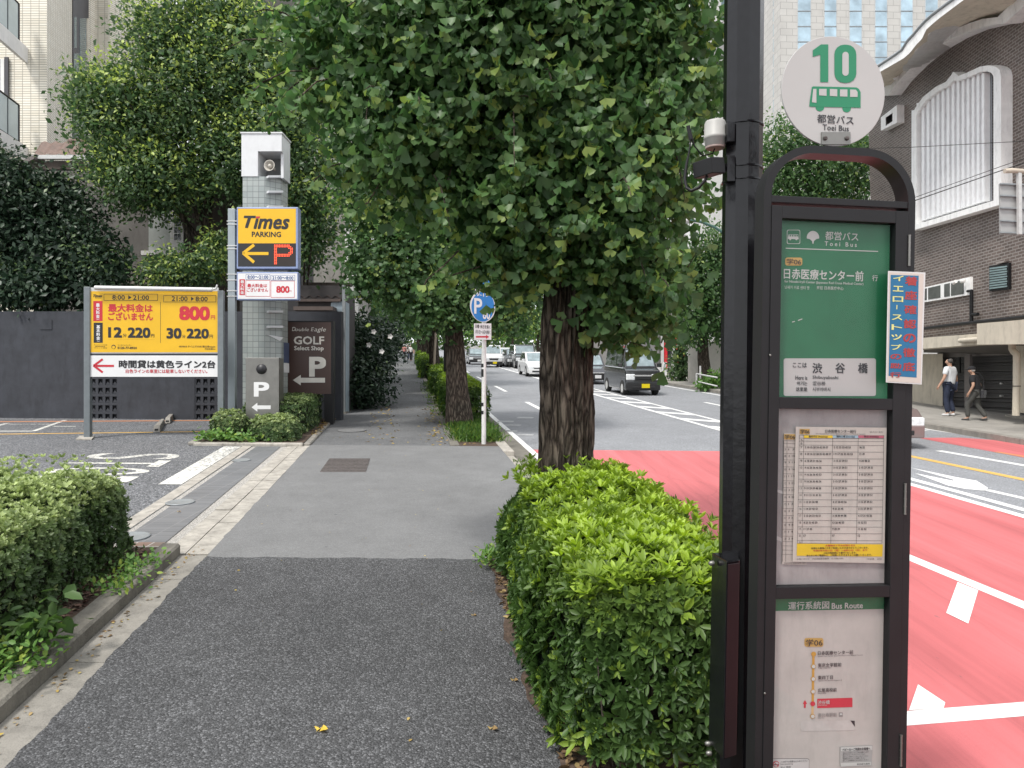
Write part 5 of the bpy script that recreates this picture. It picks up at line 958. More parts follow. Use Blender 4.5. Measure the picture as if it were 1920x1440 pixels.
# ---- stainless box
pY = 15.3; t = thing('steel_parking_box', 'brushed steel box with a white P and arrow standing in the hedge', 'sign', Vector((P(492, 720, pY).x, pY, gz(P(492, 720, pY).x, pY))))
SS = Plane(P(460, 700, pY), (1, .06, 0), (0, 0, 1)); mb = MB(); (a, c), (d, e) = Q4((104, 1133), (265, 1480)); mb.pbox(SS, a, e, d, c, -.4, 0, steel); mb.build('housing', t, bevel=.006)
mb = MB(); T4(SS, 'P', 148, 1253, 214, 1318, swht, .035, 0, .003); mb.ppoly(SS, Q4((133, 1372), (161, 1393), (161, 1381), (225, 1381), (225, 1363), (161, 1363), (161, 1350)), .003, swht); mb.build('painted_symbol', t)
mb = MB(); q = SS.pt(*SS.px(*Q4((181, 1188))[0]), .0); mb.lathe([(.001, .05), (.07, .045), (.085, .02), (.105, .012), (.105, 0)], q, SS.n, sblk, 24); mb.build('camera_dome', t)
# ---- golf sign
fb = G(612, 797); pY = fb.y; t = thing('golf_shop_sign', 'dark brown golf select shop sign on a black leg by the footpath', 'sign', fb)
SG = Plane(P(540, 670, pY), (1, .1, 0), (0, 0, 1)); brn = M('sign_brown', (.055, .028, .022), .45, var=.06); lett = M('cream_lettering', (.62, .60, .55), .5); mb = MB(); (a, c), (d, e) = Q4((308, 962), (516, 1308)); mb.pbox(SG, a, e, d+4.5, c-2.5, -.3, -.004, black_mat); mb.pbox(SG, a, e, d, c, -.003, .0, brn)
T4(SG, 'D', 328, 985, 345, 1004, lett, .0, .2, .003); T4(SG, 'ouble', 343, 988, 409, 1005, lett, .0, .25, .003); T4(SG, 'E', 419, 987, 434, 1005, lett, 0, .2, .003); T4(SG, 'agle', 435, 986, 491, 1013, lett, .0, .25, .003)
T4(SG, 'GOLF', 338, 1031, 482, 1068, lett, .03, 0, .003); T4(SG, 'Select Shop', 339, 1077, 480, 1103, lett, .03, 0, .003); T4(SG, 'P', 416, 1133, 486, 1220, lett, .045, 0, .003)
mb.ppoly(SG, Q4((332, 1241), (370, 1266), (370, 1253), (487, 1253), (487, 1230), (370, 1230), (370, 1216)), .003, lett); mb.build('sign_panel', t)
mb = MB(); (a, c), (d, e) = Q4((482, 1310), (526, 1460)); mb.pbox(SG, a, e, d, c, -.28, -.03, black_mat); mb.build('leg', t)
# ---- kerb side traffic sign post
fb = G(907, 833); pY = fb.y; t = thing('parking_sign_post', 'slim white sign post with blue disc signs beside the second ginkgo', 'sign post', fb); mb = MB(); mb.tube([fb-Vector((0, 0, .1)), P(908, 480, pY)], .045, M('post_white', (.62, .62, .6), .5, var=.08, vs=8, dirt=.5), 12); mb.build('post', t)
for y, k in ((682, 0), (692, 1), (700, 0), (755, 0), (770, 0)): mb = MB(); q = P(906.5, y, pY); mb.tube([q, q-Vector((0, 0, .07+.05*k))], [.0462, .0464], black_mat, 7); mb.build('sticker_remnant', t)
tb = M('traffic_blue', (.015, .18, .50), .35, var=.05); TS = Plane(P(905, 575, pY)-Vector((0, .13, 0)), (.78, .62, 0), (0, 0, 1))
for cx_, cy_, nm in ((905, 575, 1), (903, 511, 0)):
    mb = MB(); q = TS.pt(*TS.px(cx_, cy_)); mb.lathe([(.001, 0), (.30, 0), (.30, .006), (.001, .006)], q, TS.n, swht, 40, False); mb.pdisc(TS, cx_, cy_, 21.5, .008, tb, 36, 28)
    if nm: mb.ptext(TS, 'P', 889, 560, 903, 588, .010, swht, .02); mb.ptext(TS, '9-19', 893, 549, 915, 556, .010, swht, .02); mb.ptext(TS, '60', 905, 582, 918, 598, .010, swht, .03)
    mb.build('blue_disc', t)
mb = MB(); mb.pbox(TS, 889, 637, 921, 606.5, -.004, .004, swht); mb.ptext(TS, '日曜･休日を除く', 891, 609, 919, 616, .006, sblk, .02); mb.ptext(TS, '1月1日～3日を除く', 891, 619, 919, 626, .006, sblk, .02); mb.ppoly(TS, [(892, 633), (911, 633), (911, 635.5), (917, 631.5), (911, 628), (911, 630), (892, 630)], .006, sred); mb.build('exception_plate', t)
mb = MB(); mb.pbox(TS, 891, 546, 920, 530, -.004, .004, swht); mb.ppoly(TS, [(918, 540), (901, 540), (901, 543), (895, 538.5), (901, 534), (901, 537), (918, 537)], .006, sred); mb.build('arrow_plate', t)
# ---- wheel stops
for i, (p0, lb) in enumerate(((((286, 811), (300, 811), (310, 794), (303, 794)), 'grey concrete wheel stop nearer the yellow line'), (((308, 794.5), (319, 794.5), (330, 780), (322, 780)), 'grey concrete wheel stop nearer the dark wall'))):
    q = [G(x, y, .004) for x, y in p0]; t = thing('wheel_stop', lb, 'wheel stop', q[0]); mb = MB(); cc = sum(q, Vector())/4; top_ = [p.lerp(cc, .2)+Vector((0, 0, .13)) for p in q]; mb.hexa(q, top_, conc); mb.build('block', t, bevel=.012)
    m_ = q[0].lerp(q[1], .55)+Vector((0, -.01, .06)); mb = MB(); mb.box(m_, (.07, .02, .04), rubber); mb.build('reflector', t)
# ---- back of a road sign, wires, lamp arm
t = thing('road_sign', 'back of a large ribbed grey road sign hung from a beige arm', 'road sign', Vector((P(1985, 0, 15.5).x, 15.5, gz(P(1985, 0, 15.5).x, 15.5)))); RP = Plane(P(1900, 380, 15.5), (1, .05, 0), (0, 0, 1)); mb = MB(); mb.pprism(RP, [(1876, 438), (2060, 452), (2060, 345), (1875, 344)], -.04, 0, M('sign_back_grey', (.36, .36, .355), .55, metal=.2, var=.06)); mb.build('sign_sheet', t)
for y in (345, 367, 390, 414, 436): mb = MB(); mb.pprism(RP, [(1874, y+1.6), (2060, y+9), (2060, y+6), (1874, y-1)], .0, .05, galv); mb.build('stiffener', t)
mb = MB(); mb.pprism(RP, [(1903, 441), (1909, 441.5), (1908, 326), (1902, 326)], .05, .12, galv_light); mb.pprism(RP, [(2010, 449), (2016, 449), (2016, 330), (2010, 330)], .05, .12, galv_light); mb.build('hanger', t)
mb = MB(); bei = M('beige_paint', (.50, .44, .36), .5); mb.tube([RP.pt(*RP.px(x, y), .09) for x, y in ((1878, 323), (1890, 322), (1910, 323.5), (1985, 330))], .05, bei, 10); b_ = Vector((P(1985, 0, 15.5).x, 15.41, 0)); mb.tube([Vector((b_.x, b_.y, gz(b_.x, b_.y)-.1)), P(1985, 200, 15.41)], .11, bei, 14); mb.build('arm', t)
for nm, lb, pts, Y0, Y1 in (('overhead_wire', 'thin overhead wire crossing the white slatted window at its middle', ((1560, 277), (1640, 278), (1711, 276), (1877, 267), (1990, 262)), 17, 17), ('overhead_wire', 'upper of the two slanting cables in front of the slatted window', ((1500, 410), (1716, 370), (1877, 312), (2000, 270)), 18, 15), ('overhead_wire', 'lower, thicker of the two slanting cables in front of the slatted window', ((1500, 418), (1716, 376), (1877, 320), (2000, 279)), 18, 15)):
    mb = MB(); mb.tube([P(x, y, Y0+(Y1-Y0)*i/(len(pts)-1)) for i, (x, y) in enumerate(pts)], .011 if 'lower' in lb else .007, rubber, 5); tag(mb.build(nm), lb, 'cable', 'overhead cables by the brick building')
t = thing('street_lamp', 'dark green lamp arm curving out behind the black post', 'street lamp', Vector((P(1372, 0, 27).x, 27, gz(P(1372, 0, 27).x, 27)))); gm = M('lamp_green', (.05, .12, .10), .5); mb = MB(); x_ = P(1372, 0, 27).x; mb.tube([Vector((x_, 27, gz(x_, 27)-.1)), P(1372, 462, 27)], .08, gm, 10); mb.build('pole', t); mb = MB(); mb.tube([P(1372, 462, 27), P(1362, 440, 27), P(1340, 426, 27), P(1315, 416, 27), P(1290, 412, 27)], .05, gm, 8); mb.lathe([(.02, .1), (.14, .02), (.16, -.05), (.1, -.12)], P(1286, 413, 27), (0, 0, 1), galv_light, 16); mb.build('lamp_arm', t)
fb = S(1.38, 26); t = thing('black_lamp_post', 'straight black lamp post among the ginkgo trunks', 'lamp post', fb); mb = MB(); mb.tube([fb-Vector((0, 0, .1)), fb+Vector((0, 0, 7))], .12, black_mat, 12); mb.build('shaft', t)
mb = MB(); mb.lathe([(.14, 0), (.14, .2), (.125, .25)], fb, (0, 0, 1), black_mat, 12); mb.build('base_collar', t)
fb = S(1.62, 23.5); t = thing('grey_bollard', 'round topped grey bollard at the footpath edge beyond the second ginkgo', 'bollard', fb); mb = MB(); mb.lathe([(.16, 0), (.16, 1.05), (.13, 1.12), (.01, 1.14)], fb, (0, 0, 1), M('bollard_grey', (.10, .11, .12), .6), 16); mb.build('post', t); mb = MB(); mb.lathe([(.162, .7), (.162, .78)], fb, (0, 0, 1), swht, 16); mb.build('reflective_band', t)
# far pavement pieces
t = thing('guard_rail', 'grey pipe guard rail by the tree on the far pavement', 'guard rail', G(1305, 726)); mb = MB(); rl = [G(1305, 728), G(1310, 720)]
for a, b in (((1306, 726), (1306, 700)), ((1313, 713), (1313, 686))): mb.tube([P(*a, 33), P(*b, 33)], .04, galv_light, 8)
mb.tube([P(1313, 702, 33), P(1306, 701, 33), P(1345, 708, 32)], .035, galv_light, 8); mb.tube([P(1306, 715, 33), P(1345, 724, 32)], .03, galv_light, 8); mb.build('rail', t)
t = thing('bicycle', 'black wheeled bicycle parked by the white shop wall beyond the van', 'bicycle', P(1258, 712, 43)); 
def bike(t, cx_, cy_, Y):
    for dx in (0, -1.02):
        mb = MB(); c = P(cx_, cy_, Y)+Vector((dx*.35, dx*.9, 0)); n_ = 24; u = Vector((.36, .93, 0)).normalized()
        mb.tube([c+(u*math.cos(2*math.pi*k/n_)+Vector((0, 0, 1))*math.sin(2*math.pi*k/n_))*.33 for k in range(n_+1)], .03, rubber, 6, False)
        for k in range(8): mb.tube([c, c+(u*math.cos(2*math.pi*k/8)+Vector((0, 0, 1))*math.sin(2*math.pi*k/8))*.32], .005, steel, 4)
        mb.build('wheel', t)
    a = P(cx_, cy_, Y); u = Vector((-.36, -.93, 0)); mb = MB()
    for p, q in (((0, 0), (.25, .62)), ((.25, .62), (.8, .55)), ((.8, .55), (1.02, 0)), ((.55, .02), (.28, .5)), ((.55, .02), (.85, .6)), ((.55, .02), (1.02, 0)), ((.25, .62), (.2, .8))): mb.tube([a+u*p[0]+Vector((0, 0, p[1])), a+u*q[0]+Vector((0, 0, q[1]))], .018, black_mat, 6)
    mb.build('frame', t); mb = MB(); mb.tube([a+u*.2+Vector((-.25, .1, .82)), a+u*.2+Vector((0, 0, .82)), a+u*.2+Vector((.25, -.1, .82))], .015, black_mat, 6); mb.build('handlebar', t); mb = MB(); mb.box(a+u*.86+Vector((0, 0, .66)), (.12, .24, .06), rubber); mb.build('saddle', t)
bike(t, 1259, 702, 43)
t = thing('folding_sign', 'narrow white folding board sign standing in front of the red shop', 'sign', P(1246, 712, 42)); mb = MB(); AP = Plane(P(1246, 690, 42), (1, .1, 0), (0, .15, 1)); mb.pprism(AP, [(1240, 706), (1247, 706), (1250, 679), (1244, 679)], -.03, 0, swht); mb.pprism(AP, [(1241.5, 704), (1246, 704), (1248.5, 682), (1245, 682)], .001, .006, M('board_dim', (.3, .33, .33), .4, var=.5, vs=6)); mb.pprism(AP, [(1248, 708), (1250, 708), (1250, 681), (1249, 681)], -.5, -.45, swht); mb.build('board', t)
# ================================================================== vegetation
gk = leafmat('ginkgo_leaf', (.042, .092, .034), (.075, .155, .054), (.145, .25, .08), (.30, .39, .09), .42, .45)
gk_far = leafmat('ginkgo_leaf_far', (.032, .074, .026), (.06, .125, .042), (.115, .205, .062), (.28, .37, .09), .36, .5)
oak = leafmat('evergreen_oak_leaf', (.038, .076, .032), (.068, .125, .05), (.125, .195, .07), (.44, .54, .13), .36, .42)
cam_l = leafmat('camellia_leaf', (.014, .030, .018), (.022, .045, .025), (.045, .078, .04), (.10, .15, .05), .15, .42, .35)
azal = leafmat('azalea_leaf', (.034, .070, .02), (.055, .108, .028), (.085, .155, .038), (.36, .50, .06), .32, .45, .35)
box_l = leafmat('boxwood_leaf', (.036, .064, .024), (.058, .104, .036), (.10, .165, .052), (.48, .57, .24), .28, .45)
weed = leafmat('weed_leaf', (.06, .13, .03), (.105, .215, .045), (.17, .31, .07), (.30, .38, .07), .3, .5)
dryl = leafmat('dry_leaf', (.13, .075, .03), (.25, .16, .07), (.40, .29, .13), (.50, .38, .08), .1, .6)
brk1 = bark('ginkgo_bark', (.028, .022, .019), (.195, .163, .138), 19, .9); brk2 = bark('dark_bark', (.02, .017, .014), (.12, .10, .085), 18)
GR = 'ginkgo trees along the footpath'
# first ginkgo: big near tree with a modelled bark
b1 = S(1.335, 6.35); top_t = P(1075, -260, 6.45)
up = lambda pos, out: np.clip(out[:, 2]*.0, 0, 1)
def gtone(pos, out): return (rng.random(len(pos)) < .05)*.8+(rng.random(len(pos)) < .25)*.18
blobs1 = []
for px, py, Y, rx, ry, rz in ((960, 60, 6.3, 1.55, 1.35, 1.35), (940, -230, 6.4, 1.6, 1.4, 1.2), (780, 250, 5.95, .62, .7, .6), (1130, 330, 6.0, .78, .8, .85), (985, 380, 6.2, .75, .8, .6), (1180, 530, 6.1, .46, .5, .52), (700, 120, 6.1, .62, .7, .6), (1230, 130, 6.1, .5, .7, .9), (965, 480, 6.1, .36, .42, .24), (620, 90, 6.3, .36, .4, .42)):
    q = P(px, py, Y); blobs1.append((q.x, q.y, q.z, rx, ry, rz))
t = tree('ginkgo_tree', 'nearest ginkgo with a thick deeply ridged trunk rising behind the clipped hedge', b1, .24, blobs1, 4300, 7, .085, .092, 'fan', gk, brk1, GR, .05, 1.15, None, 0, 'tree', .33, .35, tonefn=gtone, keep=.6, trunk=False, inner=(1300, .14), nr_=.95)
# hanging sprays at the rim
def spray(t, strands, lmat, size, per=9, m=None):
    pos = []; ax = []; mbs = MB()
    for pts in strands:
        pts = [Vector(q) for q in pts]; mbs.tube(pts, [.006]*(len(pts)-1)+[.002], brk2, 5)
        for _ in range(per*(len(pts)-1)):
            i = random.randrange(len(pts)-1); q = pts[i].lerp(pts[i+1], random.random()); pos.append(q+Vector((random.gauss(0, .02), random.gauss(0, .02), random.gauss(0, .02)))); ax.append(((random.gauss(0, .6), random.gauss(0, .6), -.7+random.gauss(0, .35))))
    pos = np.array(pos); n = len(pos)
    leaves('foliage', t, pos, np.array(ax), rdir(n)+np.array([[0, -1, .4]]), size*rng.uniform(.7, 1.25, n), 'fan', lmat, rng.random(n), (rng.random(n) < .3)*rng.uniform(.1, .7, n))
    return mbs
rs_ = []
for _ in range(95):
    b_ = blobs1[random.choice((0, 0, 0, 2, 3, 3, 4, 5, 6, 7, 7, 9))]; d_ = Vector(rdir(1)[0]); d_.y = -abs(d_.y)*random.choice((1, 1, .3)); d_.normalize(); o_ = Vector(b_[:3])+Vector((d_.x*b_[3], d_.y*b_[4], d_.z*b_[5]))*.9
    L_ = random.uniform(.25, .6); e_ = o_+d_*L_
    if HY-(e_.z-H)/e_.y*F > 560 or e_.x/e_.y*F+CX > 1365 or HY-(e_.z-H)/e_.y*F > 400 and e_.x/e_.y*F+CX < 1120: continue
    rs_.append([o_, o_+d_*L_*.4+Vector((0, 0, .03)), o_+d_*L_*.75-Vector((0, 0, .04*L_)), o_+d_*L_-Vector((0, 0, .22*L_))])
st = rs_+[[P(690, 120, 6.1), P(640, 90, 6.2), P(580, 60, 6.3), P(540, 35, 6.35)], [P(680, 170, 6.1), P(620, 150, 6.2), P(570, 130, 6.3), P(540, 150, 6.3)], [P(700, 230, 6), P(640, 205, 6), P(590, 185, 6), P(548, 175, 6.1)], [P(860, 470, 5.8), P(830, 500, 5.7), P(800, 525, 5.6), P(786, 560, 5.6)], [P(900, 500, 5.9), P(850, 515, 5.8), P(830, 545, 5.8)],
      [P(1270, 100, 6.1), P(1310, 80, 6.1), P(1345, 45, 6.1), P(1360, 40, 6.1)], [P(1280, 200, 6.0), P(1320, 150, 6.0), P(1350, 110, 6.0)], [P(1290, 300, 6), P(1320, 330, 6), P(1335, 370, 6), P(1350, 380, 6)], [P(1200, 560, 6), P(1180, 620, 6), P(1165, 680, 6)], [P(1150, 560, 6), P(1140, 600, 6), P(1175, 640, 6), P(1210, 650, 6)], [P(1260, 480, 6), P(1290, 500, 6), P(1320, 450, 6)],
      [P(930, 470, 5.8), P(925, 505, 5.75), P(935, 530, 5.7)], [P(720, 330, 5.8), P(690, 380, 5.8), P(650, 400, 5.9)]]
tw = spray(t, st, gk, .095)
mb = MB(); NA, NR = 130, 150; vv = []; zt = top_t.z
for r_ in range(NR):
    f = r_/(NR-1); z = b1.z-.15+(3.1+.15)*f; c = b1.lerp(top_t, (z-b1.z)/(top_t.z-b1.z)); rad = .235*(1-.16*f)+.05*math.exp(-f*11)
    for k in range(NA):
        a = 2*math.pi*k/NA; tw_ = a*4.2+.5*math.sin(z*2.1)
        p = Vector((math.cos(a)*2.7, math.sin(a)*2.7, z*.62)); n1 = mnoise.noise(p*2.4); n2 = mnoise.noise(Vector((math.cos(a)*7, math.sin(a)*7, z*1.5))); n3 = mnoise.noise(Vector((math.cos(a)*15, math.sin(a)*15, z*4)))
        rg = -.042*max(0, .32-abs(n1))/.32-.022*max(0, .3-abs(n2))/.3+n3*.008; rr = rad+rg+.022
        vv.append((c.x+math.cos(a)*rr, c.y+math.sin(a)*rr, z))
mb.add(vv, [(r_*NA+k, r_*NA+(k+1) % NA, (r_+1)*NA+(k+1) % NA, (r_+1)*NA+k) for r_ in range(NR-1) for k in range(NA)], brk1, True)
tp = Vector(vv[-1]); c0 = b1.lerp(top_t, (3.1)/(top_t.z-b1.z)); c0.z = b1.z+3.08
mb.tube([c0-Vector((0, 0, .1)), c0.lerp(top_t, .5), top_t, top_t+Vector((-.1, .1, 1.2))], [.2, .16, .12, .03], brk1, 14)
for px, py, Y, f in ((760, 200, 6.0, .1), (1180, 250, 6.0, .05), (1000, 60, 5.5, .4), (700, 60, 6.3, .45), (1260, 60, 6.2, .4), (950, 300, 5.6, .02), (1130, 420, 5.8, 0)):
    a = c0.lerp(top_t, f)-Vector((0, 0, .4)); b = P(px, py, Y); m_ = a.lerp(b, .5)-Vector((0, 0, .1)); mb.tube([a, a.lerp(m_, .5)+Vector((0, 0, .04)), m_, m_.lerp(b, .5)+Vector((0, 0, .06)), b], [.065, .05, .038, .025, .008], brk1, 8)
mb.add(tw.v, tw.f, brk1, True); mb.build('trunk', t)
# the row beyond
rowY = ((17.7, .30, 'second ginkgo, its trunk standing by the white sign post'), (36, .30, 'third ginkgo up the footpath with a pale stake against its trunk'), (48, .25, 'fourth ginkgo up the footpath, half hidden behind the third'), (62, .25, 'fifth ginkgo up the footpath, a slim dark trunk over low shrubs'), (80, .25, 'sixth ginkgo far up the footpath'), (102, .25, 'farthest ginkgo at the top of the footpath'))
for i, (y, rt, lb) in enumerate(rowY):
    b = S(1.34, y); z = b.z
    if i == 0:
        bl = []
        for px, py, Y, rx, ry, rz in ((800, 330, 18, 2.3, 2.0, 2.2), (725, 375, 17, 1.0, 1.3, 1.2), (770, 500, 17, 1.35, 1.5, .9), (705, 490, 16.8, .7, 1.0, .8), (880, 540, 17.5, .9, 1.0, .85), (930, 560, 17, .9, 1.0, .8), (820, 560, 16.8, .8, .9, .6), (960, 480, 17.5, 1.2, 1.2, 1.2)):
            q = P(px, py, Y); bl.append((q.x, q.y, q.z, rx, ry, rz))
        tree('ginkgo_tree', lb, b, rt, bl, 2400, 9, .17, .125, 'fan', gk_far, brk1, GR, .16, .9, None, 5, shell=.4, inner=(500, .2), tip_light=.25)
    else:
        bl = [(b.x, y, z+5.2, 2.6, 2.6, 2.6), (b.x-1.3, y-.5, z+3.9, 1.3, 1.5, 1.0), (b.x+1.5, y, z+4.2, 1.4, 1.5, 1.2), (b.x-.3, y-1.2, z+3.6, 1.5, 1.2, .8), (b.x, y, z+8, 1.6, 1.6, 2.2)]
        tree('ginkgo_tree', lb, b, rt, bl, 520 if i < 3 else 330, 9, .32, .24 if i < 3 else .34, 'quad', gk_far, brk2, GR, .12, .5, None, 4, shell=.4)
fb = S(1.12, 33); t = thing('tree_stake', 'pale wooden stake leaning beside the third ginkgo', 'stake', fb); mb = MB(); mb.tube([fb-Vector((0, 0, .1)), fb+Vector((.12, .1, 2.4))], .055, M('stake_wood', (.30, .25, .19), .8), 8); mb.build('post', t)
# lot trees
bq = P(395, 760, 21.5); bq.z = gz(bq.x, bq.y); bl = []
for px, py, Y, rx, ry, rz in ((370, 190, 21.5, 2.3, 2.0, 2.3), (250, 250, 21, 1.6, 1.5, 1.6), (460, 130, 21.5, 1.5, 1.5, 1.6), (340, 70, 21.5, 1.6, 1.5, 1.2), (190, 190, 21, .9, 1.0, 1.0), (290, 340, 20.8, 1.6, 1.3, .9), (480, 300, 21, 1.6, 1.4, 1.5), (540, 240, 21.2, 1.1, 1.2, 1.5), (570, 420, 21.5, .9, .9, 1.3), (420, 30, 21.6, 1.2, 1.2, .9)):
    q = P(px, py, Y); bl.append((q.x, q.y, q.z, rx, ry, rz))
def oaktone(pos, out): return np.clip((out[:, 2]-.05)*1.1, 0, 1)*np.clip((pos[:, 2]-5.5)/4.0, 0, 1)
tree('evergreen_tree', 'tall bushy evergreen with yellow green tips behind the parking rate board', bq, .22, bl, 3300, 20, .24, .125, 'quad', oak, brk2, None, .05, .1, None, 9, shell=.36, tip_light=2.2, inner=(900, .24))
def shrub(name, label, cat, base, pxs, ncl, per, sig, size, shape, lm, tone=.08, group=None, droop=.4, trunk_r=.09, tonefn=None):
    bl = []
    for px, py, Y, rx, ry, rz in pxs: q = P(px, py, Y); bl.append((q.x, q.y, q.z, rx, ry, rz))
    return tree(name, label, base, trunk_r, bl, ncl, per, sig, size, shape, lm, brk2, group, tone, droop, None, 4, cat, .42, tonefn=tonefn, tip_light=.3, inner=(max(40, ncl//4), size*1.6))
bq = P(80, 760, 20.6); bq.z = gz(bq.x, bq.y)
shrub('camellia_tree', 'dense dark glossy camellia overhanging the charcoal wall at far left', 'tree', bq, ((85, 440, 20.3, 1.7, 1.1, 1.5), (10, 400, 20, 1.3, 1.0, 1.8), (165, 490, 20, 1.0, .9, 1.0), (60, 540, 19.4, 1.7, .8, .55), (190, 520, 19.6, .7, .7, .75), (-60, 480, 20, 1.3, 1.0, 1.6), (-10, 330, 20.5, .8, .8, .7), (95, 360, 20.6, .8, .8, .6)), 2400, 12, .16, .14, 'quad', cam_l, .06)
bq = P(330, 760, 20.3); bq.z = gz(bq.x, bq.y)
shrub('garden_shrub', 'leafy mid green shrub spilling over the wall between rate board and pole sign', 'shrub', bq, ((330, 505, 20, .8, .6, .55), (380, 500, 20, .75, .6, .5), (290, 520, 19.8, .5, .5, .4), (410, 470, 20.4, .55, .6, .6)), 330, 12, .14, .11, 'quad', oak, .3)
bq = P(565, 760, 21); bq.z = gz(bq.x, bq.y)
shrub('garden_shrub', 'hanging green foliage between the tiled pillar and the grey stucco building', 'shrub', bq, ((562, 450, 20.6, .5, .8, 1.0), (578, 370, 20.6, .6, .8, 1.0), (600, 310, 20.6, .7, .7, .7)), 300, 11, .18, .12, 'quad', oak, .15)
bq = S(-2.5, 24)
shrub('hibiscus_bush', 'big dark bush with a few white blooms leaning over the footpath', 'bush', bq, ((695, 660, 23.5, .75, 1.6, 1.15), (690, 720, 22.5, .7, 1.3, .75), (665, 690, 22.5, .55, 1.0, 1.0), (715, 640, 26, .7, 1.6, .9), (660, 630, 24, .6, 1.2, .7)), 1000, 11, .16, .13, 'quad', cam_l, .04, None, .3, .06)
tb_ = bpy.data.objects['hibiscus_bush']; wf = M('white_petal', (.72, .70, .68), .6)
for px, py in ((692, 647), (716, 659), (652, 655), (732, 631), (701, 622)):
    q = P(px, py, 21.6); mb = MB()
    for k in range(5): a = 2*math.pi*k/5; d = Vector((math.cos(a), -.35, math.sin(a))); s_ = Vector((-math.sin(a), 0, math.cos(a))); mb.poly([q, q+d*.05+s_*.035, q+d*.085, q+d*.05-s_*.035], wf)
    mb.build('blossom', tb_)
for i, (y, lb) in enumerate(((34, 'hedge bank past the dark flowering bush on the left of the footpath'), (46, 'second green bank along the left of the footpath'), (64, 'farthest green bank along the left of the footpath'))):
    b = S(-2.7, y); bl = [(b.x-.3, y+k*2.2, gz(b.x, y+k*2.2)+1.2+(.8 if k % 2 else 0), .9, 1.5, 1.7) for k in range(-2, 3)]
    tree('roadside_bush', lb, b, .06, bl, 420, 9, .25, .22, 'quad', gk_far, brk2, 'green banks left of the footpath', .12, .3, None, 3, 'bush')
for i, (y, xo, hh, lb) in enumerate(((50, -5.5, 9, 'dark leafy tree overhanging the footpath from the left, nearest'), (70, -5, 11, 'dark leafy tree overhanging the footpath from the left, middle'), (95, -4, 13, 'dark leafy tree overhanging the footpath from the left, farthest'))):
    b = S(xo, y); bl = [(b.x, y, b.z+hh*.62, 3.2, 3, hh*.36), (b.x+2, y-1, b.z+hh*.5, 2.2, 2, hh*.22)]
    tree('leafy_tree', lb, b, .25, bl, 420, 9, .4, .34, 'quad', gk_far, brk2, 'leafy trees left of the footpath', .08, .4, None, 4)
# far side of the road
bq = P(1325, 722, 36); bq.z = gz(bq.x, bq.y)
shrub('street_tree', 'round dark street tree on the far pavement just left of the black post', 'tree', bq, ((1320, 545, 36, 2.0, 1.8, 2.4), (1345, 480, 36, 1.6, 1.6, 1.7), (1300, 610, 35.5, 1.2, 1.2, .9), (1370, 600, 36, 1.5, 1.4, 1.2), (1285, 520, 36, 1.2, 1.2, 1.3)), 1000, 10, .24, .19, 'quad', gk_far, .05, 'street trees on the far pavement', .5, .34)
bq = P(1545, 740, 31); bq.z = gz(bq.x, bq.y)
shrub('street_tree', 'leafy street tree seen through the bus stop arch, next to the brick building', 'tree', bq, ((1540, 320, 31, 2.4, 2.0, 1.6), (1480, 270, 31, 1.6, 1.6, 1.3), (1600, 330, 31, 1.5, 1.5, 1.3), (1500, 360, 31, 2.0, 1.7, 1.3), (1610, 260, 31.5, .9, 1, .6), (1450, 330, 31, 1.2, 1.4, 1.2)), 1000, 10, .24, .17, 'quad', gk_far, .12, 'street trees on the far pavement', .5, .3)
for i, (px, Y, lb) in enumerate(((1175, 60, 'street tree above the red shop, far side of the road'), (1085, 75, 'street tree beyond the first trunk, far side of the road'), (1010, 92, 'street tree above the queue of cars, far side of the road'), (960, 115, 'bright distant street tree above the white van'), (905, 150, 'most distant street tree up the hill beside the sign post'))):
    x = P(px, 0, Y).x; b = Vector((x, Y, gz(x, Y))); bl = [(x, Y, b.z+5.5, 3.2, 3, 2.8), (x-1.8, Y, b.z+4.2, 2.2, 2, 1.5), (x+2, Y, b.z+4.4, 2.2, 2, 1.6), (x, Y, b.z+8.5, 2.4, 2.4, 2)]
    tree('street_tree', lb, b, .25, bl, 460, 9, .42, .36 if i < 3 else .5, 'quad', weed if i >= 3 else gk_far, brk2, 'street trees on the far pavement', .2, .4, None, 4)
shrub('wall_creeper', 'tangled green climber on the corner of the white wall beside the red shop', 'creeper', Vector((P(1282, 0, 40).x, 40, gz(P(1282, 0, 40).x, 40))), ((1280, 660, 40, .45, .5, 1.2), (1276, 695, 40, .6, .5, .7), (1284, 630, 40, .5, .5, .7)), 150, 10, .18, .2, 'quad', oak, .12)
shrub('low_shrub', 'small shrub under the guard rail on the far pavement', 'shrub', P(1338, 722, 33.5), ((1342, 712, 33.5, .4, .4, .35), (1320, 722, 33, .4, .3, .15)), 60, 10, .1, .14, 'quad', weed, .1, None, .3, .03)
t = thing('far_woodland', 'hazy line of distant trees closing the top of the street', 'trees', S(10, 200)); t['kind'] = 'stuff'
bl = [(S(c, 190).x, 190+random.uniform(-6, 6), S(c, 190).z+random.uniform(0, 9), 7, 6, random.uniform(6, 9)) for c in range(-40, 70, 4)]
C, pos, out = crown_points(bl, 2600, 8, .9, .5, .3); n = len(pos); leaves('foliage', t, pos, out*.5+rdir(n), out+rdir(n)*.6, 1.1*rng.uniform(.6, 1.3, n), 'quad', gk_far, rng.random(n), (rng.random(n) < .2)*.6)
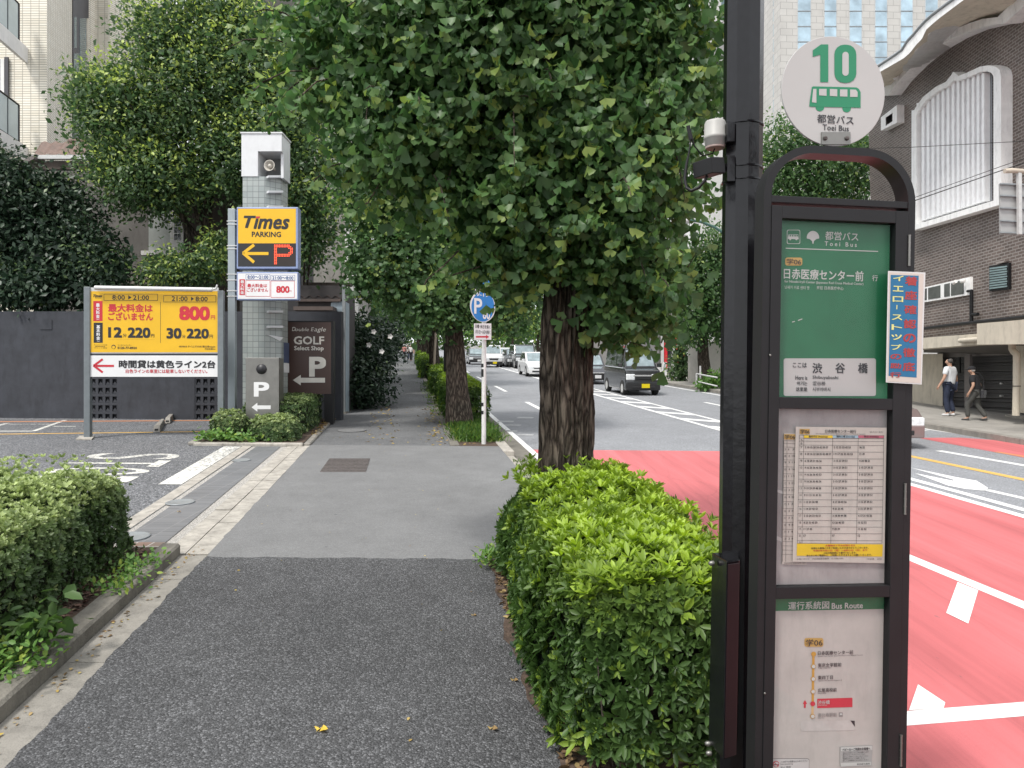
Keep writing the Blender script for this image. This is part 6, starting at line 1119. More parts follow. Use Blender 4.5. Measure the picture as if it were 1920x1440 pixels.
# ---- clipped hedges made of leaf rosettes
def hedge(name, label, c0, c1, y0, y1, h, nw, per, size, shape, lm, top_tone, side_tone=.06, group=None, deep=.16, rnd_edge=.2, bumps=.05, core=True, z0=0.0, seed=0, upd=.55, skew=0.0, taper=0.0):
    t = thing(name, label, 'hedge', S((c0+c1)/2, (y0+y1)/2), group)
    At = (c1-c0)*(y1-y0); As = h*(y1-y0); Af = h*(c1-c0); w = np.array([At*1.15, As, As*.7, Af, Af*.8]); w = w/w.sum()
    fc = rng.choice(5, nw, p=w); a = rng.random(nw); b = rng.random(nw); Cc = np.zeros(nw); Yy = np.zeros(nw); Zz = np.zeros(nw); Nn = np.zeros((nw, 3))
    for k in range(5):
        m_ = fc == k; u, v = a[m_], b[m_]
        if k == 0: Cc[m_] = c0+u*(c1-c0); Yy[m_] = y0+v*(y1-y0); Zz[m_] = h; Nn[m_] = (0, 0, 1)
        elif k in (1, 2): Cc[m_] = c0 if k == 1 else c1; Yy[m_] = y0+u*(y1-y0); Zz[m_] = .06+v*(h-.06); Nn[m_] = (-1 if k == 1 else 1, 0, .12)
        else: Yy[m_] = y0 if k == 3 else y1; Cc[m_] = c0+u*(c1-c0); Zz[m_] = .06+v*(h-.06); Nn[m_] = (0, -1 if k == 3 else 1, .12)
    # round the upper edges and corners
    cx_, cy_ = (c0+c1)/2, (y0+y1)/2
    def pull(arr, lo, hi): return np.clip(lo+rnd_edge-arr, 0, None)-np.clip(arr-(hi-rnd_edge), 0, None)
    ec = pull(Cc, c0, c1); ey = pull(Yy, y0, y1); ez = -np.clip(Zz-(h-rnd_edge), 0, None)
    d = np.sqrt(ec**2+ey**2+ez**2); f = np.where(d > rnd_edge, (d-rnd_edge)/np.maximum(d, 1e-6), 0)
    Cc += ec*f; Yy += ey*f; Zz += ez*f; Nn = Nn*.5-np.stack([ec, ey, ez], 1)/rnd_edge*.7*(d > .03)[:, None]+1e-4; Nn = unit(Nn)
    Cc += skew*np.clip(1-(Yy-y0)/(y1-y0), 0, 1)*np.clip((c1-Cc)/(c1-c0), 0, 1)
    Cc += taper*np.clip(1-Zz/h, 0, 1)*np.clip((c1-Cc)/(c1-c0), 0, 1)
    lump = np.array([mnoise.noise(Vector((x*2.1, y*2.1, z*2.1+seed))) for x, y, z in zip(Cc, Yy, Zz)])
    dep = np.where(rng.random(nw) < .38, rng.random(nw)*deep, rng.normal(0, .018, nw))-lump*bumps
    dep = np.where((rng.random(nw) < .08) & (Nn[:, 2] > .5), -rng.random(nw)*bumps*.9, dep)
    pos = np.stack([Cc+RD*Yy, Yy, Zz], 1); pos[:, 2] += .056*(pos[:, 1]+RD*pos[:, 0])+z0; pos -= Nn*dep[:, None]
    P_ = np.repeat(pos, per, 0); N_ = np.repeat(Nn, per, 0); n = nw*per
    tg = unit(np.cross(N_, rdir(nw).repeat(per, 0))); bt_ = np.cross(N_, tg); ang = np.tile(np.arange(per)/per*2*math.pi, nw)+rng.normal(0, .35, n)
    rad = tg*np.cos(ang)[:, None]+bt_*np.sin(ang)[:, None]; ax = rad*rng.uniform(.6, 1.0, (n, 1))+N_*rng.uniform(.15, .75, (n, 1))*upd/.55+np.array([[0, 0, .25]])
    sc = np.repeat(rng.uniform(.6, 1.25, nw), per)*rng.uniform(.8, 1.15, n)*size
    rn = np.clip(np.repeat(rng.random(nw), per)*.6+rng.random(n)*.4, 0, 1)
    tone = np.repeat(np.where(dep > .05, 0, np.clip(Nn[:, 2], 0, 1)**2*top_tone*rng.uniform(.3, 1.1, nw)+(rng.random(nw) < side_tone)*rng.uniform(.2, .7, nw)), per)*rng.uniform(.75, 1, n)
    leaves('foliage', t, P_+rad*.004, ax, N_+rng.normal(size=(n, 3))*.25, sc, shape, lm, rn, np.clip(tone, 0, 1))
    if core:
        mb = MB(); i_ = deep+.02; k1, k2, l1, l2 = c0+i_, c1-i_, y0+i_, y1-i_; mb.hexa([S(k1, l1, .03), S(k2, l1, .03), S(k2, l2, .03), S(k1, l2, .03)], [S(k1+.05, l1+.05, h-i_), S(k2-.05, l1+.05, h-i_), S(k2-.05, l2-.05, h-i_), S(k1+.05, l2-.05, h-i_)], M('shaded_twig_core', (.022, .022, .012), .95, var=.6, vs=25, bump=1, bs=40))  # solid dark core for twigs, with the hedge's inner shade in its colour
        for _ in range(int(30+18*(y1-y0))):
            q = S(random.uniform(c0+.1, c1-.1), random.uniform(y0+.05, y1-.05)); e = q+Vector((random.gauss(0, .06), random.gauss(0, .06), h*random.uniform(.55, .95))); mb.tube([q, q.lerp(e, .5)+Vector((random.gauss(0, .03), random.gauss(0, .03), 0)), e], [.008, .006, .003], brk2, 5)
        mb.build('branches', t)
    return t
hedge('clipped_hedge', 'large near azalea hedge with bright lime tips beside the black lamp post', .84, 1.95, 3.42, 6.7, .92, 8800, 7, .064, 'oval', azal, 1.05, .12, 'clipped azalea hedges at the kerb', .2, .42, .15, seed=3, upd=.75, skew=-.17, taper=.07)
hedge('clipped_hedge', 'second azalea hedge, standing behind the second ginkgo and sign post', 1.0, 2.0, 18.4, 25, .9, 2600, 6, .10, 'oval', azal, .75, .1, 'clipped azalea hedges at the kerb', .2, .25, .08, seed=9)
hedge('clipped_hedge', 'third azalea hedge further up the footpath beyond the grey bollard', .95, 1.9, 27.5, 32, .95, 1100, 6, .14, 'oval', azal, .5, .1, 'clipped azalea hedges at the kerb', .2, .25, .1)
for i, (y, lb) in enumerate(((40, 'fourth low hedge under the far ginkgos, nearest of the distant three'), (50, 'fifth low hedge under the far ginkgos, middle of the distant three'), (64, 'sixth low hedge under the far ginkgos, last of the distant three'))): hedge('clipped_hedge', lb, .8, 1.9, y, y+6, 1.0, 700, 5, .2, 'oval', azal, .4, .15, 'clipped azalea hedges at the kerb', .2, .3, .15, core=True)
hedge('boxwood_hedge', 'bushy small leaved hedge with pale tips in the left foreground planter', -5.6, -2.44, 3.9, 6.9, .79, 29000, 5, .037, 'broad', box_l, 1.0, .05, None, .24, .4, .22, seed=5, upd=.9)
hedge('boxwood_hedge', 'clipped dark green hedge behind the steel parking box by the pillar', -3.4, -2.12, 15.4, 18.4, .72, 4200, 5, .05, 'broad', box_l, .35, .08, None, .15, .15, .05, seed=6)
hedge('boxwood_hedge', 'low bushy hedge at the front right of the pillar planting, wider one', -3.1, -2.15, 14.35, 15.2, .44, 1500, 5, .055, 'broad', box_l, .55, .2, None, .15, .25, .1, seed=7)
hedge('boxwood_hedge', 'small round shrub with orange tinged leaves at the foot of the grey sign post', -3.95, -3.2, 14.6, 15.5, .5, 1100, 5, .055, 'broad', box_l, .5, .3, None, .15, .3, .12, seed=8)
# ---- ground plants
def plants(name, label, cat, spots, n, size, shape, lm, up_=.5, tone=.15, spread=.12, kind=None, hgt=.12):
    ps = []; ax = []
    per = n//len(spots)
    for q in spots:
        for _ in range(per): ps.append(q+Vector((random.gauss(0, spread), random.gauss(0, spread), abs(random.gauss(0, 1))*hgt))); ax.append((random.gauss(0, .7), random.gauss(0, .7), up_+random.gauss(0, .3)))
    m = len(ps); cen = sum(spots, Vector())/len(spots); t = thing(name, label, cat, cen)
    if kind: t['kind'] = kind
    leaves('foliage', t, np.array([tuple(q) for q in ps]), np.array(ax), rdir(m)*.6+np.array([[0, -.3, .9]]), size*rng.uniform(.6, 1.3, m), shape, lm, rng.random(m), (rng.random(m) < tone)*rng.uniform(.2, 1, m)); return t
plants('weed_patch', 'bright green creeping plant in the planter corner at bottom left', 'plant', [G(20, 1240, .08), G(40, 1215, .08), G(60, 1250, .08), G(-30, 1260, .08), G(15, 1270, .08)], 620, .045, 'broad', weed, .5, .2, .09, None, .09)
plants('leafy_sapling', 'darker broad leaved seedling between the hedge and kerb on the left', 'plant', [G(85, 1200, .2), G(100, 1180, .2), G(70, 1180, .25)], 60, .11, 'broad', azal, -.1, .05, .06, None, .1)
plants('leafy_clump', 'light green low plant at the far end of the left planter kerb', 'plant', [G(235, 1090, .08), G(255, 1070, .08), G(215, 1110, .08), G(270, 1062, .08)], 420, .045, 'broad', weed, .5, .2, .08, None, .05)
plants('ivy_clump', 'low ivy like plant at the left front corner of the pillar planting', 'plant', [S(-3.9, 14.35, .08), S(-3.7, 14.4, .08), S(-3.5, 14.4, .08), S(-3.3, 14.35, .06), S(-3.0, 14.3, .05)], 420, .09, 'broad', weed, .4, .15, .12, None, .08)
plants('hedge_seedling', 'darker seedlings at the foot of the near hedge by the asphalt', 'plant', [S(.80, 4.35, .08), S(.76, 4.55, .06), S(.82, 4.15, .1)], 150, .07, 'oval', cam_l, .3, .1, .06, None, .09)
plants('sprout_tuft', 'pale green sprouts where the near hedge meets the smooth paving', 'plant', [S(.72, 6.75, .03), S(.8, 6.72, .05), S(.7, 6.55, .03)], 200, .06, 'oval', weed, .5, .3, .05, None, .06)
tg_ = plants('grass_clump', 'arching ornamental grass below the dark flowering bush', 'grass', [G(655, 758, .0), G(668, 752, .0), G(645, 764, .0), G(680, 748, .0)], 700, .6, 'blade', weed, 1.1, .2, .16, None, .03)
plants('grass', 'short bright grass round the foot of the second ginkgo and sign post', 'grass', [S(1.15+.12*k, 15+.35*j) for k in range(6) for j in range(9)], 4200, .17, 'blade', weed, 1.0, .15, .12, 'stuff', .01)
plants('weeds', 'yellowing weeds along the kerb edge of the road', 'weeds', [G(975+6*k, 868+9*k, -.1) for k in range(8)], 420, .09, 'blade', weed, .8, .5, .1, 'stuff', .01)
plants('weed_growth', 'weeds creeping over the edge of the footpath near the tall ginkgos', 'weeds', [S(.95, 20+1.2*k) for k in range(14)], 900, .14, 'blade', weed, .8, .3, .15, 'stuff', .01)
def litter(name, label, area, n, size, lm=dryl, tone=.2):
    ps = np.array([tuple(area()) for _ in range(n)]); t = thing(name, label, 'leaf litter', ps.mean(0)); t['kind'] = 'stuff'
    leaves('leaves', t, ps, rdir(n)*np.array([[1, 1, .15]]), rng.normal(size=(n, 3))*.3+np.array([[0, 0, 1.0]]), size*rng.uniform(.5, 1.4, n), 'broad', lm, rng.random(n), (rng.random(n) < tone)*rng.uniform(.3, 1, n))
litter('leaf_litter', 'dry brown leaves on the soil along the near hedge foot', lambda: S(.74+abs(random.gauss(0, .07)), random.uniform(3, 6.8), .016+random.random()*.02), 420, .045, leafmat('brown_leaf', (.06, .035, .018), (.13, .08, .04), (.24, .16, .085), (.40, .30, .13), .1, .7), .15)
litter('leaf_litter', 'red brown bark chips and dry leaves in the left planter', lambda: S(-2.36-abs(random.gauss(0, .2)), random.uniform(3.2, 6.9), .055+random.random()*.02), 1200, .04, leafmat('bark_chip', (.05, .025, .018), (.11, .055, .04), (.2, .12, .09), (.3, .22, .14), 0, .8), .1)
litter('leaf_litter', 'yellow fallen ginkgo leaves round the second ginkgo and the footpath edge', lambda: S(random.choice((1.0, .9, .7, -.6))+random.gauss(0, .25), random.uniform(14.4, 23), .008), 420, .075, dryl, .5)
litter('leaf_litter', 'dry leaves gathered along the kerb by the pillar planting', lambda: S(-1.95+random.gauss(0, .06), random.uniform(15.5, 19.5), .06), 200, .06)
litter('leaf_litter', 'small pale leaves and blossom bits scattered over the near paving', lambda: S(random.uniform(-1.7, .65), random.uniform(3.6, 22), .013), 90, .022, dryl, .7)
litter('leaf_litter', 'scattered crumbs of leaf along the left gutter', lambda: S(-2.06+abs(random.gauss(0, .05)), random.uniform(3.3, 7.2), .012), 110, .028)
ylw = leafmat('yellow_ginkgo_leaf', (.55, .36, .04), (.62, .42, .05), (.7, .5, .08), (.7, .5, .1), .1, .6)
for px, py, s_, lb, lm in ((592, 1373, .06, 'yellow ginkgo leaf lying alone on the dark asphalt', ylw), (918, 1370, .045, 'pale small leaf on the asphalt near the hedge', dryl), (885, 1155, .035, 'small pale leaf on the asphalt, farther from the camera', dryl), (960, 1278, .04, 'curled pale leaf at the soil edge by the hedge', dryl), (332, 960, .04, 'tiny pale leaf on the concrete strip', dryl)):
    q = G(px, py, .012); t = thing('fallen_leaf', lb, 'leaf', q, 'single fallen leaves on the paving'); leaves('leaf_blade', t, np.array([tuple(q)]*2), np.array([(1, .3, .12), (.2, 1, .1)]), np.array([(0, 0, 1.0), (0, .2, 1.0)]), np.array([s_, s_*.8]), 'fan', lm, np.array([.6, .9]), np.array([0., .2]))
# ================================================================== vehicles
def vehicle(name, label, gp, rev, L, Wd, H_, belt, hood, xw, xf, xr, xrb, paint, plate, group=None, wheel=.29, wb=.62, clear=.22, tum=.1, windm=None, yaw=0, zh=None):
    fw = (-RDV if rev else RDV).copy(); fw = Matrix.Rotation(R(yaw), 3, 'Z') @ fw; upv = Vector((-.056*RD, -.056, 1)).normalized(); lf = upv.cross(fw).normalized(); upv = fw.cross(lf)
    rot = Matrix((fw, lf, upv)).transposed(); org = gp-fw*(L/2 if rev else -L/2)
    t = thing(name, label, 'car' if 'van' not in name else 'van', org, group, rot); h = Wd/2; zh = zh or belt-.12
    mb = MB(); side = [(-L/2+.06, clear), (-L/2, .5), (-L/2+.03, belt-.05), (-L/2+.1, belt), (xw, belt), (L/2-hood*.25, zh), (L/2-.06, zh-.16), (L/2, .55), (L/2-.05, clear)]
    mb.prism([Vector((x, -h, z)) for x, z in side][::-1], (0, Wd, 0), paint); bd = mb.build('body', t, bevel=.06, seg=3, local=True)
    cb = [(xrb, -h+.03, belt-.02), (xw+.02, -h+.05, belt-.02), (xw+.02, h-.05, belt-.02), (xrb, h-.03, belt-.02)]; ct = [(xr, -h+tum, H_), (xf, -h+tum, H_), (xf, h-tum, H_), (xr, h-tum, H_)]
    cb = [Vector(q) for q in cb]; ct = [Vector(q) for q in ct]; mb = MB(); mb.hexa(cb, ct, paint); mb.build('cabin', t, bevel=.05, seg=3, local=True)
    wm = windm or gl_dark
    def inset(a, b, c, d, x0, x1, y0, y1, off):
        def bl(x, y): return a.lerp(b, x).lerp(d.lerp(c, x), y)
        n = (b-a).cross(d-a).normalized()*off; return [bl(x0, y0)+n, bl(x1, y0)+n, bl(x1, y1)+n, bl(x0, y1)+n]
    mb = MB(); mb.poly(inset(cb[1], cb[2], ct[2], ct[1], .07, .93, .1, .9, .012), M('windscreen', (.25, .31, .33), .06, var=.35, vs=2.5)); mb.build('windscreen', t, local=True)
    mb = MB(); mb.poly(inset(cb[3], cb[0], ct[0], ct[3], .08, .92, .1, .85, .012), wm); mb.build('rear_window', t, local=True)
    for a, b, c, d in ((cb[0], cb[1], ct[1], ct[0]), (cb[2], cb[3], ct[3], ct[2])):
        for x0, x1 in ((.06, .34), (.37, .62), (.65, .93)):
            mb = MB(); mb.poly(inset(a, b, c, d, x0, x1, .14, .88, .012), wm); mb.build('side_window', t, local=True)
    for sx in (1, -1):
        for sy_ in (1, -1):
            c = Vector((sx*L*wb/2, sy_*(h-.17), wheel)); mb = MB(); mb.lathe([(wheel*.62, .0), (wheel*.96, .0), (wheel, .03), (wheel, .15), (wheel*.95, .18), (wheel*.64, .178)], c, (0, sy_, 0), rubber, 24); w_ = mb.build('wheel', t, local=True)
            mb = MB(); mb.lathe([(.01, .16), (wheel*.2, .165), (wheel*.62, .172), (wheel*.64, .18)], c, (0, sy_, 0), galv_light, 16); mb.build('rim', w_, local=True)
            mb = MB(); n_ = 12; mb.add([Vector((c.x+wheel*1.17*math.cos(math.pi*k/n_), sy_*(h+.003), c.z+wheel*1.17*math.sin(math.pi*k/n_))) for k in range(n_+1)]+[Vector((c.x+wheel*1.17, sy_*(h+.003), clear)), Vector((c.x-wheel*1.17, sy_*(h+.003), clear))][::1], [tuple(range(n_+1))+(n_+2, n_+1)], rubber); mb.build('wheel_arch', t, local=True)
    x = L/2; lamp = M('lamp_glass', (.72, .74, .75), .1, var=.2, vs=14); trim = M('black_trim', (.015, .015, .016), .5)
    for sy_ in (1, -1): mb = MB(); mb.box((x-.1, sy_*(h-.2), zh-.27), (.22, .36, .24), lamp); mb.build('headlight', t, bevel=.03, local=True); mb = MB(); mb.box((-x+.04, sy_*(h-.14), belt-.25), (.12, .2, .28), M('tail_red', (.4, .01, .01), .25)); mb.build('tail_light', t, bevel=.02, local=True); mb = MB(); mb.box((xw-.12, sy_*(h+.1), belt+.1), (.1, .18, .17), paint); mb.build('mirror', t, bevel=.02, local=True)
    mb = MB(); mb.box((x-.03, 0, zh-.30), (.1, Wd-.75, .11), trim); mb.box((x-.015, 0, zh-.21), (.09, Wd-.62, .06), M('chrome', (.62, .62, .62), .2, metal=.8, var=.03)); mb.build('grille', t, bevel=.01, local=True)
    mb = MB(); mb.box((x-.06, 0, .36), (.2, Wd-.06, .26), trim if plate == 'y' or 'dark' in label or 'black' in label else paint); mb.box((x+.035, 0, .34), (.04, Wd-.5, .1), trim); mb.build('front_bumper', t, bevel=.03, local=True)
    mb = MB(); pm = {'y': M('plate_yellow', (.72, .56, .0), .5, var=.02), 'w': swht}[plate]; mb.box((x+.06, .08, .40), (.02, .33, .165), pm); mb.build('number_plate', t, local=True)
    return t
vblack = M('black_car_paint', (.022, .024, .026), .16, var=.05, coat=1); vwhite = M('white_car_paint', (.72, .72, .72), .25, var=.03, coat=.6); vsilver = M('silver_car_paint', (.26, .20, .19), .25, metal=.5, var=.04, coat=.8); vdark = M('dark_grey_car_paint', (.05, .055, .06), .2, var=.04, coat=.8); vlux = M('taxi_black_paint', (.012, .013, .02), .15, var=.04, coat=1)
CG = 'vehicles coming down the road'
def rp(px, py): return G(px, py, -.12)
v = vehicle('kei_van', 'small black van with a yellow number plate driving down the middle lane', rp(1206, 742), True, 3.39, 1.47, 1.9, 1.12, .35, 1.28, .92, -1.6, -1.66, vblack, 'y', CG, .28, .70, .2, .12, zh=1.02)
mb = MB(); mb.box((-.2, 0, 1.92), (2.2, .06, .03), galv); mb.build('roof_rib', v, local=True)
vehicle('taxi_sedan', 'black sedan behind the black van, mostly hidden by the ginkgo trunk', rp(1118, 721), True, 4.6, 1.7, 1.5, .92, 1.2, 1.0, .3, -1.1, -1.7, vlux, 'w', CG, .31, .6)
vehicle('white_sedan', 'white sedan half hidden by the left side of the near ginkgo trunk', rp(1016, 707), True, 4.4, 1.72, 1.5, .9, 1.1, 1.0, .3, -1.0, -1.7, vwhite, 'w', CG, .31, .6)
vehicle('large_suv', 'tall black off-road car in the queue beside the near ginkgo trunk', rp(989, 692), True, 4.7, 1.85, 1.9, 1.15, 1.1, 1.0, .55, -2.0, -2.2, vblack, 'w', CG, .38, .6, .3)
vehicle('dark_hatchback', 'dark grey car in the queue just behind the black off-road car', rp(970, 689), True, 4.3, 1.7, 1.5, .95, 1.0, 1.0, .4, -1.5, -1.9, vdark, 'w', CG, .31, .6)
vehicle('white_wagon', 'white car with red tail marks parked in the far queue', rp(952, 686), True, 4.3, 1.7, 1.6, .98, 1.0, 1.1, .5, -1.6, -1.9, vwhite, 'w', CG, .31, .6)
vehicle('white_minivan', 'white van with a yellow plate beside the sign post up the road', rp(926, 689), True, 3.4, 1.47, 1.85, 1.1, .4, 1.3, .95, -1.6, -1.66, vwhite, 'y', CG, .28, .7)
vehicle('far_hatchback', 'dark car at the left of the sign post, farthest of the queue', rp(897, 684), True, 4.2, 1.7, 1.5, .95, 1.0, 1.0, .4, -1.4, -1.8, vdark, 'w', CG, .31, .6)
vehicle('silver_sedan', 'silver car nose just showing past the right edge of the bus stop sign', rp(1655, 842), True, 4.4, 1.75, 1.5, .92, 1.05, 1.0, .3, -1.0, -1.7, vsilver, 'w', CG, .32, .6, yaw=-6)
# ================================================================== people
skin = M('skin', (.45, .27, .19), .55, var=.06, vs=20)
def skinmesh(name, nodes, edges, m, parent, sub=1):
    keys = list(nodes); me = bpy.data.meshes.new(name); bm = bmesh.new(); sk_ = bm.verts.layers.skin.verify(); vd = {}
    for i, k in enumerate(keys):
        q, r = nodes[k]; v_ = bm.verts.new(q); rr = r if isinstance(r, tuple) else (r, r); v_[sk_].radius = rr; v_[sk_].use_root = (i == 0); vd[k] = v_
    for a, b in edges: bm.edges.new((vd[a], vd[b]))
    bm.to_mesh(me); bm.free(); o = bpy.data.objects.new(name, me); COL.objects.link(o)
    s1 = o.modifiers.new('skin', 'SKIN'); s1.use_smooth_shade = True; s2 = o.modifiers.new('sub', 'SUBSURF'); s2.levels = sub; s2.render_levels = sub
    bpy.context.view_layer.update(); me2 = bpy.data.meshes.new_from_object(o.evaluated_get(bpy.context.evaluated_depsgraph_get())); bpy.data.objects.remove(o)
    me2.materials.clear(); me2.materials.append(m)
    for p in me2.polygons: p.use_smooth = True; p.material_index = 0
    o2 = bpy.data.objects.new(name, me2); COL.objects.link(o2); o2.parent = parent; return o2
def person(label, gp, hgt, yaw, pose, shirt, trouser, shoe, hair, group=None, cap=None, bag=False, detail=True, haircol=None):
    t = thing('person', label, 'person', gp, group, Matrix.Rotation(yaw, 3, 'Z')); k = hgt/1.7
    V = lambda x, y, z: Vector((x*k, y*k, z*k))     # x right, y forward
    p = pose; n = {}
    n['pelvis'] = (V(0, 0, .92), .125*k); n['waist'] = (V(0, .0, 1.06), .12*k); n['chest'] = (V(0, p.get('lean', .02), 1.26), .135*k); n['neck0'] = (V(0, p.get('lean', .02)*1.5, 1.42), .075*k); n['neck'] = (V(0, p.get('lean', .02)*1.8, 1.48), .055*k)
    hd = V(0, p.get('lean', .02)*2+.02, 1.58); n['jaw'] = (V(0, p.get('lean', .02)*2+.02, 1.53), .075*k); n['head'] = (hd, .098*k); n['crown'] = (V(0, p.get('lean', .02)*2, 1.66), .07*k); tn = p.get('turn', 0)
    n['nose'] = (hd+V(-.11*math.sin(tn), .11*math.cos(tn), -.01), .012*k)
    for sx, s_ in ((-1, 'l'), (1, 'r')):
        n['sh'+s_] = (V(sx*.17, p.get('lean', .02)*1.2, 1.38), .068*k); e = p['el'+s_]; w = p['wr'+s_]; n['el'+s_] = (V(*e), .045*k); n['wr'+s_] = (V(*w), .032*k)
        d = (Vector(w)-Vector(e)).normalized(); pm = Vector(w)+d*.06; n['pa'+s_] = (V(*pm), (.034*k, .022*k)); fwd = Vector((0, .8, -.35))
        if detail:
            for f in range(4): b = pm+d*.05+Vector((0, .027-.018*f, 0)); c = b+d*.035+Vector((-sx*.022, 0, 0)); n['f%d%s' % (f, s_)] = (V(*b), .0095*k); n['g%d%s' % (f, s_)] = (V(*c), .008*k)
            b = Vector(w)+d*.04+Vector((-sx*.01, .045, 0)); n['t0'+s_] = (V(*b), .011*k); n['t1'+s_] = (V(*(b+d*.035)), .009*k)
        n['hp'+s_] = (V(sx*.09, 0, .88), .09*k); n['kn'+s_] = (V(*p['kn'+s_]), .058*k); n['an'+s_] = (V(*p['an'+s_]), .042*k); a = Vector(p['an'+s_]); n['to'+s_] = (V(a.x, a.y+.15, max(.03, a.z-.05)), .036*k)
    E_ = [('pelvis', 'waist'), ('waist', 'chest'), ('chest', 'neck0'), ('neck0', 'neck'), ('neck', 'jaw'), ('jaw', 'head'), ('head', 'crown'), ('head', 'nose')]
    for s_ in 'lr':
        E_ += [('chest', 'sh'+s_), ('sh'+s_, 'el'+s_), ('el'+s_, 'wr'+s_), ('wr'+s_, 'pa'+s_), ('pelvis', 'hp'+s_), ('hp'+s_, 'kn'+s_), ('kn'+s_, 'an'+s_), ('an'+s_, 'to'+s_)]
        if detail: E_ += [('pa'+s_, 'f%d%s' % (f, s_)) for f in range(4)]+[('f%d%s' % (f, s_), 'g%d%s' % (f, s_)) for f in range(4)]+[('wr'+s_, 't0'+s_), ('t0'+s_, 't1'+s_)]
    skinmesh('body', n, E_, skin, t, 1)
    def mid(a, b, f): return n[a][0].lerp(n[b][0], f)
    sh = {'hem': (V(0, 0, .86), .165*k), 'waist': (V(0, 0, 1.05), .152*k), 'chest': (n['chest'][0], .158*k), 'neck0': (n['neck0'][0]+V(0, 0, -.01), .085*k)}
    for s_ in 'lr': sh['sh'+s_] = (n['sh'+s_][0], .088*k); sh['ua'+s_] = (mid('sh'+s_, 'el'+s_, .75), .072*k)
    skinmesh('shirt', sh, [('hem', 'waist'), ('waist', 'chest'), ('chest', 'neck0')]+[e for s_ in 'lr' for e in (('chest', 'sh'+s_), ('sh'+s_, 'ua'+s_))], shirt, t, 2)
    tr = {'pelvis': (V(0, 0, .9), .14*k)}
    for s_ in 'lr': tr['hp'+s_] = (n['hp'+s_][0], .105*k); tr['kn'+s_] = (n['kn'+s_][0], .082*k); tr['an'+s_] = (n['an'+s_][0]+V(0, 0, .02), .07*k)
    skinmesh('trousers', tr, [e for s_ in 'lr' for e in (('pelvis', 'hp'+s_), ('hp'+s_, 'kn'+s_), ('kn'+s_, 'an'+s_))], trouser, t, 2)
    for s_ in 'lr':
        a = Vector(p['an'+s_]); z = max(.045, a.z-.04); skinmesh('shoe', {'a': (V(a.x, a.y-.04, z), (.048*k, .045*k)), 'b': (V(a.x, a.y+.08, z-.005), (.05*k, .04*k)), 'c': (V(a.x, a.y+.19, z-.015), (.04*k, .03*k))}, [('a', 'b'), ('b', 'c')], shoe, t, 2)
    hl = n['head'][0]; skinmesh('hair', {'a': (hl+V(0, -.035, -.05), .075*k), 'b': (hl+V(0, -.028, .03), .095*k), 'c': (hl+V(0, .01, .085), .072*k)}, [('a', 'b'), ('b', 'c')], hair, t, 2)
    for sx in (-1, 1): mb = MB(); c = hl+V(sx*.096, 0, -.01); mb.lathe([(.001, -.012*k), (.026*k, -.008*k), (.03*k, 0), (.02*k, .01*k)], c, (sx, -.3, 0), skin, 10); mb.build('ear', t, local=True)
    if cap:
        mb = MB(); mb.lathe([(.108*k, 0), (.11*k, .04*k), (.095*k, .085*k), (.05*k, .11*k), (.001, .115*k)], hl+V(0, 0, .035), (0, 0, 1), cap, 20); mb.prism([hl+V(x, y, .04) for x, y in ((-.08, .07), (-.07, .16), (0, .19), (.07, .16), (.08, .07))], (0, 0, .012*k), cap); mb.build('cap', t, local=True)
    if bag:
        bt_ = thing('shoulder_bag', 'dark square shoulder bag at the hip of the person in black', 'bag', gp+Matrix.Rotation(yaw, 3, 'Z') @ V(.02, -.165, .84), None, Matrix.Rotation(yaw, 3, 'Z')); lm_ = M('bag_leather', (.03, .03, .034), .45, var=.15)
        mb = MB(); mb.box(V(.03, -.02, .0), (.28*k, .09*k, .25*k), lm_); b0 = mb.build('bag_body', bt_, bevel=.015, local=True); mb = MB(); mb.box(V(.03, -.068, .055), (.27*k, .012, .14*k), lm_); mb.build('flap', bt_, bevel=.004, local=True)
        mb = MB(); mb.tube([V(.17, .0, .11), V(.20, .02, .3), V(.1, -.0, .5), V(-.08, .06, .66), V(-.14, .16, .69)], .014*k, lm_, 6); mb.build('strap', bt_, local=True)
    return t
wsh = M('white_shirt_cloth', (.60, .62, .64), .85, var=.06, vs=9, bump=.2, bs=14); nav = M('navy_denim', (.02, .028, .055), .85, var=.2, vs=9); blk = M('black_cloth', (.012, .012, .014), .85, var=.2); gry = M('grey_cotton', (.065, .065, .06), .9, var=.2, vs=8, bump=.3, bs=12); wshoe = M('white_trainer', (.62, .62, .62), .6); bshoe = M('dark_trainer', (.05, .05, .05), .6); h1 = M('dark_grey_hair', (.07, .065, .06), .7); h2 = M('white_hair', (.52, .50, .47), .7)
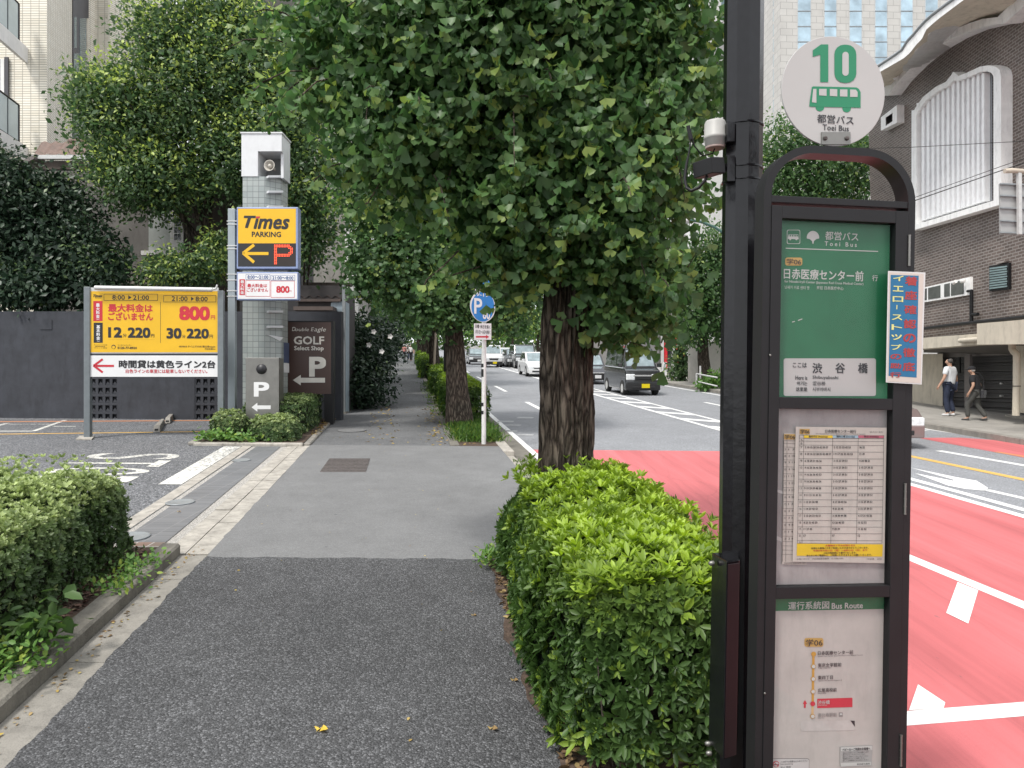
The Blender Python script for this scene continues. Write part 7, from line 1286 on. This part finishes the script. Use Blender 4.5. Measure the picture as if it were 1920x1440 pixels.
g1 = G(1781, 780); person('person in a white short sleeved shirt and navy trousers walking past the garage', g1, 109/1400*g1.y*1.0, R(28), dict(lean=.0, turn=.7, ell=(-.29, -.02, 1.12), wrl=(-.36, .08, .90), elr=(.26, -.03, 1.1), wrr=(.29, -.01, .86), knl=(-.09, .06, .48), anl=(-.09, .0, .07), knr=(.09, .06, .48), anr=(.08, -.06, .09)), wsh, nav, wshoe, h1, 'people on the far pavement')
g2 = G(1830, 789); person('person in black cap, black shirt and grey trousers with a shoulder bag', g2, 101/1400*g2.y, R(42), dict(lean=.05, turn=.5, ell=(-.24, .0, 1.12), wrl=(-.24, .12, .88), elr=(.22, -.06, 1.1), wrr=(.22, .1, .9), knl=(-.09, .22, .5), anl=(-.09, .20, .08), knr=(.09, -.02, .47), anr=(.09, -.26, .10)), blk, gry, bshoe, h2, 'people on the far pavement', cap=blk, bag=True)
pink = M('pink_cloth', (.42, .17, .15), .8); wh2 = M('pale_cloth', (.62, .60, .58), .8)
for i, (px, Y, sh_, tr_, lb) in enumerate(((758, 78, pink, blk, 'distant person in dull red at the top of the footpath'), (765, 80, wh2, nav, 'distant person in white at the top of the footpath, middle of three'), (771, 76, wh2, blk, 'distant person in pale clothes at the right of the footpath group'))):
    x = P(px, 0, Y).x; person(lb, Vector((x, Y, gz(x, Y))), 1.65, R(175 if i else 0), dict(ell=(-.25, 0, 1.12), wrl=(-.27, .06, .88), elr=(.25, 0, 1.12), wrr=(.27, .06, .88), knl=(-.09, .08, .48), anl=(-.09, .1, .07), knr=(.09, .0, .48), anr=(.09, -.1, .07)), sh_, tr_, bshoe, h1, 'people far up the footpath', detail=False)
x = P(768, 0, 68).x
for i, px in enumerate((756.5, 764, 777)):
    q = S(0, 66); x = P(px, 0, 66).x; fb = Vector((x, 66, gz(x, 66))); t = thing('path_bollard', 'thin dark bollard across the far footpath, one of three in line', 'bollard', fb, 'thin bollards across the far footpath'); mb = MB(); mb.lathe([(.06, 0), (.06, .85), (.04, .9)], fb, (0, 0, 1), sgry, 10); mb.build('post', t)
